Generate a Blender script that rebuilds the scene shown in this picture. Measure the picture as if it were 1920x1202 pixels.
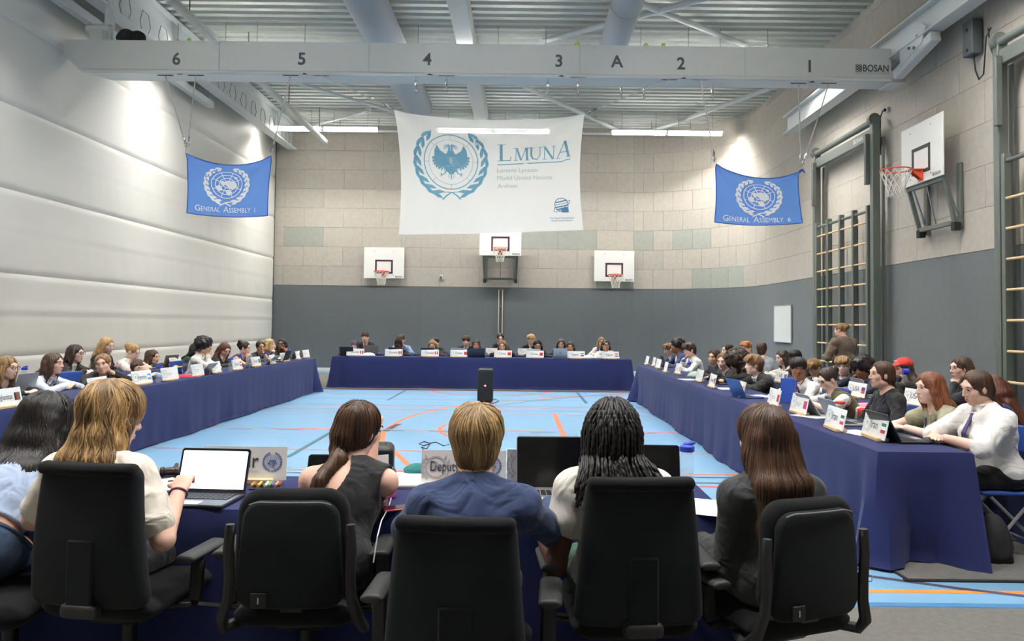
import bpy, bmesh, math, random
import numpy as np
from mathutils import Vector, Matrix
from mathutils.bvhtree import BVHTree
for _o in list(bpy.data.objects): bpy.data.objects.remove(_o)
C = bpy.context.scene.collection
pi = math.pi
random.seed(7); rng = np.random.default_rng(7)
# ---------------------------------------------------------------- camera
FPX, CAMH = 1387.0, 1.55
_th, _r = 0.035, 0.0115
vF = np.array([0, math.cos(_th), math.sin(_th)]); _R0 = np.array([1.0, 0, 0]); _U0 = np.array([0, -math.sin(_th), math.cos(_th)])
vR = math.cos(_r)*_R0 + math.sin(_r)*_U0; vU = math.cos(_r)*_U0 - math.sin(_r)*_R0
OX, OY = 20.56, -42.56
cd = bpy.data.cameras.new('camera'); cam = bpy.data.objects.new('camera', cd); C.objects.link(cam)
cd.sensor_width = 36; cd.lens = FPX*36/1920; cd.shift_x = -OX/1920; cd.shift_y = OY/1920; cd.clip_start = .05; cd.clip_end = 200
m = Matrix.Identity(4)
for i in range(3): m[i][0], m[i][1], m[i][2] = vR[i], vU[i], -vF[i]
m[2][3] = CAMH
cam.matrix_world = m; bpy.context.scene.camera = cam
def at(px, py, axis, val):
    """point of the photograph -> world point on the plane axis = val"""
    d = vF + (px-960-OX)/FPX*vR - (py-601-OY)/FPX*vU
    t = (val - (0, 0, CAMH)[axis])/d[axis]
    return Vector((d[0]*t, d[1]*t, CAMH + d[2]*t))
# ---------------------------------------------------------------- world, exposure, lamps
sc = bpy.context.scene
sc.view_settings.view_transform = 'Standard'; sc.view_settings.look = 'None'; sc.view_settings.gamma = 1
sc.view_settings.use_curve_mapping = False; sc.view_settings.exposure = 1.08
w = bpy.data.worlds.new('hall'); sc.world = w; w.use_nodes = True
w.node_tree.nodes['Background'].inputs[0].default_value = (.95, .97, 1, 1); w.node_tree.nodes['Background'].inputs[1].default_value = .25
TUBE_STRENGTH = 190.0
SPOT_W = 300.0
sc.cycles.max_bounces = 8; sc.cycles.diffuse_bounces = 4; sc.cycles.glossy_bounces = 3
# lamp positions: rows of tubes hung under the roof deck (tubes built below in tube_lamp)
LAMP_ROWS = [(21.6, 7.2), (16.2, 7.2), (10.6, 7.2), (5.2, 7.2)]
# ---------------------------------------------------------------- materials
def srgb(r, g, b):
    f = lambda c: (c/255/12.92 if c/255 <= .04045 else ((c/255+.055)/1.055)**2.4)
    return (f(r), f(g), f(b), 1)
MATS = {}
def mat(name, rgb, rough=.6, metal=0, var=0, vscale=8, bump=0, bscale=60, stretch=None, spec=.5, emit=0, sheen=0, trans=0, attr=None, rgb2=None, alpha=1, fold=0, tl=0):
    """procedural material: colour with noise variation, fine relief, optional colour by the 'tone' attribute"""
    if name in MATS: return MATS[name]
    M = bpy.data.materials.new(name); M.use_nodes = True; MATS[name] = M
    nt = M.node_tree; b = nt.nodes['Principled BSDF']; L = nt.links.new
    col = rgb if len(rgb) == 4 else srgb(*rgb)
    b.inputs['Base Color'].default_value = col; b.inputs['Roughness'].default_value = rough; b.inputs['Metallic'].default_value = metal
    b.inputs['Specular IOR Level'].default_value = spec
    if sheen: b.inputs['Sheen Weight'].default_value = sheen
    if trans: b.inputs['Transmission Weight'].default_value = trans; b.inputs['IOR'].default_value = 1.3
    if alpha < 1: b.inputs['Alpha'].default_value = alpha
    if emit: b.inputs['Emission Color'].default_value = col; b.inputs['Emission Strength'].default_value = emit
    M.diffuse_color = col
    if var or bump or attr or fold:
        tc = nt.nodes.new('ShaderNodeTexCoord'); mp = nt.nodes.new('ShaderNodeMapping'); L(tc.outputs['Object'], mp.inputs[0])
        if stretch: mp.inputs['Scale'].default_value = stretch
    c_out = None
    if attr:
        at_ = nt.nodes.new('ShaderNodeAttribute'); at_.attribute_name = attr
        mx = nt.nodes.new('ShaderNodeMix'); mx.data_type = 'RGBA'; L(at_.outputs['Fac'], mx.inputs[0])
        mx.inputs[6].default_value = col; mx.inputs[7].default_value = rgb2 if len(rgb2) == 4 else srgb(*rgb2); c_out = mx.outputs[2]
    if var:
        n = nt.nodes.new('ShaderNodeTexNoise'); n.inputs['Scale'].default_value = vscale; n.inputs['Detail'].default_value = 5; L(mp.outputs[0], n.inputs[0])
        mr = nt.nodes.new('ShaderNodeMapRange'); L(n.outputs[0], mr.inputs[0])
        mr.inputs[1].default_value = .25; mr.inputs[2].default_value = .75; mr.inputs[3].default_value = 1-var; mr.inputs[4].default_value = 1+var
        mu = nt.nodes.new('ShaderNodeMix'); mu.data_type = 'RGBA'; mu.blend_type = 'MULTIPLY'; mu.inputs[0].default_value = 1
        if c_out is not None: L(c_out, mu.inputs[6])
        else: mu.inputs[6].default_value = col
        L(mr.outputs[0], mu.inputs[7]); c_out = mu.outputs[2]
    if c_out is not None: L(c_out, b.inputs['Base Color'])
    if bump:
        n2 = nt.nodes.new('ShaderNodeTexNoise'); n2.inputs['Scale'].default_value = bscale; n2.inputs['Detail'].default_value = 3; L(mp.outputs[0], n2.inputs[0])
        bm_ = nt.nodes.new('ShaderNodeBump'); bm_.inputs['Strength'].default_value = bump; bm_.inputs['Distance'].default_value = .01
        L(n2.outputs[0], bm_.inputs['Height']); L(bm_.outputs[0], b.inputs['Normal'])
        if fold:
            n3 = nt.nodes.new('ShaderNodeTexNoise'); n3.inputs['Scale'].default_value = 8; n3.inputs['Detail'].default_value = 2.2; n3.inputs['Distortion'].default_value = 1.1; L(mp.outputs[0], n3.inputs[0])
            b3 = nt.nodes.new('ShaderNodeBump'); b3.inputs['Strength'].default_value = fold; b3.inputs['Distance'].default_value = .05
            L(n3.outputs[0], b3.inputs['Height']); L(b3.outputs[0], bm_.inputs['Normal'])
    if tl:
        tr = nt.nodes.new('ShaderNodeBsdfTranslucent'); tr.inputs[0].default_value = col
        ms = nt.nodes.new('ShaderNodeMixShader'); ms.inputs[0].default_value = tl
        L(b.outputs[0], ms.inputs[1]); L(tr.outputs[0], ms.inputs[2]); L(ms.outputs[0], nt.nodes['Material Output'].inputs[0])
    return M
# ---------------------------------------------------------------- objects
def tag(o, label=None, cat=None, group=None, kind=None):
    if label: o['label'] = label
    if cat: o['category'] = cat
    if group: o['group'] = group
    if kind: o['kind'] = kind
    return o
def empty(name, loc=(0, 0, 0), rz=0, label=None, cat=None, group=None, kind=None):
    o = bpy.data.objects.new(name, None); C.objects.link(o); o.location = loc; o.rotation_euler = (0, 0, rz); o.empty_display_size = .1
    return tag(o, label, cat, group, kind)
def link(name, me, parent=None, loc=None, rot=None, material=None, label=None, cat=None, group=None, kind=None):
    o = bpy.data.objects.new(name, me); C.objects.link(o)
    if parent: o.parent = parent
    if loc is not None: o.location = loc
    if rot is not None: o.rotation_euler = rot
    if material is not None:
        if not me.materials: me.materials.append(material)
        elif me.materials[0] != material:
            o.material_slots[0].link = 'OBJECT'; o.material_slots[0].material = material
    return tag(o, label, cat, group, kind)
def kids(o): return [c for c in o.children]
def copy_tree(o, loc=None, rz=None, label=None, group=None, parent=None):
    c = o.copy(); C.objects.link(c)
    if parent is not None: c.parent = parent
    if loc is not None: c.location = loc
    if rz is not None: c.rotation_euler = (0, 0, rz)
    if label: c['label'] = label
    if group: c['group'] = group
    for k in kids(o): copy_tree(k, parent=c)
    return c
class MB:
    """collects boxes, bars, tubes, sheets; build() links them as one mesh object"""
    def __init__(s): s.v = []; s.f = []; s.tone = None
    def add(s, vs, fs):
        b = len(s.v); s.v.extend([tuple(p) for p in vs]); s.f.extend([tuple(i+b for i in f) for f in fs]); return s
    def box(s, c, d, M=None, ch=0):
        x, y, z = d[0]/2, d[1]/2, d[2]/2
        if ch:
            bm = bmesh.new(); bmesh.ops.create_cube(bm, size=1)
            for v in bm.verts: v.co = Vector((v.co.x*d[0], v.co.y*d[1], v.co.z*d[2]))
            bmesh.ops.bevel(bm, geom=bm.edges[:], offset=min(ch, .49*min(d)), segments=1, affect='EDGES')
            vs = [v.co.copy() for v in bm.verts]; fs = [[v.index for v in f.verts] for f in bm.faces]; bm.free()
        else:
            vs = [Vector((a*x, b*y, e*z)) for a in (-1, 1) for b in (-1, 1) for e in (-1, 1)]
            fs = [(0, 1, 3, 2), (4, 6, 7, 5), (0, 4, 5, 1), (2, 3, 7, 6), (0, 2, 6, 4), (1, 5, 7, 3)]
        c = Vector(c)
        return s.add([(M @ v if M else v)+c for v in vs], fs)
    def bar(s, p0, p1, wd, hg, up=(0, 0, 1), ch=0):
        p0, p1 = Vector(p0), Vector(p1); t = (p1-p0); L = t.length; t = t/L; u = Vector(up); a = t.cross(u)
        if a.length < 1e-4: a = t.cross(Vector((1, 0, 0)))
        a.normalize(); b = a.cross(t)
        M = Matrix((a, t, b)).transposed()
        return s.box((p0+p1)/2, (wd, L, hg), M, ch)
    def tube(s, pts, r, n=8, caps=True, closed=False):
        pts = [Vector(p) for p in pts]; N = len(pts); vs = []; fs = []; prev = None
        for i, p in enumerate(pts):
            t = (pts[(i+1) % N]-pts[i-1]) if closed else (pts[min(i+1, N-1)]-pts[max(i-1, 0)])
            if t.length < 1e-9: t = Vector((0, 0, 1))
            t.normalize()
            a = prev - t*prev.dot(t) if prev is not None else t.cross(Vector((0, 0, 1)))
            if a.length < 1e-4: a = t.cross(Vector((1, 0, 0)))
            a.normalize(); prev = a; b = t.cross(a); rr = r[i] if hasattr(r, '__len__') else r
            vs += [p + (a*math.cos(2*pi*k/n)+b*math.sin(2*pi*k/n))*rr for k in range(n)]
        for i in range(N if closed else N-1):
            j = (i+1) % N
            fs += [(i*n+k, i*n+(k+1) % n, j*n+(k+1) % n, j*n+k) for k in range(n)]
        if caps and not closed: fs += [tuple(range(n-1, -1, -1)), tuple((N-1)*n+k for k in range(n))]
        return s.add(vs, fs)
    def lathe(s, prof, c=(0, 0, 0), n=16, M=None):
        vs = []; fs = []; c = Vector(c)
        for r, z in prof:
            for k in range(n):
                v = Vector((r*math.cos(2*pi*k/n), r*math.sin(2*pi*k/n), z)); vs.append((M @ v if M else v)+c)
        for i in range(len(prof)-1): fs += [(i*n+k, i*n+(k+1) % n, (i+1)*n+(k+1) % n, (i+1)*n+k) for k in range(n)]
        fs += [tuple(range(n-1, -1, -1)), tuple((len(prof)-1)*n+k for k in range(n))]
        return s.add(vs, fs)
    def grid(s, fn, nu, nv, closed_u=False):
        vs = [fn(i/nu, j/nv) for j in range(nv+1) for i in range(nu+1)]
        W = nu+1
        return s.add(vs, [(j*W+i, j*W+i+1, (j+1)*W+i+1, (j+1)*W+i) for j in range(nv) for i in range(nu)])
    def prism(s, poly, o, ax, ay, dep):
        """2D outline extruded: o + ax*u + ay*v, depth vector dep"""
        o, ax, ay, dep = Vector(o), Vector(ax), Vector(ay), Vector(dep); n = len(poly)
        a = [o+ax*u+ay*v for u, v in poly]; vs = a+[p+dep for p in a]
        return s.add(vs, [tuple(range(n-1, -1, -1)), tuple(range(n, 2*n))]+[(i, (i+1) % n, n+(i+1) % n, n+i) for i in range(n)])
    def mesh(s, name, smooth=False, material=None):
        me = bpy.data.meshes.new(name); me.from_pydata(s.v, [], s.f)
        bm = bmesh.new(); bm.from_mesh(me); bmesh.ops.recalc_face_normals(bm, faces=bm.faces[:]); bm.to_mesh(me); bm.free()
        if smooth:
            me.polygons.foreach_set('use_smooth', [True]*len(me.polygons))
            if smooth != 'all': me.set_sharp_from_angle(angle=math.radians(40))
        if material: me.materials.append(material)
        me.update(); return me
    def build(s, name, material, parent=None, smooth=False, **k):
        return link(name, s.mesh(name, smooth, material), parent, **k)
def circle(c, r, n=24, ax=(1, 0, 0), ay=(0, 1, 0)):
    c, ax, ay = Vector(c), Vector(ax), Vector(ay)
    return [c+ax*(r*math.cos(2*pi*i/n))+ay*(r*math.sin(2*pi*i/n)) for i in range(n)]
# flat lettering: outline of a word as a mesh in 2D
_tc = {}
def text2d(txt, size=1, bold=0, width=None):
    k = (txt, bold)
    if k not in _tc:
        c = bpy.data.curves.new('t', 'FONT'); c.body = txt; c.size = 1; c.resolution_u = 3; c.offset = bold
        o = bpy.data.objects.new('t', c); me = o.to_mesh()
        _tc[k] = ([tuple(v.co)[:2] for v in me.vertices], [tuple(p.vertices) for p in me.polygons]); o.to_mesh_clear(); bpy.data.objects.remove(o)
    V, Fc = _tc[k]
    x0 = min(v[0] for v in V); x1 = max(v[0] for v in V); s = size; sx = size if width is None else width/(x1-x0)
    return [((x-x0)*sx, y*s) for x, y in V], Fc, (x1-x0)*sx
def put_text(mb, txt, size, fn, u, v, align='l', bold=0, width=None):
    V, Fc, wd = text2d(txt, size, bold, width); u0 = u - (wd/2 if align == 'c' else wd if align == 'r' else 0)
    mb.add([fn(u0+x, v+y) for x, y in V], Fc)
# ================================================================ ROOM
X0, X1, YB, ZC = -7.94, 6.7, 23.5, 7.8
RC = 3.2; CXc, CYc = X1-RC, YB-RC
HB = 2.69                         # top of the grey wall covering
m_beige = mat('wood_fibre_panel', (180, 174, 163), .9, var=.07, vscale=9, bump=.25, bscale=220)
m_beige2 = mat('wood_fibre_panel_warm', (185, 178, 166), .9, var=.07, vscale=9, bump=.25, bscale=220)
m_green = mat('wood_fibre_panel_greenish', (164, 167, 156), .9, var=.06, vscale=9, bump=.25, bscale=220)
m_grey = mat('grey_felt', (103, 108, 109), .95, var=.06, vscale=14, bump=.2, bscale=300, sheen=.15)
m_dark = mat('joint_backing_board', (70, 68, 64), .95, var=.1)  # dark backing board that shows in the joints between wall panels
m_fl = mat('blue_sports_floor', (126, 170, 203), .38, var=.035, vscale=1.3, bump=.02, bscale=400, spec=.45)
m_carpet = mat('grey_carpet', (110, 108, 103), .97, var=.14, vscale=30, bump=.5, bscale=260)
m_edge = mat('black_edging', (28, 30, 34), .7, var=.1)
m_foam = mat('light_grey_vinyl', (212, 210, 202), .42, var=.02, vscale=3, bump=.05, bscale=18, stretch=(1, .35, 1), spec=.4)
m_steel = mat('galvanised_deck', (188, 192, 186), .5, metal=.15, var=.05, vscale=5)
m_wsteel = mat('white_painted_steel', (206, 210, 208), .45, var=.02)
m_gsteel = mat('grey_green_steel', (112, 118, 112), .42, metal=.25, var=.04)
m_duct = mat('grey_duct_fabric', (172, 178, 184), .8, var=.03, vscale=20)
m_wood = mat('light_wood', (222, 190, 146), .5, var=.08, vscale=14, stretch=(1, 1, .2))
m_black = mat('black_plastic', (24, 25, 27), .45, var=.06, vscale=40)
m_chrome = mat('chrome', (200, 200, 200), .2, metal=1, var=.03)

# floor
fb = MB(); fb.box((( X0+X1)/2, 10.5, -.06), (X1-X0+.6, 27.4, .12))
floor = fb.build('floor', m_fl, kind='structure', label='light blue sports hall floor with coloured court lines')
m_lo = mat('orange_line_paint', (255, 128, 88), .4, var=.04); m_lor = mat('bright_orange_line_paint', (255, 150, 62), .4, var=.04)
m_lr = mat('red_line_paint', (238, 92, 88), .4, var=.04); m_lg = mat('slate_line_paint', (74, 108, 124), .4, var=.04)
m_lp = mat('pale_pink_line_paint', (226, 140, 140), .4, var=.04); m_lk = mat('dark_line_paint', (84, 78, 96), .4, var=.05)
_lz = [0]
def fline(pts, wd, m, z=None):
    """painted court line: a strip 1 mm proud of the floor"""
    _lz[0] += 1; zz = .0008+.00025*(_lz[0] % 12)
    pts = [Vector((p[0], p[1], 0)) for p in pts]; b = MB(); vs = []
    for i, p in enumerate(pts):
        t = (pts[min(i+1, len(pts)-1)]-pts[max(i-1, 0)]).normalized(); nrm = Vector((-t.y, t.x, 0))*wd/2
        vs += [p+nrm+Vector((0, 0, zz)), p-nrm+Vector((0, 0, zz))]
    b.add(vs, [(2*i, 2*i+1, 2*i+3, 2*i+2) for i in range(len(pts)-1)])
    return b.build('court_line', m, floor)
G = lambda x, y: at(x, y, 2, 0)
def pl(pp, wd, m): fline([G(*p) for p in pp], wd, m)
def arc(c, r, a0, a1, wd, m, n=48, ry=None): fline([(c[0]+r*math.cos(a0+(a1-a0)*i/n), c[1]+(ry or r)*math.sin(a0+(a1-a0)*i/n)) for i in range(n+1)], wd, m)
def hline(y, x0, x1, wd, m): fline([(x0, y), (x1, y)], wd, m)
# goal-area arcs, centre circle and cross lines
_cc = G(938, 806)
pl([(790, 889), (762, 868), (740, 848), (724, 836), (716, 824), (719, 812), (731, 800), (752, 788), (785, 776), (820, 768), (860, 761), (900, 757), (950, 752), (1010, 748), (1080, 743), (1190, 739)], .07, m_lo)
pl([(860, 822), (840, 818), (826, 811), (824, 803), (835, 797), (858, 793), (900, 791)], .06, m_lo)
pl([(722, 809), (733, 802), (748, 795)], .10, m_lk)
pl([(1039, 775), (1061, 826)], .075, m_lo)
pl([(1270, 806), (1294, 819)], .08, m_lo)
pl([(804, 731), (816, 735), (840, 739), (870, 741), (930, 742), (985, 740), (1020, 737), (1040, 733)], .06, m_lr)
pl([(908, 763), (960, 757), (1010, 751), (1070, 745), (1130, 741), (1190, 738)], .05, m_lg)
pl([(770, 727), (726, 751)], .06, m_lg); pl([(1078, 731), (1100, 757)], .06, m_lg)
pl([(640, 800), (540, 857)], .06, m_lg)
for y, m_, wd in ((17.0, m_lr, .04), (15.9, m_lp, .04), (15.0, m_lg, .045), (13.9, m_lg, .04), (13.6, m_lo, .05), (13.2, m_lg, .03), (12.7, m_lp, .04), (10.75, m_lo, .05), (9.0, m_lo, .04), (7.78, m_lo, .045), (7.62, m_lg, .04), (7.35, m_lg, .035), (7.2, m_lo, .05), (6.6, m_lg, .03), (6.05, mat('green_line_paint', (88, 140, 120), .4), .035), (5.8, m_lg, .03), (5.3, m_lo, .045), (19.9, m_lp, .05)):
    hline(y, -4.5, 2.36 if y < 18 else 4, wd, m_)
for i in range(9):
    x = -4.2+i*.72; fline([(x, 10.62), (x+.36, 10.62)], .035, m_lk)
_ya = G(1700, 1109).y; hline(_ya, .6, 6.5, .05, m_lor)
pl([(1590, 1075), (1800, 1104), (1920, 1118)], .045, m_lk)
pl([(1588, 1042), (1645, 1047)], .05, m_lr); pl([(1588, 1020), (1600, 1022)], .05, m_lr)
hline(4.2, -4.5, 6.6, .06, mat('deep_blue_line_paint', (78, 130, 176), .4))

# carpets: runners laid on the sports floor
def runner(x0, x1, y0, y1, label, edge=True):
    r = empty('carpet_runner', ((x0+x1)/2, (y0+y1)/2, 0), 0, label, 'carpet')
    b = MB()
    nu, nv = max(2, int((x1-x0)/.4)), max(2, int((y1-y0)/.5))
    b.box((0, 0, .0065), (x1-x0, y1-y0, .009), ch=.003); b.build('pile', m_carpet, r)
    if edge:
        for nm_, c, d in (('edging', (0, -(y1-y0)/2-.008, .0062), (x1-x0+.05, .03, .01)), ('edging', (-(x1-x0)/2 if x0 > 0 else (x1-x0)/2, 0, .0062), (.02, y1-y0, .01))):
            e = MB(); e.box(c, d, ch=.002); e.build(nm_, m_edge, r)
    return r
runner(2.38, 6.22, 4.6, 16.6, 'grey carpet runner under the right-hand rows of delegates')
runner(-7.85, -4.62, 4.6, 16.95, 'grey carpet runner under the left-hand rows of delegates')
runner(-7.7, 5.0, 17.05, 22.3, 'grey carpet strip under the far table of delegates')
runner(-7.85, 6.6, -2.5, 4.14, 'grey carpet under the office chairs of the chairing table', False)

# back wall + curved corner + right wall: felt covering below, fibre panels above
def wall_frame(t):
    """point, along, outward (into the room) at run t metres from the left back corner"""
    L1 = CXc-X0; La = RC*pi/2
    if t <= L1: return Vector((X0+t, YB, 0)), Vector((1, 0, 0)), Vector((0, -1, 0))
    if t <= L1+La:
        a = pi/2-(t-L1)/RC; n = Vector((math.cos(a), math.sin(a), 0))
        return Vector((CXc, CYc, 0))+n*RC, Vector((n.y, -n.x, 0)), -n
    return Vector((X1, CYc-(t-L1-La), 0)), Vector((0, -1, 0)), Vector((-1, 0, 0))
LB = CXc-X0; LA = RC*pi/2; LR = CYc+2.8
def wall_slab(name, t0, t1, z0, z1, inset, th, m, parent=None, n=1, **k):
    b = MB(); vs = []
    for i in range(n+1):
        p, a, o = wall_frame(t0+(t1-t0)*i/n)
        q0 = p+o*inset; q1 = p+o*(inset+th)
        vs += [(q0.x, q0.y, z0), (q1.x, q1.y, z0), (q1.x, q1.y, z1), (q0.x, q0.y, z1)]
    fs = [(0, 1, 2, 3), tuple(4*n+j for j in (3, 2, 1, 0))]
    for i in range(n): fs += [(4*i+j, 4*i+(j+1) % 4, 4*i+4+(j+1) % 4, 4*i+4+j) for j in range(4)]
    b.add(vs, fs); return b.build(name, m, parent, smooth=True, **k)
walls = [('wall_back', 0, LB), ('wall_corner', LB, LB+LA), ('wall_right', LB+LA, LB+LA+LR)]
PW, PH = 1.245, .618
TINT = {(2, 0.318): 1}
for wn, t0, t1 in walls:
    nseg = 16 if wn == 'wall_corner' else 1
    W = wall_slab(wn, t0, t1, 0, 8.3, -.3, .3, m_dark, n=nseg, kind='structure',
                  label={'wall_back': 'back wall of beige fibre panels over grey felt', 'wall_corner': 'curved corner of beige fibre panels over grey felt', 'wall_right': 'right wall of beige fibre panels over grey felt'}[wn])
    # grey felt boards
    step = PW if wn != 'wall_corner' else PW/2
    t = t0; k = 0
    off = .95 if wn == 'wall_back' else step
    edges = [t0]
    while edges[-1] < t1-.01: edges.append(min(t1, edges[-1]+(off if len(edges) == 1 else step)))
    for a, b_ in zip(edges, edges[1:]):
        if wn == 'wall_right' and a > LB+LA+14: continue
        wall_slab('felt_board', a+.001, b_-.001, .09, HB, 0, .014, m_grey, W, n=3 if wn == 'wall_corner' else 1)
    wall_slab('skirting', t0, t1, 0, .09, 0, .022, mat('cream_skirting', (222, 218, 206), .6, var=.03), W, n=nseg)
    row = 0; z = HB+.006
    while z < 8.1:
        zz = min(z+PH-.006, 8.2)
        offs = .312 if row % 2 == 0 else .94
        if wn == 'wall_corner': offs = PW/4 if row % 2 else PW/2
        ed = [t0, t0+offs]
        st = PW if wn != 'wall_corner' else PW/2
        while ed[-1] < t1-.02: ed.append(min(t1, ed[-1]+st))
        for i, (a, b_) in enumerate(zip(ed, ed[1:])):
            if wn == 'wall_right' and a > LB+LA+14.5: continue
            h_ = (row*7+i*13+len(wn)*5) % 11
            mm = m_beige if h_ % 2 else m_beige2
            if (wn, row, i) in {('wall_back', 2, 1), ('wall_back', 2, 7), ('wall_back', 2, 8), ('wall_corner', 2, 0), ('wall_corner', 2, 2), ('wall_corner', 2, 3), ('wall_back', 0, 9), ('wall_corner', 0, 3), ('wall_corner', 0, 4), ('wall_corner', 0, 5)}: mm = m_green
            wall_slab('fibre_panel', a+.003, b_-.003, z, zz, 0, .02, mm, W, n=3 if wn == 'wall_corner' else 1)
        z += PH; row += 1

# left wall: padded dividing curtain of wide foam-filled bays with sag wrinkles
wl = MB(); wl.box((X0-.12, 10.4, 4.1), (.2, 26.6, 8.2)); WL = wl.build('wall_left', mat('curtain_backing', (150, 150, 148), .8), kind='structure', label='padded light grey dividing wall of long horizontal bays')
zs = [0.02, .945, 2.24, 3.535, 4.84, 6.15, 7.6]
for i, (a, b_) in enumerate(zip(zs, zs[1:])):
    pb = MB(); rs = random.Random(i); ph = rs.random()*9
    def fn(u, v, a=a, b_=b_, i=i, ph=ph):
        y = -2.6+26.0*u; z = a+(b_-a)*v
        ed = min(v, 1-v); bul = .030*(1-(1-min(ed/.09, 1))**3)
        k_ = (0, .8, .3, .22, 0, 0)[i]; mid = -.012*math.exp(-((v-.49)/.03)**2)*k_+.012*math.exp(-((v-.56)/.06)**2)*k_
        wr = .55*(.006*math.sin(7.0*y+3*v+ph+1.5*math.sin(1.3*y))*(1-v)**1.2*min(1, v/.1)+.004*math.sin(17*y+4*v+2*ph+2*math.sin(2.1*y+ph))*(.5-abs(v-.35) if v < .85 else 0))*(1.0 if i < 4 else .4)
        return Vector((X0-.02+bul+mid+wr, y, z))
    pb.grid(fn, 330, 26); pb.build('foam_bay', m_foam, WL, smooth='all')
# rear wall behind the camera, ceiling
rb = MB(); rb.box(((X0+X1)/2, -3.0, 4.1), (X1-X0+.6, .3, 8.3)); rb.build('wall_front', m_beige, kind='structure', label='beige wall behind the viewer')
cb = MB(); cb.box(((X0+X1)/2, 10.4, 8.35), (X1-X0+.8, 27.4, .1)); ceil = cb.build('ceiling', m_steel, kind='structure', label='ribbed pale steel roof deck')
db = MB(); P_ = .29; prof = []
y = -2.8
while y < 23.45:
    prof += [(y, ZC), (y+.13, ZC), (y+.165, ZC+.10), (y+.255, ZC+.10)]; y += P_
xs = (X0-.05, X1+.03)
vs = [(x, yy, zz) for x in xs for yy, zz in prof]; n = len(prof)
db.add(vs, [(i, i+1, n+i+1, n+i) for i in range(n-1)])
dk = db.build('roof_deck', m_steel, ceil)
# ================================================================ ROOF STEEL, DUCTS, LAMPS
def ibeam(name, p0, p1, wd, hg, m, label, cat='beam', tf=.03, tw=.02):
    """steel I-section between p0 and p1 (centre of the bottom flange)"""
    p0, p1 = Vector(p0), Vector(p1); r = empty(name, (p0+p1)/2, 0, label, cat); o = r.location.copy()
    for nm_, dz, w_, h_ in (('bottom_flange', tf/2, wd, tf), ('web', hg/2, tw, hg-2*tf), ('top_flange', hg-tf/2, wd, tf)):
        b = MB(); b.bar(p0-o+Vector((0, 0, dz)), p1-o+Vector((0, 0, dz)), w_, h_, ch=.004); b.build(nm_, m, r)
    return r
# castellated girder along the left wall
gl = ibeam('roof_girder', (-7.38, -2, 6.98), (-7.38, 23.3, 6.98), .3, .8, m_wsteel, 'pale steel girder with six-sided web openings along the left wall')
hx = MB(); hx.tube([Vector((.013, a, b)) for a, b in [(-.2, .25), (-.11, .11), (.11, .11), (.2, .28), (.11, .5), (-.11, .5)]], .007, 4, closed=True); hx = hx.mesh('web_opening_rim', False, mat('dark_gap', (120, 122, 118), .8, var=.1))
for k in range(34): link('web_opening_rim', hx, gl, loc=(0, -11.65+k*.72, 0))
r = empty('curtain_track', (-7.68, 8, 6.8), 0, 'white channel track above the padded dividing wall', 'track')
b = MB(); b.bar((0, -10, 0), (0, 9.9, 0), .16, .16, ch=.01); b.build('channel', m_wsteel, r)
for y in (9.7, 4.0, -6.0): b = MB(); b.bar((0, y, .08), (0, y, 1.0), .12, .12); b.build('bracket', m_wsteel, r)
r = empty('cable_tray', (-6.0, 10, 6.95), 0, 'slotted grey cable tray under the left roof deck', 'tray')
b = MB(); b.bar((0, -12, 0), (0, 12.1, 0), .16, .12, ch=.02); b.build('tray', m_steel, r)
b = MB()
for k in range(78): b.box((-.082, -11.6+k*.3, .0), (.006, .19, .05))
b.build('slot', mat('slot_black', (40, 42, 42), .8, var=.1), r, kind='stuff')
b = MB()
for k in range(9): b.tube([(0, -11+k*2.8, .05), (0, -11+k*2.8, .84)], .012, 6)
b.build('hanger', m_gsteel, r)
ibm = mat('roof_joist_white', (208, 212, 208), .5, var=.02)
r = empty('roof_joist', (-1.26, 10.5, 7.3), 0, 'square white box joist running under the deck centre', 'beam')
b = MB(); b.bar((0, -13, .26), (0, 12.95, .26), .34, .5, ch=.006); b.build('box_section', ibm, r)
def duct(X, rad, y0, y1, z, label):
    r = empty('air_duct', (X, y0, z), 0, label, 'duct')
    b = MB(); n = max(2, int((y1-y0)/1.2)); pts = []; rr = []
    b.tube([(0, (y1-y0)*i/24, 0) for i in range(25)], rad, 28); b.build('duct_body', m_duct, r, smooth=True)
    for i in range(0, n+1, 3):
        s_ = MB(); s_.tube([(0, (y1-y0)*i/n-.02+(.03 if i == 0 else 0), 0), (0, (y1-y0)*i/n+.02, 0)], rad+.008, 28); s_.build('band', m_duct, r, smooth=True)
    s_ = MB()
    for i in range(0, n+1, 2): s_.tube([(0, (y1-y0)*i/n, rad), (0, (y1-y0)*i/n, ZC-z+.1)], .008, 5)
    s_.build('hanger', m_gsteel, r)
    return r
duct(-2.84, .37, -2.5, 19.4, 7.25, 'long round grey air duct passing over the beam left of its middle')
duct(1.77, .28, -2.5, 15.4, 7.2, 'shorter round grey air duct ending above the letter A')
# wind bracing: round tubes crossing under the deck
def brace(pa, za, pb, zb, label, rad=.06):
    A = at(*pa, 2, za); B_ = at(*pb, 2, zb); r = empty('roof_brace', A, 0, label, 'brace')
    b = MB(); b.tube([(0, 0, 0), B_-A], rad, 12); b.build('tube', m_wsteel, r, smooth=True)
    d = (B_-A).normalized(); b = MB(); b.bar(d*-.12, d*.12, .03, .12); b.bar((B_-A)-d*.12, (B_-A)+d*.12, .03, .12); b.build('gusset_plate', m_wsteel, r)
zb = 7.62
brace((1020, 77), zb, (1318, -2), zb, 'diagonal roof tube rising rightwards above the beam centre')
brace((1198, 5), zb, (1395, 84), zb, 'diagonal roof tube falling from the short duct towards the digit two')
brace((962, 152), zb, (1155, 243), zb, 'diagonal roof tube falling behind the white banner corner')
brace((1445, 165), zb, (1228, 244), zb, 'diagonal roof tube meeting the back wall near the right lamps')
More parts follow.
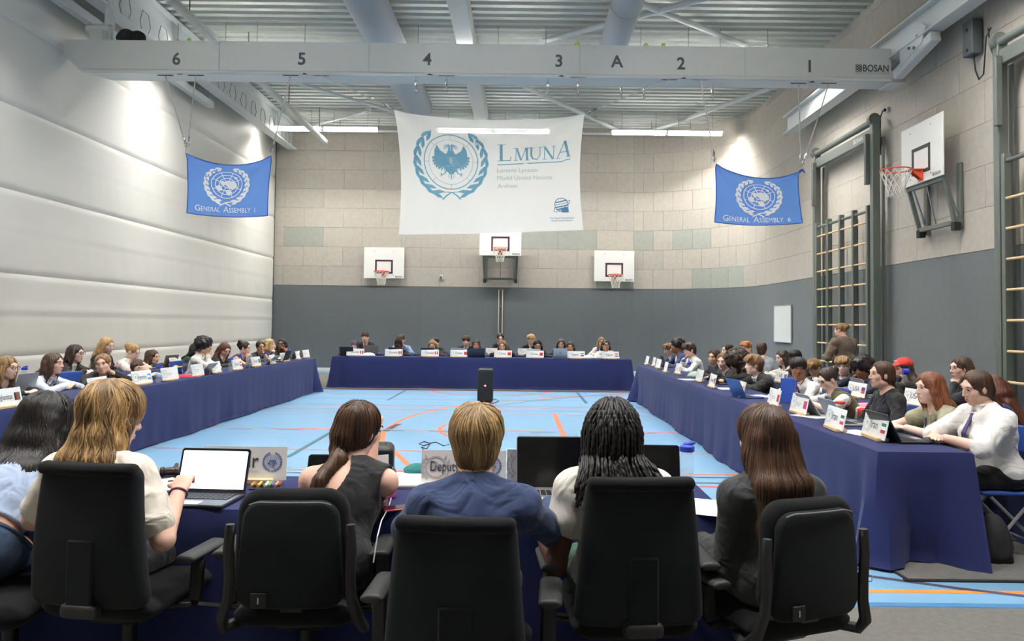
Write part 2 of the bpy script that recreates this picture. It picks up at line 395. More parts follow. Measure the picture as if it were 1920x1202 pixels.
brace((545, 152), zb, (742, 210), zb, 'diagonal roof tube behind the left rope of the banner', .045)
brace((690, 208), zb, (560, 244), zb, 'thin roof tube towards the left back lamps', .04)
# light battens: painted housing, glowing tube, end caps, suspension
m_tube = mat('lit_diffuser', (255, 253, 250), .5, emit=TUBE_STRENGTH); m_tube_side = mat('diffuser_side', (255, 252, 248), .5, emit=4.0)
def lamp_proto():
    r = empty('tube_lamp', (0, 0, 0), 0, 'lamp', 'lamp')
    b = MB(); b.prism([(-.055, .05), (-.04, .09), (.04, .09), (.055, .05)], (-.82, 0, 0), (0, 1, 0), (0, 0, 1), (1.64, 0, 0)); b.build('housing', m_wsteel, r)
    for s_ in (-1, 1): b = MB(); b.box((0, s_*.052, -.008), (1.56, .008, .105), ch=.002); b.build('diffuser_side', m_tube_side, r)
    b = MB(); b.box((0, 0, .012), (1.56, .094, .008)); b.build('lens', m_tube, r)
    for s_ in (-1, 1):
        b = MB(); b.box((s_*.80, 0, .045), (.035, .1, .07), ch=.01); b.build('end_cap', m_wsteel, r)
        b = MB(); b.tube([(s_*.5, 0, .09), (s_*.5, 0, .575)], .006, 5); b.build('suspension', m_gsteel, r)
    return r
lp = lamp_proto(); first = True
cxs = [(-6.79, -5.13), (-1.76, -.08), (3.36, 5.02)]
nm3 = ('first pair from the left padded wall', 'pair glowing through the white banner', 'pair near the curved corner')
for ri, (ly, lz) in enumerate([(21.6, 7.2), (15.3, 7.2), (9.0, 7.2), (3.0, 7.2)]):
    for pi_, pr in enumerate(cxs):
        for k, x in enumerate(pr):
            if ri and pi_ == 2: x -= .45
            z = lz+.015
            lab = (('outer' if k == 0 else 'inner') if pi_ != 1 else ('left' if k == 0 else 'right')) if pi_ != 2 else ('inner' if k == 0 else 'outer')
            label = f'{lab} lit tube lamp of the {nm3[pi_]}' if ri == 0 else 'lit tube lamp under the deck in a row nearer than the back wall'
            g = 'tube lamps in the row at the back wall' if ri == 0 else 'tube lamps in the nearer rows'
            if first: lp.location = (x, ly, z); lp['label'] = label; lp['group'] = g; first = False
            else: copy_tree(lp, (x, ly, z), 0, label, g)
r = empty('cable_conduit', (0, 22.6, 7.42), 0, 'thin pale conduit rail along the top of the back wall', 'rail')
b = MB(); b.bar((-7.2, 0, 0), (5.2, 0, 0), .05, .06); b.build('rail', m_wsteel, r)
b = MB()
for k in range(11): b.tube([(-6.9+k*1.2, 0, .03), (-6.9+k*1.2, 0, .42)], .012, 5)
b.build('hanger', m_gsteel, r)

# ================================================================ RIGGING BEAM
BY = 12.4; zt, zl = 6.285, 5.735
m_beam = mat('pale_grey_powder_coat', (203, 206, 203), .32, var=.012, spec=.5)
m_txt = mat('dark_grey_lettering', (74, 74, 76), .6, var=.05); m_slot = mat('slot_dark', (58, 36, 44), .7, var=.1)
rig = empty('rigging_beam', (-.7, BY, zl), 0, 'long pale beam with numbers 6 to 1 spanning the hall', 'beam')
o = rig.location.copy()
yb_ = at(400, 152, 2, zl).y; bd = max(.45, yb_-BY)
b = MB(); F_ = [(-7.84, zt), (-7.84, 6.03), (-7.53, zl), (6.2, zl+.0), (6.2, zt)]
vs = [Vector((x, BY, z))-o for x, z in F_]+[Vector((x+(.28 if i == 2 else 0.03 if i < 2 else 0), BY+bd, z)) - o for i, (x, z) in enumerate(F_)]
b.add(vs, [(0, 1, 2, 3, 4), (9, 8, 7, 6, 5)]+[(i, (i+1) % 5, 5+(i+1) % 5, 5+i) for i in range(5)]); b.build('casing', m_beam, rig)
b = MB(); b.box(Vector((6.32, BY+bd/2, 5.81))-o, (.26, bd-.02, .22), ch=.015); b.build('end_box', m_beam, rig)
for x in (-2.66, .92, 3.72, -5.2):
    b = MB(); b.box(Vector((x, BY-.004, (zt+zl)/2))-o, (.012, .008, zt-zl)); b.build('panel_joint', m_steel, rig)
b = MB(); b.tube([Vector((-7.5, BY+.012, zl+.022))-o, Vector((6.2, BY+.012, zl+.022))-o], .034, 20); b.build('bottom_lip', mat('glossy_lip', (206, 209, 206), .16, var=.01, spec=.8), rig, smooth=True)
ffront = lambda u, v: Vector((u, BY-.004, v))-o
for t_, px, py in (('6', 331, 110), ('5', 566, 110), ('4', 801, 111), ('3', 1048, 114), ('A', 1157, 115), ('2', 1277, 119), ('1', 1518, 124)):
    p = at(px, py, 1, BY); b = MB(); put_text(b, t_, .29, ffront, p.x, p.z-.10, 'c', bold=.022); b.build('lettering', m_txt, rig)
p = at(1618, 134, 1, BY); q = at(1666, 134, 1, BY); b = MB(); put_text(b, 'BOSAN', .165, ffront, p.x, p.z, 'l', bold=.02, width=q.x-p.x); b.build('lettering', m_txt, rig)
b = MB(); p = at(1610, 128, 1, BY)
for i in range(2):
    for j in range(3): b.tube([ffront(p.x-.028+i*.056+.024*math.cos(a), p.z+.045-j*.042+.017*math.sin(a)) for a in [k*pi/4 for k in range(8)]], .006, 4, closed=True)
b.build('emblem', m_txt, rig)
p = at(1605, 139, 1, BY); b = MB(); put_text(b, 'SPORTINSTALLATIES', .045, ffront, p.x, p.z, 'l', width=.56); b.build('lettering', mat('pale_lettering', (150, 150, 150), .6), rig)
STN = {}
for t_, px, py in (('6', 331, 141), ('5', 566, 141), ('4', 801, 142), ('3', 1048, 145), ('2', 1277, 149), ('1', 1518, 156)):
    for k, dx in ((0, -21), (1, 36)):
        p = at(px+dx, py, 2, zl); STN[t_, k] = Vector((p.x, p.y, zl))
        b = MB(); b.box(p-o+Vector((0, 0, -.003)), (.27, .035, .006), ch=.002); b.build('rope_slot', m_slot, rig)
    p = at(px+5, py-3, 2, zl); b = MB(); b.prism([(-.05, -.03), (.05, -.03), (0, .04)], p-o, (1, 0, 0), (0, -1, 0), (0, 0, -.006)); b.build('marker', m_slot, rig)
for x, nm_ in ((-7.2, 'hanger_bracket'),):
    b = MB(); b.box(Vector((x, BY+bd/2, zt+.3))-o, (.14, .1, .62), ch=.01); b.bar(Vector((x, BY+bd/2, zt+.55))-o, Vector((x-.2, BY+bd/2, 7.8))-o, .08, .08); b.build(nm_, m_wsteel, rig)
b = MB(); b.box(Vector((-7.36, BY+.2, zt+.09))-o, (.3, .2, .34), ch=.05); b.box(Vector((-7.36, BY+.2, zt+.25))-o, (.5, .16, .2), ch=.06); b.build('end_bracket', m_wsteel, rig)
# things left lying on top of the beam
def ball(px, label, rad, m, z=zt):
    p = at(px, 75, 1, BY+.07); b = MB(); b.lathe([(rad*math.sin(a), rad-rad*math.cos(a)) for a in [pi*i/10+.01 for i in range(11)]], (0, 0, 0), 14)
    s_ = MB(); s_.tube([(rad*1.004*math.cos(t)*math.cos(.5*math.sin(2*t)), rad*1.004*math.sin(t)*math.cos(.5*math.sin(2*t)), rad+rad*1.004*math.sin(.5*math.sin(2*t))) for t in [2*pi*i/40 for i in range(40)]], .002, 4, closed=True)
    o_ = b.build('tennis_ball', m, smooth='all', loc=(p.x, BY+.07, z+.001), label=label, cat='ball', group='balls stranded on the rigging beam'); s_.build('seam', m_wsteel, o_)
m_ball = mat('yellow_green_felt', (196, 214, 78), .9, bump=.3, bscale=300, var=.05)
ball(1082, 'yellow ball on the beam above the digit three', .045, m_ball); ball(1211, 'yellow ball on the beam, nearer the letter A of the two', .04, mat('pale_green_felt', (190, 206, 120), .9, var=.05)); ball(1244, 'yellow ball on the beam nearest the digit two', .04, m_ball)
ball(355, 'yellow ball on the beam above the digit six', .035, m_ball)
b = MB(); rs = random.Random(3); p = at(246, 75, 1, BY+.2)
for k in range(9): b.lathe([(.13*math.sin(a), .10-.10*math.cos(a)) for a in [pi*i/7+.01 for i in range(8)]], (rs.uniform(-.16, .16), rs.uniform(-.05, .05), rs.uniform(0, .06)), 10)
b.build('black_bundle', mat('black_cloth', (34, 35, 38), .9, bump=.4, bscale=30, var=.2), smooth='all', loc=(p.x, BY+.22, zt+.002), label='crumpled black bundle lying on the left end of the beam', cat='bundle')

# right wall I-beam carrying the rigging beam
rr = ibeam('carrier_beam', (6.28, 4.5, 6.12), (6.28, 17.5, 6.12), .26, .44, m_wsteel, 'white I-beam on brackets along the right wall')
for y in (17.3, 12.0, 6.5):
    b = MB(); b.box(Vector((6.5, y, 6.45))-rr.location, (.38, .14, .16), ch=.01); b.build('wall_bracket', m_wsteel, rr)
hp = empty('hinge_bracket', (6.2, 11.7, 5.9), 0, 'hinged steel bracket joining the beam end to the right I-beam', 'bracket')
b = MB(); b.prism([(-.35, -.05), (.3, .1), (.42, .32), (.3, .42), (-.35, .3)], (-.03, 0, 0), (0, -1, 0), (0, 0, 1), (.03, 0, 0)); b.build('side_plate', m_wsteel, hp)
b = MB(); b.bar((.06, .6, -.1), (.06, -.55, .12), .16, .16, ch=.01); b.build('arm', m_wsteel, hp)
b = MB()
for a, c in ((.1, .1), (.2, .25), (-.05, .15)): b.tube([(-.05, -a, c), (-.02, -a, c)], .025, 8)
b.build('bolt', m_gsteel, hp)

# ================================================================ ROPES AND HOOKS
m_rope = mat('grey_white_rope', (196, 194, 186), .8, var=.25, vscale=60)
FY = 12.62
def rope(A, B_, label, hook=True, sag=0):
    A, B_ = Vector(A), Vector(B_); r = empty('rope', A, 0, label, 'rope', 'ropes and hooks under the rigging beam'); d = B_-A; L = d.length
    n = 26; b = MB()
    pts = [d*(i/n)+Vector((0, 0, -sag*4*(i/n)*(1-i/n))) for i in range(n+1)]
    b.tube(pts, .011, 6); b.build('cord', m_rope, r, smooth='all')
    if hook:
        e = d; dn = d.normalized(); h = MB(); h.tube([e-dn*.2, e-dn*.14, e-dn*.08], [.012, .026, .014], 8)
        a = dn.cross(Vector((0, 1, 0))).normalized()
        h.tube([e-dn*.08+a*.022*math.sin(t)+dn*.05*(1-math.cos(t)) for t in [2*pi*k/10 for k in range(10)]], .006, 5, closed=True); h.build('snap_hook', m_chrome, r, smooth=True)
    return r
def hook(p, ln, label): return rope(p, p+Vector((0, 0, -ln)), label)
hook(STN['4', 0], .28, 'first of two short rope hooks under the digit four'); hook(STN['4', 1], .26, 'second of two short rope hooks under the digit four')
hook(STN['3', 0], .28, 'first of two short rope hooks under the digit three'); hook(STN['3', 1], .28, 'second of two short rope hooks under the digit three')
for px in (1165, 1208, 1336):
    p = at(px, 158, 1, BY+bd-.05); hook(Vector((p.x, BY+bd-.05, zl)), .22, f'{("first", "second", "third")[(1165, 1208, 1336).index(px)]} small far-side beam hook counting from the letter A')

# ================================================================ BANNER AND FLAGS
class Cloth:
    """hanging cloth spanned by four photographed corners in the plane Y = FY; S(u,v) gives its surface"""
    def __init__(s, tl, tr, br, bl, sag, rip, side=0, seed=0):
        s.c = [at(*p, 1, FY) for p in (tl, tr, br, bl)]; s.sag, s.rip, s.sd, s.seed = sag, rip, side, seed
    def S(s, u, v, off=0):
        a, b, c, d = s.c; p = a*((1-u)*(1-v))+b*(u*(1-v))+c*(u*v)+d*((1-u)*v)
        sg = s.sag*4*u*(1-u)*(1-v)**2; bs = .25*s.sag*4*u*(1-u)*v**3
        x = s.sd*math.sin(pi*v)*(1-2*u)
        e0 = math.exp(-((u*1.2-v*.9)/.06)**2)*math.exp(-3*u)*.9+math.exp(-((u*.7-v*1.3)/.05)**2)*math.exp(-3*u)
        e1 = math.exp(-(((1-u)*1.2-v*.9)/.06)**2)*math.exp(-3*(1-u))+math.exp(-(((1-u)*.6-v*1.5)/.05)**2)*math.exp(-2.6*(1-u))
        y = s.rip*(.6*math.sin(5*u+2.4*v+s.seed)+.35*math.sin(11*u-5*v+2*s.seed)*v)+s.rip*.9*(e0+e1)
        return p+Vector((x, -y-off, -sg-bs))
def cloth_thing(name, cl, m, hem, label, cat, n=(44, 28)):
    root = empty(name, cl.S(.5, 0), 0, label, cat); o_ = root.location.copy()
    b = MB(); b.grid(lambda u, v: cl.S(u, v)-o_, *n); b.build('cloth', m, root, smooth='all')
    if hem:
        E_ = [cl.S(i/30, 0) for i in range(30)]+[cl.S(1, i/20) for i in range(20)]+[cl.S(1-i/30, 1) for i in range(30)]+[cl.S(0, 1-i/20) for i in range(20)]
        b = MB(); b.tube([p-o_ for p in E_], .008, 5, closed=True); b.build('hem', hem, root, smooth='all')
    return root, o_
class Decal:
    """flat print: polygons in crop pixels carried on the cloth a few millimetres proud"""
    def __init__(s, cl, o_, box, eps=.006): s.cl, s.o, s.b, s.e = cl, o_, box, eps; s.mb = MB()
    def fn(s, x, y):
        x0, y0, x1, y1 = s.b; return s.cl.S((x-x0)/(x1-x0), (-y-y0)/(y1-y0), s.e)-s.o
    def poly(s, P): s.mb.add([s.fn(x, -y) for x, y in P], [tuple(range(len(P)))])
    def strip(s, P, wd):
        P = [Vector((x, y)) for x, y in P]; vs = []; n = len(P)
        for i, p in enumerate(P):
            t = (P[min(i+1, n-1)]-P[max(i-1, 0)]).normalized(); k = wd[i] if hasattr(wd, '__len__') else wd
            nn = Vector((-t.y, t.x))*k/2; vs += [p+nn, p-nn]
        s.mb.add([s.fn(v.x, -v.y) for v in vs], [(2*i, 2*i+1, 2*i+3, 2*i+2) for i in range(n-1)])
    def arc(s, c, r, a0, a1, wd, n=48, ry=None): s.strip([(c[0]+r*math.cos(a0+(a1-a0)*i/n), c[1]+(ry or r)*math.sin(a0+(a1-a0)*i/n)) for i in range(n+1)], wd)
    def leaf(s, p, ang, L, W):
        ca, sa = math.cos(ang), math.sin(ang); q = [(0, 0), (.3, .42), (.65, .36), (1, 0), (.65, -.2), (.3, -.3)]
        s.poly([(p[0]+L*a*ca-W*b_*sa, p[1]+L*a*sa+W*b_*ca) for a, b_ in q])
    def text(s, t_, size, x, y, **k): put_text(s.mb, t_, size, s.fn, x, -y, **k)
    def build(s, name, m, root): return s.mb.build(name, m, root)
def wreath(d, c, R, ry, leaf, wid, n=8, a_end=2.35):
    """two laurel branches opening upwards"""
    for sd in (-1, 1):
        for k in range(n):
            a = .22+a_end*k/(n-1)
            for off, tw in ((-.10, .35), (.10, -.42)):
                rx, r2 = R*(1+off), ry*(1+off); x = c[0]+sd*rx*math.sin(a); y = c[1]+r2*math.cos(a)
                tx, ty = sd*R*math.cos(a), -ry*math.sin(a); an = math.atan2(ty, tx)+sd*(-tw if off < 0 else -tw)*-.8
                d.leaf((x, y), an, leaf*(1-.25*k/n), wid*(1 if sd*off > 0 else -1))
def un_emblem(d, c, r, k=1.0):
    for i in range(1, 5): d.arc(c, r*i/4, 0, 2*pi, r*.055)
    for i in range(8):
        a = i*pi/4+pi/8; d.strip([(c[0]+r*.25*math.cos(a), c[1]+r*.25*math.sin(a)), (c[0]+r*math.cos(a), c[1]+r*math.sin(a))], r*.045)
    for P in ([(-.75, .2), (-.5, .05), (-.35, .2), (-.3, .45), (-.45, .5), (-.62, .42)], [(-.3, -.12), (0, -.3), (.35, -.28), (.62, -.1), (.66, .2), (.4, .38), (.12, .3), (-.05, .1)],
              [(-.12, .42), (.2, .4), (.36, .6), (.2, .82), (0, .74)], [(-.45, -.2), (-.28, -.3), (-.12, -.1), (-.2, .12), (-.4, .02)], [(.5, -.62), (.68, -.55), (.6, -.4), (.46, -.45)]):
        d.poly([(c[0]+r*x, c[1]+r*y) for x, y in P])
    wreath(d, c, r*1.34, r*1.32, r*.60, r*.25, 9)
    d.strip([(c[0]-r*.42, c[1]+r*1.5), (c[0], c[1]+r*1.28), (c[0]+r*.42, c[1]+r*1.02+r*.2)], r*.08); d.strip([(c[0]+r*.3, c[1]+r*1.52), (c[0]-r*.1, c[1]+r*1.3)], r*.08)
m_flag = mat('un_blue_polyester', (108, 154, 226), .65, var=.02, bump=.04, bscale=300, tl=.35); m_hem = mat('blue_hem', (52, 84, 178), .7, var=.04)
m_white = mat('white_print', (255, 255, 255), .7, var=.01); m_faint = mat('faint_print', (150, 180, 226), .7, var=.01)
for num, corners, box, small, label in (
        ('1', ((352, 289), (510, 293), (503, 405), (350, 399)), (135, 635, 760, 1090), 'DISARMAMENT AND INTERNATIONAL SECURITY', 'blue flag with white world emblem reading GENERAL ASSEMBLY 1 near the padded wall'),
        ('6', ((1341, 308), (1497, 323), (1504, 418), (1339, 417)), (160, 672, 780, 1110), 'SIXTH COMMITTEE: LEGAL', 'blue flag with white world emblem reading GENERAL ASSEMBLY 6 near the curved corner')):
    cl = Cloth(*corners, sag=.17, rip=.035, side=.02, seed=float(num)); root, o_ = cloth_thing('flag', cl, m_flag, m_hem, label, 'flag')
    d = Decal(cl, o_, box); cx = (box[0]+box[2])/2-(15 if num == '1' else -12)
    un_emblem(d, (cx, box[1]+200), 118); d.build('emblem', m_white, root)
    d = Decal(cl, o_, box); x0, x1 = box[0]+57, box[0]+540; yy = box[1]+425 if num == '1' else box[1]+418
    d.text('G', 62, x0, yy, width=40); d.text('ENERAL', 50, x0+46, yy, width=150); d.text('A', 62, x0+222, yy, width=40); d.text('SSEMBLY', 50, x0+264, yy, width=172); d.text(num, 50, x0+466, yy); d.build('lettering', m_white, root)
    d = Decal(cl, o_, box); d.text(small, 16, (x0+x1)/2-(160 if num == '1' else 70), yy+24, width=320 if num == '1' else 140); d.build('small_lettering', m_faint, root)
    if num == '1':
        J = cl.S(0, 0); K = at(349, 275, 1, FY); rope(STN['6', 0], K, 'left rope holding the first flag under the digit six'); rope(STN['6', 1], K+Vector((.03, 0, .01)), 'right rope holding the first flag under the digit six')
        rope(STN['5', 0], cl.S(1, 0)+Vector((.01, 0, .05)), 'rope from the digit five to the near corner of the first flag')
    else:
        rope(STN['2', 1], cl.S(0, 0)+Vector((-.02, 0, .04)), 'rope from the digit two to the corner of the sixth flag')
        K = cl.S(1, 0)+Vector((.03, 0, .12)); rope(STN['1', 0], K, 'first rope under the digit one holding the sixth flag'); rope(STN['1', 1], K+Vector((.04, 0, .02)), 'second rope under the digit one holding the sixth flag')
        b = MB(); b.tube([Vector((0, 0, 0)), Vector((.05, -.02, .03)), Vector((.09, -.02, -.03))], [.03, .02, .006], 6); b.build('knot', m_hem, root, smooth='all', loc=cl.S(1, 0)-o_)
    b = MB(); b.tube([K-o_, cl.S(0 if num == '1' else 1, 0)-o_], .008, 5); b.build('tie', m_rope, root)
m_ban = mat('white_banner_cloth', (250, 248, 241), .7, var=.01, bump=.05, bscale=200, tl=.4, alpha=.93)
m_teal = mat('teal_print', (126, 182, 204), .7, var=.03); m_teal2 = mat('pale_grey_print', (190, 198, 198), .7); m_navy2 = mat('steel_blue_print', (86, 132, 174), .7, var=.05)
cl = Cloth((741, 210), (1095, 217), (1094, 431), (747, 439), .10, .05, .07, 2.2); root, o_ = cloth_thing('banner', cl, m_ban, None, 'large white banner with teal eagle emblem reading LMUNA', 'banner', (70, 44))
bx = (95, 95, 1727, 1130)
d = Decal(cl, o_, bx, .008); c = (555, 500)
d.arc(c, 243, 0, 2*pi, 9, 64); d.arc(c, 200, 0, 2*pi, 3, 64)
for k in range(8): a = k*pi/4; d.strip([(c[0]+200*math.cos(a), c[1]+200*math.sin(a)), (c[0]+240*math.cos(a), c[1]+240*math.sin(a))], 3)
wreath(d, c, 306, 300, 150, 44, 8, 2.05)
d.strip([(475, 835), (510, 800), (555, 772), (600, 768), (650, 770)], [13, 12, 9, 6, 3]); d.strip([(640, 832), (605, 800), (560, 772), (510, 768), (462, 772)], [13, 12, 9, 6, 3])
d.poly([(530, 400), (580, 400), (600, 440), (640, 470), (630, 540), (600, 580), (570, 610), (540, 610), (510, 580), (480, 540), (470, 470), (512, 440)])
for sd in (-1, 1):
    f = lambda x, y: (555+sd*x, y)
    d.poly([f(10, 430), f(50, 430), f(95, 400), f(120, 350), f(145, 400), f(150, 460), f(150, 500), f(60, 530), f(10, 520)])
    for k in range(8):
        a = -.25+k*.24; L = 155-7*k; d.poly([f(50, 470+8*k), f(58, 492+8*k), f(20+L*math.cos(a), 500+L*.8*math.sin(a)+6), f(20+L*math.cos(a-.05), 492+L*.8*math.sin(a)-8)])
    d.poly([f(2, 405), f(2, 350), f(14, 338), f(30, 345), f(48, 360), f(34, 362), f(22, 368), f(22, 405)])
    for k in range(4): d.strip([f(28, 352+8*k), f(48, 350+10*k), f(66, 360+10*k)], [4, 5, 1])
    d.strip([f(45, 575), f(60, 605), f(85, 615)], [14, 9, 6])
    for k in range(4): a = -1+k*.75; d.strip([f(85, 615), f(85+24*math.cos(a), 615+26*math.sin(a))], [8, 2])
    d.strip([f(16, 600), f(26, 625), f(12, 655)], [3, 5, 2])
d.strip([(555, 600), (555, 630), (555, 660)], [6, 12, 2])
d.build('eagle_emblem', m_teal, root)
d = Decal(cl, o_, bx, .0085); mf = mat('feather_line_print', (196, 222, 230), .7)
for r_ in range(5):
    for k in range(5): x = 490+k*33+(16 if r_ % 2 else 0); y = 455+r_*26; d.strip([(x-14, y), (x, y+11), (x+14, y)], 3)
d.build('feather_lines', mf, root)
d = Decal(cl, o_, bx, .008)
def serif(d, strokes, serifs, th=5):
    for a, b_, w_ in strokes: d.strip([a, b_], w_)
    for x0, x1, y in serifs: d.strip([(x0, y), (x1, y)], th)
serif(d, [((1012, 335), (1012, 490), 26), ((1000, 486), (1098, 486), 9), ((1094, 488), (1102, 450), 7)], [(978, 1048, 335), (975, 1030, 490)])
serif(d, [((1150, 372), (1143, 488), 7), ((1152, 372), (1192, 488), 17), ((1192, 488), (1234, 372), 7), ((1240, 372), (1248, 488), 18)], [(1125, 1165, 372), (1222, 1262, 372), (1125, 1162, 488), (1228, 1268, 488)])
serif(d, [((1283, 370), (1283, 450), 17), ((1361, 370), (1361, 450), 7), ((1283, 446), (1300, 478), 15), ((1298, 478), (1340, 482), 9), ((1338, 482), (1361, 446), 7)], [(1262, 1306, 370), (1345, 1378, 370)])
serif(d, [((1402, 368), (1402, 482), 7), ((1402, 370), (1480, 482), 18), ((1484, 366), (1484, 484), 7)], [(1382, 1412, 368), (1466, 1502, 366), (1384, 1422, 482)])
serif(d, [((1520, 478), (1578, 322), 8), ((1580, 320), (1622, 466), 22), ((1540, 425), (1602, 418), 7)], [(1500, 1545, 480), (1598, 1640, 464)])
d.strip([(975, 526), (1300, 516), (1560, 511), (1600, 494), (1636, 492)], [9, 9, 8, 8, 8]); d.build('lettering', m_teal, root)
d = Decal(cl, o_, bx, .008)
d.text('Lorentz Lyceum', 56, 975, 597, width=370); d.text('Model United Nations', 56, 975, 667, width=502); d.text('Arnhem', 56, 977, 740, width=180); d.build('small_lettering', m_teal2, root)
d = Decal(cl, o_, bx, .008); c = (1550, 900)
d.arc(c, 60, 0, 2*pi, 6, 40)
for k in (-30, -8, 14, 34): w_ = math.sqrt(60*60-k*k); d.strip([(c[0]-w_, c[1]+k+10), (c[0], c[1]+k), (c[0]+w_, c[1]+k-12)], 10 if k != -8 else 4)
for k in range(5): d.poly([(c[0]-10+k*14, c[1]+30), (c[0]+4+k*14, c[1]+22), (c[0]+14+k*12, c[1]+66), (c[0]+4+k*12, c[1]+70)])
d.strip([(c[0]-60, c[1]+20), (1478, 958), (1500, 965), (1560, 935), (1625, 880), (1630, 862), (1605, 868)], [5, 8, 5, 4, 6, 6, 3])
d.text('The Hague International', 24, 1438, 1025, width=212); d.text('Model United Nations', 24, 1450, 1048, width=190); d.build('globe_emblem', m_navy2, root)
rope(STN['5', 1], cl.S(0, 0)+Vector((-.03, 0, .02)), 'slanting rope from the digit five to the banner corner'); rope(STN['2', 0], cl.S(1, 0)+Vector((.03, 0, .02)), 'slanting rope from the digit two to the banner corner')
# ================================================================ BASKETBALL, WALL BARS, WALL FITTINGS
m_bb = mat('white_backboard', (240, 240, 234), .35, var=.012); m_tgt = mat('dark_maroon_line', (62, 40, 48), .5, var=.05); m_tgt2 = mat('black_line', (52, 54, 52), .5, var=.05)
m_org = mat('orange_hoop_paint', (226, 92, 56), .4, var=.04); m_net = mat('white_net_cord', (226, 222, 210), .85, var=.08)
def hoop(name, loc, rz, label, bw, bh, m_line, frame=None, brand='BOSAN'):
    """backboard in the local XZ plane, playing side towards -Y; origin at the bottom centre of the board"""
    r = empty(name, loc, rz, label, 'basketball hoop', 'basketball hoops')
    b = MB(); b.box((0, .014, bh/2), (bw, .028, bh), ch=.008); bd_ = b.build('backboard', m_bb, r)
    tw_, th_, z0 = bw*.44, bh*.45, bh*.15; b = MB(); lw = .055
    for c, d in (((0, -.003, z0+lw/2), (tw_, .006, lw)), ((0, -.003, z0+th_-lw/2), (tw_, .006, lw)), ((-tw_/2+lw/2, -.003, z0+th_/2), (lw, .006, th_-2*lw)), ((tw_/2-lw/2, -.003, z0+th_/2), (lw, .006, th_-2*lw))): b.box(c, d)
    b.build('target_square', m_line, bd_)
    b = MB(); put_text(b, brand, .07, lambda u, v: Vector((u, -.004, v)), bw/2-.05, .035, 'r', bold=.02); b.build('lettering', m_txt, bd_)
    b = MB()
    for x in (-.3, .3):
        for z in (bh*.88, bh*.1): b.lathe([(.012, 0), (.012, .006)], (x, -.006, z), 8, Matrix.Rotation(pi/2, 3, 'X'))
    b.build('bolt', m_chrome, bd_)
    rz_ = bh*.2; b = MB(); b.tube(circle((0, -.40, rz_), .228, 32), .011, 8, closed=True); rim = b.build('rim', m_org, r, smooth='all')
    b = MB(); b.prism([(-.07, .02), (.07, .02), (.07, -.17), (-.07, -.17)], (0, -.012, rz_), (1, 0, 0), (0, 0, 1), (0, .012, 0))
    b.prism([(0, .012), (-.18, .012), (-.18, -.012), (0, -.15)], (-.05, -.012, rz_), (0, 1, 0), (0, 0, 1), (.008, 0, 0)); b.prism([(0, .012), (-.18, .012), (-.18, -.012), (0, -.15)], (.045, -.012, rz_), (0, 1, 0), (0, 0, 1), (.008, 0, 0))
    b.box((0, -.1, rz_+.006), (.15, .2, .012)); b.build('rim_bracket', m_org, r)
    b = MB(); N = 12; rows = [(.228, -.012), (.205, -.10), (.165, -.19), (.135, -.28), (.118, -.37), (.115, -.42)]
    for k in range(N):
        for sg in (-1, 1):
            b.tube([Vector((rr*math.cos(2*pi*(k+sg*.5*i)/N), -.40+rr*math.sin(2*pi*(k+sg*.5*i)/N), rz_+z)) for i, (rr, z) in enumerate(rows)], .006, 4)
    b.build('net', m_net, rim)
    if frame:
        D = frame                                        # stand-off from the wall
        b = MB(); b.box((-.46, D-.03, -.28), (.10, .05, 1.0), ch=.006); b.build('wall_plate', m_gsteel, r)
        b = MB(); b.box((.46, D-.03, -.28), (.10, .05, 1.0), ch=.006); b.build('wall_plate', m_gsteel, r)
        for x in (-.53, .53):
            b = MB(); b.bar((x, .06, .05), (x*.93, D-.12, -.74), .06, .06, ch=.005); b.build('swing_arm', m_gsteel, r)
            b = MB(); b.tube([(x*.85, .07, .1), (x*.9, D-.06, -.6)], .018, 8); b.build('gas_strut', m_chrome, r, smooth=True)
            b = MB(); b.box((x*.93, D-.11, -.76), (.09, .12, .13), ch=.01); b.build('pivot_block', m_black, r)
            b = MB(); b.bar((x*.8, .05, .05), (x*.8, .05, bh*.9), .05, .04, ch=.005); b.build('board_stay', m_gsteel, r)
        b = MB(); b.bar((-.53, .07, -.03), (.53, .07, -.03), .06, .07, ch=.005); b.build('cross_bar', m_gsteel, r)
        b = MB(); b.bar((-.5, D-.13, -.70), (.5, D-.13, -.70), .06, .07, ch=.005); b.build('cross_bar', m_gsteel, r)
        b = MB(); b.tube([(0, .09, -.05), (0, D-.13, -.68)], .012, 8); b.build('lock_rod', m_chrome, r)
    else:
        for x in (-.4, .4):
            b = MB(); b.box((x, .065, bh*.5), (.06, .08, bh*.8), ch=.005); b.build('wall_plate', m_gsteel, r)
    return r
p = at(719.5, 522, 1, 23.36); hoop('basketball_hoop', p, 0, 'small basketball hoop low on the back wall, first from the left padded wall', 1.27, .985, m_tgt)
p = at(1151.5, 528, 1, 23.36); hoop('basketball_hoop', p, 0, 'small basketball hoop low on the back wall, nearest the curved corner', 1.27, .985, m_tgt)
p = at(938, 479.5, 1, 22.95); hoop('basketball_hoop', p, 0, 'basketball hoop on a grey swing frame half hidden by the banner', 1.30, 1.0, m_tgt, .5)
pa = at(1690, 354, 0, 6.3); pb = at(1768, 329, 0, 6.3); pm = (pa+pb)/2
hoop('basketball_hoop', (6.3, pm.y, pm.z), -pi/2, 'large basketball hoop on a grey swing frame on the right wall', abs(pa.y-pb.y), .97, m_tgt2, .37)
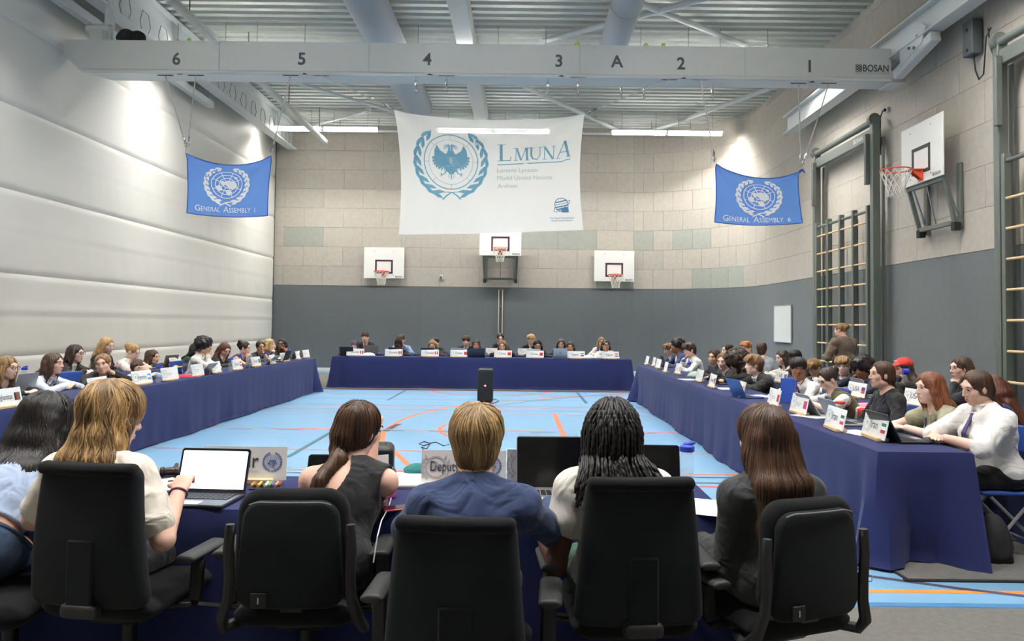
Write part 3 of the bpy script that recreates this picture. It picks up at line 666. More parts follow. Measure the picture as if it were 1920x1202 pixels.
# volleyball post rail under the middle hoop, wall socket
r = empty('wall_rail', (at(937, 690, 1, 23.4).x, 23.45, 0), 0, 'narrow steel slide rail below the middle hoop', 'rail')
for x in (-.06, .06): b = MB(); b.box((x, 0, 1.35), (.03, .05, 2.55), ch=.004); b.build('rail_profile', mat('aluminium', (206, 202, 184), .45, metal=.1, var=.03), r)
b = MB(); b.box((0, .012, 1.35), (.09, .02, 2.55)); b.build('slot', mat('rail_slot_grey', (84, 82, 76), .6, var=.1), r)
b = MB(); b.box((0, -.02, .95), (.05, .06, .12), ch=.01); b.box((0, -.02, 2.1), (.05, .06, .06), ch=.01); b.build('slider', m_gsteel, r)
p = at(827, 519, 1, 23.45); b = MB(); b.box((0, 0, 0), (.1, .05, .14), ch=.008); o_ = b.build('wall_socket', m_wsteel, loc=(p.x, 23.45, p.z), label='small socket box on the back wall between two hoops', cat='socket')
b = MB(); b.box((0, -.03, -.02), (.07, .02, .07), ch=.006); b.build('flap', m_gsteel, o_)
# whiteboard on the right wall
pa = at(1452, 574, 0, 6.66); pb = at(1484, 643, 0, 6.66); r = empty('whiteboard', (6.66, (pa.y+pb.y)/2, (pa.z+pb.z)/2), 0, 'narrow white board hung on the grey part of the right wall', 'board'); wd, hg = abs(pa.y-pb.y), abs(pa.z-pb.z)
b = MB(); b.box((0, 0, 0), (.02, wd, hg), ch=.003); b.build('panel', mat('board_white', (232, 234, 230), .35, var=.01), r)
for s_ in (-1, 1):
    b = MB(); b.box((-.004, s_*wd/2, 0), (.03, .02, hg+.02), ch=.003); b.build('frame_side', mat('board_frame', (172, 176, 174), .4, metal=.3), r)
    b = MB(); b.box((-.004, 0, s_*hg/2), (.03, wd, .02), ch=.003); b.build('frame_rail', MATS['board_frame'], r)
# wall bars in lifting frames
def wallbars(y0, y1, xw, label, ztop, zlad, zr0, dz, nb, brand=None):
    r = empty('wall_bars', (xw, (y0+y1)/2, 0), 0, label, 'wall bars', 'wall bars on the right wall'); Y = lambda y: y-(y0+y1)/2
    for nm_, y in (('frame_post', y0), ('frame_post', y1)):
        b = MB(); b.box((0, Y(y), ztop/2), (.14, .12, ztop), ch=.008); b.build(nm_, m_gsteel, r)
        b = MB(); b.box((.15, Y(y), ztop/2-.15), (.03, .08, ztop-.4), ch=.004); b.build('guide_rail', m_gsteel, r)
    b = MB(); b.bar((0, Y(y0), ztop-.28), (0, Y(y1), ztop-.28), .1, .2, ch=.006); b.build('top_rail', m_gsteel, r)
    b = MB(); b.tube([(-.02, Y(y0), ztop-.06), (-.02, Y(y1), ztop-.06)], .06, 14); b.build('winding_shaft', m_gsteel, r, smooth=True)
    for y in (y0, y1):
        b = MB(); b.tube([(-.02, Y(y)-.05, ztop-.03), (-.02, Y(y)+.05, ztop-.03)], .11, 18); b.build('winding_drum', m_gsteel, r, smooth=True)
        b = MB(); b.box((-.1, Y(y)+(.1 if y == y0 else -.1), ztop-.75), (.09, .07, .95), ch=.008); b.build('cover_channel', m_gsteel, r)
    for i in range(3): b = MB(); b.bar((.12, Y(y0)+.3+i*.7, .02), (.12, Y(y0)+.3+i*.7, zlad-.1), .03, .03); b.build('rear_bar', m_edge, r)
    ys = [y0+.16+(y1-y0-.32)*i/nb for i in range(nb+1)]
    for y in ys: b = MB(); b.box((-.04, Y(y), zlad/2+.04), (.1, .07, zlad), ch=.006); b.build('upright', m_gsteel, r)
    b = MB(); b.tube([(-.04, Y(ys[0]), zlad-.06), (-.04, Y(ys[-1]), zlad-.06)], .03, 10); b.build('top_bar', m_gsteel, r, smooth=True)
    rm = None; z = zr0
    while z < zlad-.2:
        for a, c in zip(ys, ys[1:]):
            if rm is None: q = MB(); q.tube([(0, -(c-a)/2+.036, 0), (0, (c-a)/2-.036, 0)], .019, 10); rm = q.mesh('rung', True, m_wood)
            link('rung', rm, r, loc=(-.06, Y((a+c)/2), z))
        z += dz
    if brand: b = MB(); put_text(b, brand, .12, lambda u, v: Vector((-.056, -u, v)), -Y(y0)-.75, ztop-.32, 'l', bold=.01); b.build('lettering', m_wsteel, r)
    return r
pn = at(1640, 223, 0, 6.45); pf = at(1531, 285, 0, 6.45)
wallbars(pn.y, pf.y, 6.45, 'grey framed wall bars with wooden rungs behind the standing woman', 5.42, 3.78, .45, .383, 4, 'BOSAN')
pn2 = at(1881, 656, 0, 6.45)
wallbars(pn2.y-2.65, pn2.y, 6.45, 'grey framed wall bars cut off at the right edge, nearest the viewer', 5.5, 3.85, .45, .405, 4)
p = at(1828, 72, 0, 6.62); r = empty('winch_box', (6.585, p.y, p.z), 0, 'dark grey control box high on the right wall', 'box'); b = MB(); b.box((0, 0, 0), (.16, .24, .52), ch=.012); b.build('housing', mat('anthracite', (88, 92, 94), .5, var=.04), r)
b = MB(); b.box((-.085, .0, .12), (.01, .035, .04)); b.box((-.085, .0, -.18), (.01, .035, .04)); b.build('screw_recess', m_edge, r)
b = MB(); b.tube([(0, -.02, -.26), (0, -.06, -.5), (0, -.14, -.66), (0, -.25, -.62), (0, -.32, -.1), (.02, -.4, .0)], .012, 6); b.build('cable', m_black, r, smooth=True)
b = MB(); b.tube([(0, -.36, 0), (0, -.42, -.3), (0, -.55, -.6)], .012, 6); b.build('cable', m_black, r, smooth=True)
p = at(1664, 206, 0, 6.65); b = MB(); b.box((0, 0, 0), (.05, .09, .09), ch=.008); o_ = b.build('wall_socket', m_wsteel, loc=(6.65, p.y, p.z), label='white socket with black plug above the far wall bars', cat='socket')
b = MB(); b.tube([(-.03, 0, 0), (-.07, .04, -.01), (-.08, .1, -.1), (-.08, .12, -.4), (-.06, .14, -.8)], .012, 6); b.tube([(-.02, 0, 0), (-.06, .02, 0)], .03, 8); b.build('plug_cable', m_black, o_, smooth=True)
# ================================================================ PEOPLE: one distance field per skin, garment and head of hair
class Field:
    """signed distance on a grid, built from rounded cones and ellipsoids with soft unions, turned into a smooth surface"""
    def __init__(s, lo, hi, h):
        s.lo = np.array(lo, float); s.h = h; s.n = np.ceil((np.array(hi)-s.lo)/h).astype(int)+1
        s.F = np.full(s.n, .25, np.float32)
    def sub(s, lo, hi):
        a = np.clip(np.floor((np.minimum(lo, hi)-s.lo)/s.h).astype(int), 0, s.n); b = np.clip(np.ceil((np.maximum(lo, hi)-s.lo)/s.h).astype(int)+1, 0, s.n)
        sl = tuple(slice(i, j) for i, j in zip(a, b)); ax = [np.float32(s.lo[i])+np.float32(s.h)*np.arange(a[i], b[i], dtype=np.float32) for i in range(3)]
        return sl, ax[0][:, None, None], ax[1][None, :, None], ax[2][None, None, :]
    def join(s, sl, d, k, sub=False):
        F = s.F[sl]
        if d.size == 0: return
        if sub:
            a, b = F, -d; hh = np.maximum(k-np.abs(a-b), 0)/k; s.F[sl] = np.maximum(a, b)+hh*hh*k/4
        else:
            hh = np.maximum(k-np.abs(F-d), 0)/k; s.F[sl] = np.minimum(F, d)-hh*hh*k/4
    def cone(s, a, b, ra, rb, k=.02, sub=False):
        a = np.asarray(a, float); b = np.asarray(b, float); m = max(ra, rb)+k+3*s.h
        sl, x, y, z = s.sub(np.minimum(a, b)-m, np.maximum(a, b)+m); ab = b-a; L2 = max(float(ab@ab), 1e-9)
        t = np.clip(((x-a[0])*ab[0]+(y-a[1])*ab[1]+(z-a[2])*ab[2])/L2, 0, 1)
        d = np.sqrt((x-a[0]-t*ab[0])**2+(y-a[1]-t*ab[1])**2+(z-a[2]-t*ab[2])**2)-(ra+(rb-ra)*t)
        s.join(sl, d.astype(np.float32), k, sub)
    def chain(s, P, R_, k=.02):
        for i in range(len(P)-1): s.cone(P[i], P[i+1], R_[i], R_[i+1], k)
    def ell(s, c, r, M=None, k=.02, sub=False):
        c = np.asarray(c, float); r = np.asarray(r, float); m = max(r)+k+3*s.h
        sl, x, y, z = s.sub(c-m, c+m); x, y, z = x-c[0], y-c[1], z-c[2]
        if M is not None: x, y, z = (M[0][i]*x+M[1][i]*y+M[2][i]*z for i in range(3))
        k0 = np.sqrt((x/r[0])**2+(y/r[1])**2+(z/r[2])**2); k1 = np.sqrt((x/r[0]**2)**2+(y/r[1]**2)**2+(z/r[2]**2)**2)+1e-6
        s.join(sl, (k0*(k0-1)/k1).astype(np.float32), k, sub)
    def cut(s, p, n, k=.006):
        """keep the side the normal points away from"""
        sl, x, y, z = s.sub(s.lo, s.lo+s.h*s.n); n = np.asarray(n, float); n = n/np.linalg.norm(n)
        d = (x-p[0])*n[0]+(y-p[1])*n[1]+(z-p[2])*n[2]; s.F[sl] = np.maximum(s.F[sl], d[tuple(slice(0, q) for q in s.F[sl].shape)].astype(np.float32)+0*s.F[sl])
    def mesh(s):
        F = s.F; F[0] = F[-1] = .1; F[:, 0] = F[:, -1] = .1; F[:, :, 0] = F[:, :, -1] = .1
        I = F < 0; n = np.array(I.shape)-1
        cnt = np.zeros(n, np.int8)
        for i in (0, 1):
            for j in (0, 1):
                for k in (0, 1): cnt += I[i:i+n[0], j:j+n[1], k:k+n[2]]
        act = np.argwhere((cnt > 0) & (cnt < 8))
        if len(act) == 0: return np.zeros((0, 3)), np.zeros((0, 4), int)
        idx = np.full(n, -1, np.int32); idx[tuple(act.T)] = np.arange(len(act)); acc = np.zeros((len(act), 3)); num = np.zeros(len(act))
        cs = [(i, j, k) for i in (0, 1) for j in (0, 1) for k in (0, 1)]
        V = {c: F[act[:, 0]+c[0], act[:, 1]+c[1], act[:, 2]+c[2]] for c in cs}
        for c in cs:
            for ax in range(3):
                if c[ax]: continue
                e = tuple(1 if q == ax else c[q] for q in range(3)); a, b = V[c], V[e]; mk = (a < 0) != (b < 0)
                t = np.where(mk, a/np.where(mk, a-b, 1), 0); p = np.repeat(np.array(c, float)[None], len(act), 0); p[:, ax] += t; acc[mk] += p[mk]; num += mk
        P = (act+acc/num[:, None])*s.h+s.lo; Q = []
        for ax in range(3):
            o = [q for q in range(3) if q != ax]; A = I.take(range(0, n[ax]), ax); B_ = I.take(range(1, n[ax]+1), ax); e = np.argwhere(A != B_)
            e = e[(e[:, o[0]] > 0) & (e[:, o[1]] > 0) & (e[:, o[0]] < n[o[0]]) & (e[:, o[1]] < n[o[1]])]
            ids = []
            for d0, d1 in ((0, 0), (-1, 0), (-1, -1), (0, -1)):
                c = e.copy(); c[:, o[0]] += d0; c[:, o[1]] += d1; ids.append(idx[tuple(c.T)])
            q = np.stack(ids, 1); flip = A[tuple(e.T)]
            if ax == 1: flip = ~flip
            q[~flip] = q[~flip][:, ::-1]; Q.append(q[(q >= 0).all(1)])
        return P, np.concatenate(Q)
def np_mesh(name, V, Q, tone=None):
    me = bpy.data.meshes.new(name); nq, k = Q.shape; me.vertices.add(len(V)); me.vertices.foreach_set('co', np.ascontiguousarray(V, np.float32).ravel())
    me.loops.add(nq*k); me.loops.foreach_set('vertex_index', np.ascontiguousarray(Q, np.int32).ravel()); me.polygons.add(nq)
    me.polygons.foreach_set('loop_start', np.arange(0, nq*k, k, dtype=np.int32)); me.polygons.foreach_set('use_smooth', np.ones(nq, bool))
    if tone is not None:
        a = me.attributes.new('tone', 'FLOAT', 'POINT'); a.data.foreach_set('value', np.ascontiguousarray(tone, np.float32))
    me.update(calc_edges=True); return me
A3 = lambda *p: np.array(p, float)
def unit(v): return v/(np.linalg.norm(v)+1e-9)
def rotm(yaw=0, pitch=0, roll=0):
    """head frame columns: right, forward, up; yaw turns to the person's left, pitch nods down, roll tilts to the person's right"""
    cy, sy, cp, sp, cr, sr = math.cos(yaw), math.sin(yaw), math.cos(pitch), math.sin(pitch), math.cos(roll), math.sin(roll)
    Z = np.array([[cy, -sy, 0], [sy, cy, 0], [0, 0, 1]]); X = np.array([[1, 0, 0], [0, cp, sp], [0, -sp, cp]]); Y = np.array([[cr, 0, sr], [0, 1, 0], [-sr, 0, cr]])
    return Z @ X @ Y
def skel(hy, hz, hx=0, head=(0, 0, 0), sw=.165, stand=False, lh=None, rh=None, nb=0, pel=None, hips=.55, pole_=None):
    """joints in the person's own frame: forward +Y, right +X, origin on the floor below the hips"""
    S = {}; S['M'] = rotm(*[math.radians(a) for a in head]); H = A3(hx, hy, hz); S['H'] = H
    P0 = A3(0, 0, hips if not stand else .95) if pel is None else A3(*pel)
    S['P'] = P0; N = H - S['M'] @ A3(0, .025, 0)*.8 - A3(0, .05+nb, .165); S['N'] = N
    u = unit(N-P0); r = unit(A3(1, 0, 0)-u*u[0]); f = np.cross(u, r); S['u'], S['r'], S['f'] = u, r, f; S['L'] = np.linalg.norm(N-P0)
    S['B'] = np.stack([r, f, u], 1); S['sw'] = sw
    for sd, key, tgt in ((-1, 'l', lh), (1, 'r', rh)):
        sh = N + r*sd*sw - u*.055 + f*.01; l1, l2 = .285, .25
        t = A3(*tgt) if tgt is not None else sh+A3(sd*.08, .22, -.33)
        d = t-sh; D = np.linalg.norm(d)
        if D > l1+l2-.01: t = sh+d/D*(l1+l2-.01); d = t-sh; D = l1+l2-.01
        if D < .12: t = sh+unit(d)*.12; d = t-sh; D = .12
        a = (l1*l1-l2*l2+D*D)/(2*D); hgt = math.sqrt(max(l1*l1-a*a, 0)); dn = d/D; pole = A3(sd*pole_[0], *pole_[1:]) if pole_ else A3(sd*.9, -.35, -.2 if t[2] < .85 else -.9); pole = unit(pole-dn*(pole@dn))
        S[key+'s'], S[key+'e'], S[key+'w'] = sh, sh+dn*a+pole*hgt, t
    for sd, key in ((-1, 'l'), (1, 'r')):
        hp = P0+A3(sd*.085, .0, -.02)
        if stand: S[key+'h'], S[key+'k'], S[key+'a'] = hp, A3(sd*.09, .02, .5), A3(sd*.1, -.02, .09)
        else: S[key+'h'], S[key+'k'], S[key+'a'] = hp, A3(sd*.11, .41, P0[2]-.03), A3(sd*.12, .40, .09)
    return S
def hp_(S, x, y, z): return S['H']+S['M'] @ A3(x, y, z)
def add_hand(F, S, key, pose, rr):
    e, w_ = S[key+'e'], S[key+'w']; d = unit(w_-e); sd = -1 if key == 'l' else 1
    if w_[2] < .83 and w_[2] > .7: d = unit(A3(d[0]-sd*.25, d[1], d[2]*.1-.04))
    up = A3(0, 0, 1); side = np.cross(d, up); side = unit(side) if np.linalg.norm(side) > .1 else A3(sd, 0, 0); dn = np.cross(side, d)
    if dn[2] > 0: dn = -dn; side = -side
    toward = -1 if (side@A3(sd, 0, 0)) > 0 else 1          # sign of 'side' pointing to the thumb side
    fc = {'flat': .15, 'curl': .6, 'fist': 1.25, 'grip': .95}[pose]
    c = w_+d*.045; Mx = np.stack([side, d, dn], 1); F.ell(c, (.04, .055, max(.016, rr)), Mx, .012)
    r1 = max(.0085, rr*.75)
    for i in range(4):
        o = (i-1.5)*.02; b = w_+d*.085+side*o*-toward; L = (.037, .042, .04, .031)[i if toward*1 > 0 else i]
        d1 = unit(d*math.cos(fc*.6)+dn*math.sin(fc*.6)); d2 = unit(d*math.cos(fc*1.5)+dn*math.sin(fc*1.5))
        F.chain([b-d*.02, b+d1*L, b+d1*L+d2*L*.85], [r1*1.05, r1, r1*.85], .006)
    tb = w_+d*.03+side*toward*.03; d1 = unit(d*.7+side*toward*.6+dn*.35*fc); F.chain([tb, tb+d1*.035, tb+d1*.035+unit(d+dn*.5*fc)*.03], [r1*1.25, r1*1.1, r1*.9], .008)
def torso(F, S, o, w, fem, k=.04, lowcut=None):
    B_, P0, u, f, r, L = S['B'], S['P'], S['u'], S['f'], S['r'], S['L']; at_ = lambda t, x=0, y=0: P0+u*L*t+r*x+f*y
    F.ell(at_(.04, 0, -.02), (.165*w+o, .125*w+o, .13+o), B_, k); F.ell(at_(.36, 0, -.005), (.125*w+o, .095*w+o, .16+o), B_, k); F.ell(at_(.68, 0, -.012), (.148*w+o, .108*w+o, .17+o), B_, k)
    sw = S['sw']; F.cone(S['ls']+f*-.01, S['rs']+f*-.01, .055*w**.5+o, .055*w**.5+o, k)
    F.cone(S['N']+u*.02, S['ls']+u*.01, .045+o, .045+o, .04); F.cone(S['N']+u*.02, S['rs']+u*.01, .045+o, .045+o, .04)
    if fem:
        for sd in (-1, 1): F.ell(at_(.62, sd*.07, .085*w), (.062+o, .055+o, .062+o), B_, .03)
def arms(F, S, o, to=1.0, w=1.0, k=.02):
    for key in 'lr':
        s_, e, h = S[key+'s'], S[key+'e'], S[key+'w']; q = w**.7
        if to <= .5: F.cone(s_, s_+(e-s_)*to*2, .052*q+o, .043*q+o*1.4, k+.01)
        else: F.cone(s_, e, .048*q+o, .040*q+o, k+.01); F.cone(e, e+(h-e)*min(1, (to-.5)*2), .040*q+o, .029+o, k)
def legs(F, S, o, w=1.0):
    for key in 'lr':
        q = w**.7; F.cone(S[key+'h'], S[key+'k'], .082*q+o, .058*q+o, .03); F.cone(S[key+'k'], S[key+'a'], .055*q+o, .040+o, .02)
def head_field(F, S, fem, hs=1.0, h=.01):
    M = S['M']; P = lambda x, y, z: S['H']+M @ (A3(x, y, z)*hs); R_ = lambda *a: np.array(a)*hs
    F.ell(P(0, -.016, .034), R_(.0735, .093, .082), M, .02); F.ell(P(0, .022, -.03), R_(.057 if fem else .06, .066, .083), M, .03)
    F.ell(P(0, .058, -.094), R_(.022 if fem else .027, .021, .019), M, .035)
    for sd in (-1, 1):
        F.ell(P(sd*.042, .052, -.018), R_(.021, .019, .02), M, .025); F.ell(P(sd*.052, .0, -.066), R_(.016, .03, .02), M, .03)
        F.ell(P(sd*.076, -.004, -.006), R_(max(.009, h*.8), .019, .031), M, .008)
    F.cone(P(-.034, .074, .033), P(.034, .074, .033), .013*hs, .013*hs, .02)
    for sd in (-1, 1): F.ell(P(sd*.031, .093, .010), R_(.019, .014, .012), M, .012, True)
    nw = max(.0085, h*.7); F.cone(P(0, .085, .018), P(0, .106, -.026), nw*.85*hs, nw*1.2*hs, .012)
    for sd in (-1, 1): F.ell(P(sd*.011, .094, -.031), R_(.009, .011, .008), M, .008)
    F.ell(P(0, .084, -.061), R_(.024, .010, .012), M, .012)
    F.cone(P(0, -.02, -.05), S['N']-S['u']*.03+S['f']*.005, .052 if fem else .058, .056 if fem else .066, .03)
def sit(F, S, z0=.455):
    sl, x, y, z = F.sub(F.lo, F.lo+F.h*F.n); d = np.maximum(z-z0, y-.29)+0*x; F.F[sl] = np.maximum(F.F[sl], -d.astype(np.float32))
def bounds(S, extra=.14, zlo=-.02):
    P = np.array([v for k, v in S.items() if isinstance(v, np.ndarray) and v.shape == (3,) and k not in ('u', 'r', 'f')])
    lo, hi = P.min(0)-extra, P.max(0)+extra; lo[2] = max(lo[2], zlo); return lo-[.06, .02, 0], hi+[.06, .07, .04]
# ---- hair
def hair_field(S, st, L, h, hs, vol, rs, side=0):
    H, M, N, u, f, r = S['H'], S['M'], S['N'], S['u'], S['f'], S['r']; P = lambda x, y, z: H+M @ (A3(x, y, z)*hs); R_ = lambda *a: np.array(a)*hs
    lo = np.minimum(H-.26*hs, N-[.3, .3, L*.55+.1]); hi = np.maximum(H+.26*hs, N+[.3, .22, .1])
    if st in ('short', 'cap', 'tight', 'scarf', 'bandana', 'crop'): lo, hi = H-.2*hs, H+.2*hs
    if st in ('curly', 'afro', 'bigcurl'): lo, hi = H-.34*hs, H+.3*hs
    F = Field(lo, hi, h); v = vol
    F.ell(P(0, -.018, .038), R_(.082+v, .101+v, .087+v), M, .01)
    if st in ('short', 'crop'):
        F.ell(P(0, -.034, -.03), R_(.066+v*.5, .074+v*.6, .075), M, .02); F.ell(P(0, .0, .072), R_(.074+v, .092+v, .058+v), M, .02)
        if st == 'short':
            for i in range(7): x = -.062+.0205*i; F.cone(P(x, .055, .105), P(x+.014+rs.uniform(-.01, .01), .094+v*.4, .06+rs.uniform(-.012, .012)), .024, .013, .012)
        F.ell(P(0, .115, -.055), R_(.072, .085, .098), M, .012, True); F.cut(P(0, 0, -.075), M @ A3(0, .35, -1))
        for sd in (-1, 1): F.ell(P(sd*.09, .012, -.03), R_(.03, .036, .055), M, .012, True)
        F.cut(P(0, 0, -.10), M @ A3(0, .3, -1))
    elif st in ('curly', 'afro', 'bigcurl'):
        g = {'curly': .03, 'afro': .024, 'bigcurl': .062}[st]
        F.ell(P(0, -.03, .05), R_(.088+g, .1+g, .085+g), M, .02)
        if st == 'bigcurl': F.ell(P(0, -.03, -.08), R_(.13, .1, .13), M, .03)
        F.ell(P(0, .125, -.06), R_(.064, .085, .105), M, .01, True)
        for _ in range({'curly': 150, 'afro': 120, 'bigcurl': 420}[st]):
            a, b_ = rs.uniform(0, 2*pi), rs.uniform(-.75, 1); q = math.sqrt(max(0, 1-b_*b_)); d = A3(q*math.cos(a), q*math.sin(a), b_)
            if d[1] > .45 and b_ < .45: continue
            if b_ < -.3 and st != 'bigcurl': continue
            c = P(d[0]*(.088+g), -.03+d[1]*(.1+g), (.05 if b_ > -.2 else -.03)+d[2]*(.085+g)*(1 if b_ > 0 or st != 'bigcurl' else 1.7)); F.cone(c, P(0, -.03, .02 if b_ > -.2 else -.05)*.35+c*.65, rs.uniform(.012, .021)*hs, .02*hs, .012)
    elif st == 'lowpony':
        F.ell(P(0, -.03, -.015), R_(.080, .088, .085), M, .02); F.ell(P(0, .13, -.03), R_(.072, .10, .15), M, .012, True)
        a = P(0, -.085, -.088); F.cone(P(0, -.07, -.05), a, .055, .03, .03); F.chain([a, N-f*.085+u*.01+r*side*.35, N-f*.12-u*(L*.4)+r*side, N-f*.125-u*L+r*side*1.5], [.028, .03, .026, .010], .015)
    elif st in ('tight', 'bun', 'pony', 'clip'):
        F.ell(P(0, .128, -.03), R_(.074, .10, .15), M, .012, True); F.cut(P(0, 0, -.06), M @ A3(0, .55, -1))
        for sd in (-1, 1): F.ell(P(sd*.086, .006, -.012), R_(.025, .026, .036), M, .01, True)
        if st == 'bun': F.ell(P(0, -.115, .055), R_(.045, .04, .045), M, .02)
        if st == 'clip':
            for q in ((-.02, -.10, .09), (.03, -.09, .10), (.0, -.11, .05)): F.ell(P(*q), R_(.04, .035, .04), M, .02)
        if st == 'pony':
            a = P(0, -.10, -.01); F.chain([a, a-f*.03-A3(0, 0, .05), N-f*.10-u*.02+r*side*.5, N-f*.115-u*(L*.5)+r*side, N-f*.12-u*L+r*side*1.35], [.03, .03, .028, .026, .012], .02)
    elif st in ('long', 'wavy', 'half'):
        F.ell(P(0, .132, -.035), R_(.060 if st != 'half' else .07, .095, .145), M, .012, True)
        for i in range(-2, 3):
            x = i*.034; F.chain([P(x, -.085+abs(i)*.012, .0), P(x*1.1, -.09+abs(i)*.016, -.08), N+r*x*1.3-f*(.085-.012*abs(i))+u*.0, N+r*x*1.35-f*(.10-.008*abs(i))-u*L*.5, N+r*(x*1.3+rs.uniform(-.01, .01))-f*.095-u*L*(1-.06*abs(i)+rs.uniform(-.05, .05))], [.036, .036, .034, .03, .012], .025)
        for sd in (-1, 1):
            if side and sd != side and st != 'wavy': pass
            front = st != 'half'
            if front: F.chain([P(sd*.066, .02, .05), P(sd*.082, .012, -.03), P(sd*.085, .0, -.10), N+r*sd*.085+f*(.04)-u*.04, N+r*sd*.085+f*(.10)-u*L*.55, N+r*sd*.075+f*.11-u*L*.85], [.02, .024, .026, .027, .022, .01], .02)
            else: F.chain([P(sd*.07, -.02, .03), P(sd*.084, -.03, -.06), N+r*sd*.095-f*.05-u*.02, N+r*sd*.095-f*.07-u*L*.7], [.022, .028, .028, .012], .02)
    elif st == 'bob':
        F.ell(P(0, -.03, -.06), R_(.098, .085, .11), M, .03); F.ell(P(0, .132, -.048), R_(.060, .092, .126), M, .012, True)
    elif st == 'scarf':
        F.ell(P(0, -.03, -.05), R_(.09, .09, .11), M, .03); F.ell(P(0, .125, -.03), R_(.058, .075, .085), M, .012, True); F.cone(P(0, .0, -.13), S['N']+f*.03, .075, .10, .03)
    elif st in ('cap', 'bandana'):
        F.ell(P(0, -.018, .045), R_(.088, .106, .086), M, .01); F.cut(P(0, 0, .03 if st == 'cap' else .0), M @ A3(0, .05 if st == 'cap' else .25, -1)); F.ell(P(0, .125, -.055), R_(.07, .08, .1), M, .01, True)
        if st == 'cap':
            for i in range(9): a = (i-4)*.17; F.cone(P(.075*math.sin(a), .085*math.cos(a), .045), P(.085*math.sin(a), .085*math.cos(a)+.065*math.cos(a*.8), .03), .007, .006, .008)
    return F
def hair_locks(V, Q, S, st, hs, n, steps, ds, rad, rs, wav=0, up=.35):
    """tapered locks walked down over the hair surface; returns extra vertices, faces and tones"""
    if n <= 0 or len(V) == 0: return np.zeros((0, 3)), np.zeros((0, 4), int), np.zeros(0)
    T = BVHTree.FromPolygons(V.tolist(), Q.tolist()); M = S['M']; crown = Vector((S['H']+M @ (A3(.012, -.045, .12)*hs)).tolist()); H = Vector(S['H'].tolist()); fw = Vector((M @ A3(0, 1, 0)).tolist()); upv = Vector((M @ A3(0, 0, 1)).tolist())
    vs, fs, tn = [], [], []; zs_ = V[:, 2]; pick = rs.integers(0, len(V), n) if hasattr(rs, 'integers') else [rs.randrange(len(V)) for _ in range(n)]
    short = st in ('short', 'crop')
    for q in pick:
        p = Vector(V[q].tolist()); loc, nrm, _, _ = T.find_nearest(p)
        if loc is None: continue
        ph = 9*loc.x+7*loc.y+rs.random()*.7; tone = min(1, max(0, .5+.33*math.sin(70*loc.x+45*loc.y+11*loc.z)+.5*(rs.random()-.5))); pts = []; rr0 = rad*(.6+.8*rs.random()); lift = .35 if n < 2000 else .3+1.6*rs.random()**3; jit = Vector((rs.random()-.5, rs.random()-.5, rs.random()-.5))*(.5 if not short else 1.3)
        for i in range(steps):
            c = loc-crown; c = c-nrm*c.dot(nrm); cl = c.length+1e-4; top = max(0, min(1, (loc.z-H.z-.02)/.09))
            g = Vector((0, 0, -1)); dr = g*(1.0-(.6*top)) + c/cl*(up+top*.8) + jit*.35
            if short: dr = dr+fw*(.5*top)
            sd_ = nrm.cross(dr)
            if wav: dr = dr+sd_*(wav*math.sin(ph+i*ds*40))
            dr = dr-nrm*dr.dot(nrm)
            if dr.length < 1e-5: break
            dr.normalize(); pts.append((loc+nrm*(rr0*lift), nrm, dr)); p = loc+dr*ds; l2, n2, _, dist = T.find_nearest(p)
            if l2 is None or (l2-loc).length < ds*.25: break
            if dist > .02 and short: break
            if dist > .035: break
            if dist > ds*.8: l2 = p; n2 = nrm
            loc, nrm = l2, n2
        m_ = len(pts)
        if m_ < 3: continue
        b = len(vs)
        for i, (x, nn, dd) in enumerate(pts):
            t = i/(m_-1); ra = rr0*(.35+.65*math.sin(pi*min(1, .18+t*.9)) if t < .9 else .25); a = dd.cross(nn)
            vs += [x+a*ra, x+nn*ra*.9, x-a*ra]; tn += [tone]*3
        for i in range(m_-1):
            j = b+3*i; fs += [(j, j+1, j+4, j+3), (j+1, j+2, j+5, j+4)]
    if not vs: return np.zeros((0, 3)), np.zeros((0, 4), int), np.zeros(0)
    return np.array([tuple(v) for v in vs]), np.array(fs, int), np.array(tn)
def wrinkle(V, amp, seed):
    a = V[:, 0]; b = V[:, 1]; c = V[:, 2]; q = np.sin(38*c+9*a+seed+2.2*np.sin(11*b+seed))*np.sin(17*a+13*b+seed)+.6*np.sin(55*c-31*b+22*a+2*seed)*np.sin(9*a-7*c+seed)
    return V+np.stack([q*amp*.5, q*amp, q*amp*.35], 1)
m_eye = mat('eye_white', (228, 224, 218), .25, var=.01); m_iris = mat('dark_iris', (46, 32, 26), .2, var=.05)
_feat = {}
def feature(kind):
    if kind not in _feat:
        b = MB()
        if kind == 'eye': b.lathe([(.0108*math.sin(a), -.0108*math.cos(a)) for a in [pi*i/8+.001 for i in range(9)]], (0, 0, 0), 10)
        elif kind == 'iris': b.lathe([(.0004, .0012), (.0038, .0009), (.0056, 0), (.0056, -.002)], (0, .0098, 0), 10, Matrix.Rotation(-pi/2, 3, 'X'))
        elif kind == 'lid': b.tube([(-.014, .004, -.002), (-.007, .0095, .001), (0, .0115, .002), (.007, .0095, .001), (.014, .004, -.002)], .0022, 5)
        elif kind == 'eyebrow': b.tube([(-.017, -.003, -.003), (-.006, .003, .001), (.006, .004, .002), (.016, .001, -.001)], [.0014, .0032, .0034, .002], 6)
        elif kind == 'mouth':
            b.tube([(-.022, -.007, -.001), (-.011, .001, .0035), (0, .0035, .0026), (.011, .001, .0035), (.022, -.007, -.001)], [.0012, .0038, .0042, .0038, .0012], 6)
            b.tube([(-.020, -.006, -.003), (-.009, .001, -.006), (0, .003, -.007), (.009, .001, -.006), (.020, -.006, -.003)], [.0012, .0045, .005, .0045, .0012], 6)
        _feat[kind] = b.mesh(kind, 'all')
    return _feat[kind]
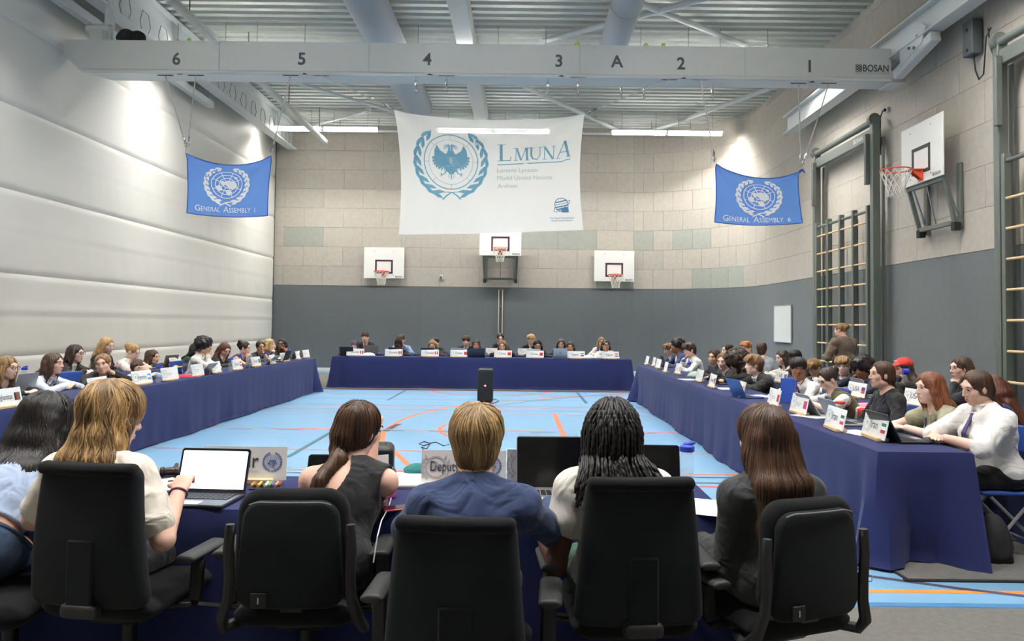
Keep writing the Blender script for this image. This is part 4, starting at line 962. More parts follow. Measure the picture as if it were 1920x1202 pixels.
SKIN = {'fair': (232, 188, 166), 'pale': (238, 202, 184), 'tan': (206, 156, 124), 'brown': (150, 100, 74), 'dark': (92, 60, 46), 'olive': (216, 172, 142)}
HAIRC = {'black': ((20, 18, 19), (52, 47, 46)), 'dark': ((38, 29, 25), (84, 64, 52)), 'brown': ((52, 36, 28), (104, 74, 54)), 'lbrown': ((106, 74, 50), (166, 126, 86)), 'blond': ((168, 128, 80), (222, 188, 132)), 'dblond': ((110, 82, 52), (190, 152, 102)), 'red': ((98, 56, 38), (164, 100, 66)), 'ginger': ((150, 84, 44), (208, 136, 80)), 'purple': ((52, 36, 66), (92, 66, 108)), 'auburn': ((70, 36, 26), (126, 70, 48)), 'gold': ((84, 62, 42), (214, 172, 116)), 'sandy': ((116, 90, 58), (206, 170, 118))}
def skin_mat(k): return mat('skin_'+k, SKIN[k], .5, var=.035, vscale=22, bump=.03, bscale=160, spec=.35)
def hair_mat(k): a, b_ = HAIRC[k]; return mat('hair_'+k, a, .42, var=.22, vscale=55, stretch=(1, 1, .22), bump=.25, bscale=160, attr='tone', rgb2=b_, spec=.45)
def fab(rgb, rough=.85): return mat('cloth_%d_%d_%d' % rgb, rgb, rough, var=.05, vscale=14, bump=.16, bscale=500, sheen=.12, fold=.6)
def fmesh(F, seed=None, amp=.0): V, Q = F.mesh(); return (wrinkle(V, amp, seed) if amp else V), Q
def person_label(l): return l
def person(head_at, face, label, skin='fair', fem=True, hair=('long', 'brown', .3), top=('long', (40, 40, 44)), inner=None, tie=None, head=(0, 0, 0), lh=None, rh=None, hands=('flat', 'flat'), lean=.12,
           leg=(34, 34, 40), w=1.0, hs=1.0, glasses=False, lanyard=None, shoe=(30, 28, 28), stand=False, eyes=True, lod=None, locks=None, wav=0, vol=0, h=None, legs_on=True, group=None, sw=None, extra=None, tt=1.0, nb=0, hips=.55, side=0, closed=False, hx=0, pole=None, seatz=.455, waist=False):
    """seated or standing figure. head_at: head centre in the world; face: heading in degrees (0 = away from the viewer, 90 = to the viewer's left)"""
    X, Y, Zh = head_at; dist = math.hypot(X, Y); rz = math.radians(face); fx, fy = -math.sin(rz), math.cos(rz); gx, gy = math.cos(rz), math.sin(rz)
    base = (X-fx*lean-gx*hx, Y-fy*lean-gy*hx, 0)
    h = h or (.0085 if dist < 9.5 else .0115 if dist < 13 else .0145); hh = min(h, .0075 if dist < 9.5 else .01)
    sd_ = int(abs(X*977+Y*331))%100000; rs = random.Random(sd_); S = skel(lean, Zh, hx, head, (sw or (.158 if fem else .178))*w**.4, stand, lh, rh, nb, hips=hips, pole_=pole)
    root = empty('person', base, rz, label, 'person', group)
    lo, hi = bounds(S); F = Field(lo, hi, hh if dist < 9.5 else h)
    head_field(F, S, fem, hs, F.h); torso(F, S, -.004, w, fem); arms(F, S, 0, 1, w); [add_hand(F, S, k, p, F.h) for k, p in zip('lr', hands)]
    if legs_on: legs(F, S, -.012, w)
    if not stand: sit(F, S, seatz+.007)
    V, Q = F.mesh(); body = link('body', np_mesh('body', V, Q), root, material=skin_mat(skin)); seed = rs.random()*9
    MH = Matrix(S['M'].tolist()).to_4x4()
    def put(kind, m_, x, y, z, par=body, sc=1.0, mir=False, nm_=None):
        o_ = link(nm_ or kind, feature(kind), par, material=m_); T_ = Matrix.Translation(hp_(S, x*hs, y*hs, z*hs).tolist()) @ MH @ Matrix.Diagonal((-sc*hs if mir else sc*hs, sc*hs, sc*hs, 1)); o_.matrix_local = T_; return o_
    hm = hair_mat(hair[1]) if hair else m_black
    if eyes and dist < 24:
        for s_ in (-1, 1):
            if not closed: put('eye', m_eye, s_*.031, .0745, .010); put('iris', m_iris, s_*.031, .0755, .009)
            put('lid', hm if dist > 9 else MATS.get('hair_dark') or hair_mat('dark'), s_*.031, .0775, .014 if not closed else .007, nm_='eyelid'); put('eyebrow', hm, s_*.033, .0865, .034, mir=s_ < 0)
        put('mouth', mat('lips_'+skin, tuple(int(c*k) for c, k in zip(SKIN[skin], (.86, .66, .66))), .45, var=.03), 0, .0905, -.061)
    # clothing
    gT = None
    def drape(p, e=.004):
        if gT is None: return p
        hit = gT.ray_cast(Vector((p+S['f']*.4).tolist()), Vector((-S['f']).tolist()), .5)[0]
        return p if hit is None else (np.array(hit)+S['f']*e if (np.array(hit)-p)@S['f'] > -.03 else p)
    kind, rgb = top[0], top[1]
    if kind:
        F2 = Field(lo, hi, h); o = .010 if kind in ('tee', 'sleeveless', 'long') else .016
        to = {'tee': .36, 'cap': .2, 'sleeveless': 0, 'long': .97, 'blazer': .95, 'sweater': .97, 'vest': 0, 'elbow': .52, 'halter': 0}[kind]*1.0
        torso(F2, S, o, w, fem)
        if to: arms(F2, S, o*.8+(.012 if to < .6 else .004), to, w)
        if kind in ('blazer', 'vest'):
            vz = S['P']+S['u']*S['L']*.5; B_ = S['B']; sl, x, y, z = F2.sub(lo, hi); x, y, z = x-vz[0], y-vz[1], z-vz[2]
            lx, ly, lz = (B_[0][i]*x+B_[1][i]*y+B_[2][i]*z for i in range(3)); g = np.maximum(np.abs(lx)-.018-.23*np.clip(lz, 0, 1)*.8+np.where(lz < 0, 1, 0), .02-ly); F2.F[sl] = np.maximum(F2.F[sl], -g.astype(np.float32))
        if kind in ('sleeveless', 'vest', 'halter', 'cap') and to < .1:
            for k in 'lr': F2.ell(S[k+'s']+S['r']*(.045 if k == 'r' else -.045)-S['u']*.01, (.055, .10, .10), S['B'], .01, True)
        nk = (.07 if kind != 'blazer' else .062) if kind not in ('sleeveless', 'halter') else .085
        F2.ell(S['N']+S['u']*.055+S['f']*.022, (nk, nk*1.12, .085), S['B'], .008, True)
        if extra: extra(F2, S, lo, hi)
        F2.cut(S['P']-A3(0, 0, .075), (0, 0, -1))
        if not stand: sit(F2, S, seatz+.003)
        V, Q = fmesh(F2, seed, .0045 if dist < 9 else .005)
        gT = BVHTree.FromPolygons(V.tolist(), Q.tolist())
        nm_ = {'tee': 't_shirt', 'cap': 'blouse', 'sleeveless': 'sleeveless_top', 'long': 'shirt', 'blazer': 'blazer', 'sweater': 'sweater', 'vest': 'waistcoat', 'elbow': 'shirt', 'halter': 'top'}[kind]
        link(nm_, np_mesh(nm_, V, Q), root, material=fab(rgb))
        if inner:
            F3 = Field(lo, hi, h); torso(F3, S, .006, w, fem)
            if kind == 'vest': arms(F3, S, .014, .97, w)
            F3.cone(S['N']+S['u']*.0-S['f']*.01, S['N']+S['u']*.05+S['f']*.012, .066 if fem else .072, .060 if fem else .068, .015); F3.cone(S['N']+S['u']*.03+S['f']*.0, S['N']+S['u']*.2+S['f']*.03, .05, .052, .005, True); F3.cut(S['N']+S['u']*.055, S['u'])
            if not stand: sit(F3, S, seatz+.01)
            V, Q = fmesh(F3, seed, .002); link('collared_shirt', np_mesh('collared_shirt', V, Q), root, material=fab(inner))
        elif kind in ('long', 'elbow') and len(top) > 2:
            F3 = Field(S['N']-.15, S['N']+.15, min(h, .008)); u, f, r = S['u'], S['f'], S['r']
            F3.cone(S['N']-u*.0-f*.01, S['N']+u*.05+f*.012, .074, .068, .01)
            for s_ in (-1, 1): F3.cone(S['N']+u*.03+f*.065+r*s_*.015, S['N']-u*.02+f*.085+r*s_*.05, .015, .010, .012)
            F3.cone(S['N']-u*.03+f*.0, S['N']+u*.2+f*.03, .058, .06, .005, True); F3.cut(S['N']+u*.06, u); V, Q = F3.mesh(); link('collar', np_mesh('collar', V, Q), root, material=fab(top[2]))
    if tie:
        u, f, r, N, L = S['u'], S['f'], S['r'], S['N'], S['L']; fy_ = .108*w+.022+(.03 if fem else .0); b = MB(); pts = [N+f*.086-u*.005, N+f*.096-u*.04, N+f*(fy_+.004)-u*.13, N+f*(fy_+.012)-u*.26, N+f*(fy_+.0)-u*.36]; wd = [.016, .013, .022, .03, .034]
        vs = []
        for p, q in zip(pts, wd):
            p = drape(p, .008); vs += [p-r*q, p+r*q, p+r*q*.9-f*.012, p-r*q*.9-f*.012]
        b.add([Vector(v.tolist()) for v in vs], [(4*i+j, 4*i+(j+1) % 4, 4*i+4+(j+1) % 4, 4*i+4+j) for i in range(4) for j in range(4)]+[(0, 1, 2, 3), (19, 18, 17, 16)]); b.build('necktie', fab(tie, .6), root)
    if lanyard:
        u, f, r, N = S['u'], S['f'], S['r'], S['N']; b = MB()
        for s_ in (-1, 1): b.tube([Vector(p.tolist()) for p in (N-f*.07+r*s_*.03+u*.035, N+r*s_*.078+u*.022+f*.01, drape(N+r*s_*.072+f*.08-u*.05), drape(N+r*s_*.055+f*.1-u*.11), drape(N+r*s_*.04+f*.1-u*.17), drape(N+r*s_*.02+f*.1-u*.23), drape(N+r*s_*.004+f*.1-u*.28))], .006, 5)
        q = drape(N+f*.1-u*.31, .008); b.box(q.tolist(), (.03, .008, .05)); b.build('lanyard', fab(lanyard, .6), root, smooth=True)
    if legs_on:
        F4 = Field(np.array([lo[0], lo[1], 0.04]), np.array([hi[0], hi[1], S['P'][2]+.2]), max(h, .011)); legs(F4, S, .004, w); F4.ell(S['P']+A3(0, -.02, .0), (.165*w, .13*w, .11), None, .04); F4.ell(S['P']+S['u']*(S['L']*.04)-S['f']*.02, (.165*w+.007, .125*w+.007, .137), S['B'], .04); F4.cut(S['P']+S['u']*.10, S['u']) if waist else None
        if not stand: sit(F4, S, seatz)
        V, Q = fmesh(F4, seed, .003); link('trousers', np_mesh('trousers', V, Q), root, material=fab(leg)); S['legmesh'] = (V, Q)
        for k in 'lr':
            F5 = Field(S[k+'a']-[.09, .13, .1], S[k+'a']+[.09, .27, .1], .012); a = S[k+'a']; F5.cone(a-A3(0, .03, .035), a+A3(0, .14, -.05), .046, .036, .02); F5.cone(a, a+A3(0, -.02, -.04), .045, .045, .02); F5.cut((0, 0, .012), (0, 0, -1)); V, Q = F5.mesh(); link('shoe', np_mesh('shoe', V, Q), root, material=fab(shoe, .5))
    # hair or headgear
    if hair:
        st, col, L = hair[:3]; F6 = hair_field(S, st, L, hh, hs, vol, rs, side); V, Q = F6.mesh()
        if st in ('scarf', 'cap', 'bandana'): link({'scarf': 'headscarf', 'cap': 'cap', 'bandana': 'bandana'}[st], np_mesh('headgear', V, Q), root, material=hair[3])
        else:
            n = locks if locks is not None else (420 if dist < 9.5 else 200 if dist < 13 else 90); near = dist < 9.5
            if st in ('curly', 'afro', 'bigcurl'): n = int(n*.8)
            Vl, Ql, tn = hair_locks(V, Q, S, st, hs, n, (12 if not near else 24) if st not in ('short', 'crop') else 7, .022 if not near else .017, (.0042 if near else .0065) if locks is None else .0027, rs if locks is None else rs, wav if st != 'wavy' else max(wav, .35))
            tb = .3+.2*np.sin(V[:, 0]*120+V[:, 1]*90+1.5*np.sin(V[:, 2]*20+seed)); link('hair', np_mesh('hair', np.concatenate([V, Vl]), np.concatenate([Q, Ql+len(V)]) if len(Ql) else Q, np.concatenate([tb, tn])), root, material=hm)
    if glasses:
        b = MB(); f_ = lambda x, y, z: Vector(hp_(S, x*hs, y*hs, z*hs).tolist())
        for s_ in (-1, 1): b.tube([f_(s_*.033+.023*math.cos(a), .098, .008+.019*math.sin(a)) for a in [2*pi*i/14 for i in range(14)]], .0022 if dist < 10 else .003, 5, closed=True); b.tube([f_(s_*.056, .097, .012), f_(s_*.078, .06, .014), f_(s_*.081, .0, .008)], .002, 5)
        b.tube([f_(-.01, .099, .01), f_(.01, .099, .01)], .002, 5); b.build('glasses', mat('glasses_frame', (60, 50, 46), .3, var=.05), root, smooth='all')
    return root, S
# ================================================================ TABLES UNDER NAVY CLOTHS
m_cloth = mat('navy_tablecloth', (33, 41, 88), .9, var=.05, vscale=5, bump=.22, bscale=420, sheen=.07, spec=.3)
TZ = .735
def tablecloth(name, x0, x1, y0, y1, label, short='', seed=0, amp=1.0, sh=.14, group='navy cloths on the meeting tables', flare=.03):
    """cloth over a row of tables; sides named in `short` (l r f b) hang only a little"""
    cx, cy = (x0+x1)/2, (y0+y1)/2; hx, hy = (x1-x0)/2, (y1-y0)/2; rs = random.Random(seed); b = MB()
    side = [('f', (-hx, -hy), (hx, -hy), (0, -1)), ('r', (hx, -hy), (hx, hy), (1, 0)), ('b', (hx, hy), (-hx, hy), (0, 1)), ('l', (-hx, hy), (-hx, -hy), (-1, 0))]
    ring = []; s_ = 0
    for k, (nm_, a, c, n) in enumerate(side):
        a, c, n = Vector(a), Vector(c), Vector(n); L = (c-a).length; N = max(6, int(L/.055))
        for i in range(N):
            t = i/N; p = a.lerp(c, t); d0, d1 = t*L, (1-t)*L; nn = n.copy()
            pn = Vector(side[k-1][3]); nx = Vector(side[(k+1) % 4][3])
            if d0 < .12: nn = (n*(.5+.5*d0/.12)+pn*(.5-.5*d0/.12)).normalized()
            if d1 < .12: nn = (n*(.5+.5*d1/.12)+nx*(.5-.5*d1/.12)).normalized()
            hang = sh if nm_ in short else TZ-.012
            if nm_ not in short and ((side[k-1][0] in short and d0 < .1) or (side[(k+1) % 4][0] in short and d1 < .1)): hang = TZ-.012
            cr = max(0, 1-min(d0, d1)/.42); ring.append((p, nn, hang, s_+d0, cr, min(d0, d1)))
        s_ += L
    M_ = len(ring); K = 16; f1, f2, f3 = [rs.uniform(0, 6) for _ in range(3)]; vs = []
    for j in range(K+1):
        w_ = j/K
        for (p, n, hang, s0, cr, dd) in ring:
            if j == 0: q = p; z = TZ
            else:
                ww = w_*hang/(TZ); u_ = s0
                fo = amp*(.014*math.sin(u_*2*pi/.74+f1+1.9*math.sin(u_*1.1+f2))*(.5+.5*math.sin(u_*.9+f3))+.005*math.sin(u_*2*pi/.31+f2+1.3*w_)+.022*math.sin(u_*2*pi/2.1+f3))
                fo = fo*ww**1.25+.15*amp*cr*ww**1.3*math.sin(min(1, dd/.30)*pi*1.5+.7)
                out = .006+flare*ww+fo+.012*min(1, w_*10); z = TZ-.004*min(1, w_*8)-hang*w_+(0.014*math.sin(u_*5+f1) if w_ == 1 and hang > .5 else 0)
                if w_ == 1 and hang > .5: out += .015
                q = p+n*out; z = max(z, .012)
            vs.append((q.x, q.y, z))
    fs = [tuple(range(M_))]
    for j in range(K): fs += [(j*M_+i, j*M_+(i+1) % M_, (j+1)*M_+(i+1) % M_, (j+1)*M_+i) for i in range(M_)]
    b.add(vs, fs); return b.build(name, m_cloth, smooth=True, loc=(cx, cy, 0), label=label, cat='tablecloth', group=group)
tablecloth('tablecloth', 2.35, 2.96, 4.9, 15.1, 'navy cloth over the long front table of the right-hand delegates', 'r', 1, 1.15)
tablecloth('tablecloth', 3.68, 4.2, 3.6, 14.6, 'navy cloth over the rear table of the right-hand delegates', 'r', 2, .8)
tablecloth('tablecloth', -5.15, -4.56, 4.6, 16.35, 'navy cloth over the long front table of the left-hand delegates', 'l', 3, 1.0)
tablecloth('tablecloth', -6.38, -5.9, 5.0, 15.4, 'navy cloth over the rear table of the left-hand delegates', 'l', 4, .8)
tablecloth('tablecloth', -4.46, 2.56, 17.42, 18.02, 'navy cloth over the front table facing the viewer at the back wall', 'b', 5, .55, flare=.06)
tablecloth('tablecloth', -4.3, 2.4, 19.0, 19.5, 'navy cloth over the second table at the back wall', 'b', 6, .6)
tablecloth('tablecloth', -2.95, .9, 3.22, 3.92, 'navy cloth over the chairing table in front of the office chairs', '', 7, .8)
# ================================================================ CHAIRS
def rbox(c, half, r, h, taper=0, bend=0, zb=0, extra=None):
    """soft-edged slab: half sizes, corner radius, narrower to the top by taper, bent forwards at its sides"""
    c = np.array(c, float); half = np.array(half, float); F = Field(c-half-.05, c+half+.05, h); sl, x, y, z = F.sub(F.lo, F.lo+h*F.n); x, y, z = x-c[0], y-c[1], z-c[2]
    y = y-bend*x*x-zb*z*z; hx_ = half[0]-taper*(z+half[2])/(2*half[2]) if taper else half[0]
    qx, qy, qz = np.abs(x)-hx_+r[0], np.abs(y)-half[1]+r[1], np.abs(z)-half[2]+r[0]
    a = np.sqrt(np.maximum(qx, 0)**2+np.maximum(qz, 0)**2)+np.minimum(np.maximum(qx, qz), 0)-r[0]+r[1]
    d = np.sqrt(np.maximum(a, 0)**2+np.maximum(qy, 0)**2)+np.minimum(np.maximum(a, qy), 0)-r[1]
    F.F[:] = d.astype(np.float32)
    if extra: extra(F)
    return F.mesh()
m_fabric = mat('black_upholstery', (19, 20, 22), .92, var=.1, vscale=60, bump=.35, bscale=700, sheen=.06, spec=.25)
m_fabric2 = mat('black_rear_shell_fabric', (22, 25, 29), .85, var=.08, vscale=60, bump=.35, bscale=700, sheen=.05, spec=.3)
m_pad = mat('black_soft_plastic', (52, 52, 52), .55, var=.06, vscale=30, spec=.4); m_pipe = mat('grey_piping', (120, 122, 122), .6, var=.05)
m_alu = mat('polished_aluminium', (170, 172, 172), .3, metal=.9, var=.04)
_cm = {}
def cm(k, fn):
    if k not in _cm: _cm[k] = np_mesh(k, *fn())
    return _cm[k]
def office_chair(X, Y, face, ztop, kind, label, padz=.635):
    r = empty('office_chair', (X, Y, 0), math.radians(face), label, 'chair', 'black office chairs at the chairing table'); dz = ztop-(.98 if kind == 'a' else .90)
    sz = .47+dz
    link('seat', cm('seat', lambda: rbox((0, .03, 0), (.25, .245, .045), (.09, .04), .011)), r, loc=(0, 0, sz-.045), material=m_fabric)
    if kind == 'a':
        bk = link('backrest', cm('back_a', lambda: rbox((0, 0, 0), (.24, .034, .265), (.055, .03), .007, taper=.045, bend=.45, zb=.25)), r, loc=(0, -.262, .715+dz), material=m_fabric2)
        link('top_roll', cm('roll_a', lambda: rbox((0, 0, 0), (.196, .030, .024), (.022, .022), .007, bend=.45)), bk, loc=(0, -.014, .247), material=m_fabric)
        b = MB(); b.box((.005, -.033, -.13), (.105, .016, .25), ch=.007); b.build('spine_cover', m_fabric2, bk, smooth=True)
        link('lower_cap', cm('cap_a', lambda: rbox((0, 0, 0), (.072, .03, .028), (.02, .02), .007)), bk, loc=(.005, -.02, -.262), material=m_pad)
        b = MB(); b.bar((.005, -.25, .42+dz), (.005, -.265, .50+dz), .07, .03, ch=.008); b.bar((.005, -.25, .43+dz), (0, 0, .40+dz), .08, .03, ch=.008); b.build('back_bracket', m_black, r)
    else:
        bk = link('backrest', cm('back_b', lambda: rbox((0, 0, 0), (.225, .032, .215), (.09, .03), .007, taper=.02, bend=.5, zb=.3)), r, loc=(0, -.245, .70+dz), material=m_fabric)
        link('rear_shell', cm('shell_b', lambda: rbox((0, 0, 0), (.205, .018, .20), (.07, .016), .007, taper=.03, bend=.5, zb=.3)), bk, loc=(0, -.036, -.022), material=m_fabric2)
        b = MB(); b.tube([(x, -.046+.5*x*x-.006, .176-2.2*max(0, abs(x)-.105)**1.7) for x in [-.150+.300*i/24 for i in range(25)]], .003, 6); b.build('piping', m_pipe, bk, smooth=True)
        b = MB(); b.box((-.105, -.053, -.18), (.058, .006, .056), ch=.003); lb_ = b.build('tag', m_black, bk); b = MB(); b.box((-.105, -.057, -.18), (.004, .003, .022)); b.build('mark', m_wsteel, lb_)
        for s_ in (-1, 1):
            b = MB(); P = [(s_*.222, -.27, .79+dz), (s_*.226, -.272, .70+dz), (s_*.222, -.268, .60+dz), (s_*.226, -.262, .52+dz), (s_*.25, -.25, .44+dz), (s_*.265, -.2, .385+dz), (s_*.2, -.06, .37+dz)]
            for p, q in zip(P, P[1:]): b.bar(p, q, .036, .022, up=(0, 1, .01), ch=.006)
            b.tube(P, [.017, .02, .02, .021, .023, .022, .02], 8); b.build('side_bracket', m_pad, r, smooth=True)
        b = MB(); b.bar((0, -.24, .47+dz), (0, 0, .40+dz), .09, .03, ch=.008); b.build('back_bracket', m_black, r)
    if True:
        for s_ in (-1, 1):
            pad = link('arm_pad', cm('pad', lambda: rbox((0, 0, 0), (.048, .125, .017), (.035, .012), .006)), r, loc=(s_*.305, .0, padz), material=m_pad)
            b = MB(); b.bar((s_*.30, -.02, padz-.02), (s_*.295, -.02, sz-.06), .055, .03, up=(0, 1, 0), ch=.01); b.bar((s_*.295, -.02, sz-.07), (s_*.1, 0, sz-.095), .05, .024, ch=.008); b.build('arm_post', m_black, r, smooth=True)
    b = MB(); b.box((0, 0, sz-.11), (.2, .26, .05), ch=.02); b.tube([(0, 0, sz-.1), (0, 0, .2)], .028, 12); b.tube([(0, 0, .25), (0, 0, .08)], .036, 12); b.build('gas_column', m_black, r, smooth=True)
    b = MB(); b.tube([(.12, .06, sz-.10), (.34, .09, sz-.115)], .007, 6); b.build('lever', m_alu, r)
    for k in range(5):
        a = 2*pi*k/5+.3; e = Vector((.3*math.cos(a), .3*math.sin(a), .085)); b = MB(); b.bar((0, 0, .11), e, .05, .03, ch=.01); b.build('base_arm', m_alu, r)
        b = MB(); t = Vector((-math.sin(a), math.cos(a), 0)); b.tube([e+Vector((0, 0, -.055))-t*.025, e+Vector((0, 0, -.055))+t*.025], .029, 14); b.tube([e+Vector((0, 0, -.02)), e+Vector((0, 0, .01))], .01, 6); b.build('caster', m_black, r, smooth=True)
    return r
p = at(178, 872, 1, 2.74); office_chair(p.x, 3.02, -8, p.z, 'a', 'black office chair under the blonde girl in the white tee')
p = at(545, 925, 1, 2.80); office_chair(p.x, 3.05, 2, p.z, 'b', 'black office chair with curved side brackets under the ponytailed girl')
p = at(868, 972, 1, 2.40); office_chair(p.x-.01, 2.66, -3, p.z, 'a', 'black office chair under the boy in the navy blazer, nearest the viewer', .605)
p = at(1203, 897, 1, 2.68); office_chair(p.x-.02, 2.94, 4, p.z, 'a', 'black office chair under the girl with braids')
p = at(1510, 942, 1, 2.80); office_chair(p.x-.06, 3.03, 20, p.z, 'b', 'black office chair with curved side brackets under the girl in the charcoal blazer', .575)
p = at(30, 1075, 2, .46); office_chair(p.x-.10, p.y+.02, -12, .9, 'c', 'black office chair seat under the girl in jeans') if False else None
r = empty('stool', (-2.1, 3.1, 0), 0, 'black padded swivel stool under the girl in jeans', 'stool')
link('seat', cm('stool', lambda: rbox((0, 0, 0), (.27, .25, .05), (.12, .045), .011)), r, loc=(0, -.05, .415), material=m_fabric)
b = MB(); b.tube([(0, 0, .36), (0, 0, .08)], .03, 12); b.build('gas_column', m_black, r, smooth=True)
for k in range(5):
    a = 2*pi*k/5; b = MB(); b.bar((0, 0, .1), (.27*math.cos(a), .27*math.sin(a), .04), .05, .03, ch=.01); b.build('base_arm', m_alu, r)
m_blue = mat('blue_plastic', (52, 88, 168), .4, var=.03); m_tube2 = mat('grey_tube', (158, 160, 160), .4, metal=.4, var=.03)
def folding_proto():
    r = empty('folding_chair', (0, 0, 0), 0, 'chair', 'chair')
    link('seat', cm('fseat', lambda: rbox((0, .02, 0), (.21, .20, .018), (.05, .015), .01)), r, loc=(0, 0, .43), material=m_blue)
    link('backrest', cm('fback', lambda: rbox((0, 0, 0), (.215, .014, .095), (.045, .012), .007, bend=.5)), r, loc=(0, -.275, .76), material=m_blue)
    for s_ in (-1, 1):
        b = MB(); b.tube([(s_*.205, -.275, .83), (s_*.205, -.24, .66), (s_*.205, -.13, .42), (s_*.205, .22, .012)], .0125, 8); b.build('front_frame', m_tube2, r, smooth=True)
        b = MB(); b.tube([(s_*.18, .16, .41), (s_*.18, -.24, .012)], .0125, 8); b.build('rear_leg', m_tube2, r, smooth=True)
    b = MB(); b.tube([(-.18, -.18, .08), (.18, -.18, .08)], .009, 6); b.tube([(-.205, .17, .07), (.205, .17, .07)], .009, 6); b.build('stretcher', m_tube2, r, smooth=True)
    return r
_fc = []
def folding_chair(x, y, face, label):
    if not _fc: c = folding_proto(); _fc.append(c)
    else: c = copy_tree(_fc[0])
    c.location = (x, y, 0); c.rotation_euler = (0, 0, math.radians(face)); c['label'] = label; c['group'] = 'blue folding chairs'; return c
# loudspeakers
def speaker(x, y, h_, w_, d_, rz, label, led=True):
    r = empty('loudspeaker', (x, y, 0), rz, label, 'speaker')
    link('cabinet', np_mesh('cab', *rbox((0, 0, h_/2), (w_/2, d_/2, h_/2-.004), (.05, .04), .011)), r, material=m_black, loc=(0, 0, .002))
    b = MB(); b.box((0, -d_/2-.002, h_*.5), (w_*.78, .012, h_*.8), ch=.005); b.build('grille', mat('black_grille', (30, 32, 34), .7, bump=.8, bscale=500, var=.1), r)
    b = MB(); b.bar((-w_*.32, 0, h_-.01), (w_*.32, 0, h_-.01), d_*.3, .03, ch=.01); b.build('handle', m_pad, r)
    b = MB(); b.box((0, -d_/2-.01, h_*.5), (.04, .006, .032)); b.build('badge', mat('red_badge', (220, 40, 60), .4, emit=1.5 if led else 0), r)
    if led: b = MB(); b.box((0, -d_/2-.014, h_*.5), (.02, .004, .014)); b.build('badge_light', mat('badge_white', (255, 200, 205), .4, emit=3), r)
    return r
p = at(909, 755, 2, 0); speaker(p.x, p.y+.14, .66, .31, .30, .03, 'black loudspeaker with a glowing red badge standing on the blue floor')
p = at(698, 892, 1, 5.2); speaker(p.x, 5.2, .70, .30, .28, .15, 'second black loudspeaker just beyond the chairing table', False)
b = MB(); b.tube([at(908, 754, 2, .006), at(925, 757, 2, .006), at(935, 752, 2, .006), at(930, 748, 2, .006), at(918, 752, 2, .006), at(922, 764, 2, .006)], .008, 5); b.build('cable', m_black, smooth=True, label='thin cable curled beside the far loudspeaker', cat='cable')
b = MB(); b.tube([at(*q, 2, .006) for q in ((842, 833), (832, 836), (818, 829), (806, 831), (795, 828), (786, 832), (794, 836), (806, 832), (800, 842), (790, 838), (798, 848))], .006, 5); b.build('cable', m_black, smooth=True, label='tangled black cable on the floor before the chairing table', cat='cable')
b = MB(); b.tube([at(*q, 2, .006) for q in ((1588, 1080), (1610, 1074), (1636, 1080), (1634, 1090), (1610, 1090), (1590, 1084))], .004, 5, closed=True); b.build('cable', mat('grey_cable', (120, 122, 130), .6), smooth=True, label='loop of thin grey cable on the floor by the right carpet', cat='cable')
# ================================================================ DELEGATES
HD = lambda px, py, ax, v: tuple(at(px, py, ax, v))
def seat_person(px, py, ax, v, face, label, chair=None, arms_=None, **k):
    hd = HD(px, py, ax, v); z = hd[2]
    ny = math.sqrt(max(0, .45**2-max(0, z-.165-.53)**2)); lean = k.pop('lean', None)
    if lean is None: lean = min(.42, max(.09, ny+.03))
    k.setdefault('hips', .53); k.setdefault('w', .92 if hd[1] < 9 else .98 if hd[1] < 15.5 else 1.06); k.setdefault('hs', 1.0 if hd[1] < 9 else 1.06 if hd[1] < 15.5 else 1.14)
    near = lambda s_, dx, dy, dz: (s_*dx, lean+dy, z+dz)
    A = arms_ or 'table'; y_ = lean+.23
    if A == 'table': lh, rh = (-.10, y_, .775), (.10, y_, .775); hands = ('flat', 'flat')
    elif A == 'fold': lh, rh = (-.03, y_-.02, .785), (.05, y_-.04, .785); hands = ('curl', 'curl')
    elif A == 'chinR': lh, rh = (-.06, y_-.03, .775), near(1, .035, .075, -.155); hands = ('flat', 'fist')
    elif A == 'chinL': lh, rh = near(-1, .035, .075, -.155), (.06, y_-.03, .775); hands = ('fist', 'flat')
    elif A == 'cheekR': lh, rh = (-.06, y_-.03, .775), near(1, .085, .04, -.10); hands = ('flat', 'curl')
    elif A == 'cheekL': lh, rh = near(-1, .085, .04, -.10), (.06, y_-.03, .775); hands = ('curl', 'flat')
    elif A == 'mouth': lh, rh = near(-1, .02, .10, -.16), near(1, .02, .105, -.17); hands = ('curl', 'curl')
    elif A == 'type': lh, rh = (-.07, y_+.03, .785), (.07, y_+.03, .785); hands = ('flat', 'flat')
    elif A == 'lap': lh, rh = (-.12, .25, .62), (.12, .25, .62); hands = ('curl', 'curl')
    k.setdefault('lh', lh); k.setdefault('rh', rh); k.setdefault('hands', hands)
    out = person(hd, face, label, lean=lean, **k)
    if chair:
        rz = math.radians(face); folding_chair(hd[0]+math.sin(rz)*lean, hd[1]-math.cos(rz)*lean, face, chair)
    return out
WH = (232, 232, 228); BK = (28, 28, 31); NV = (36, 42, 72)
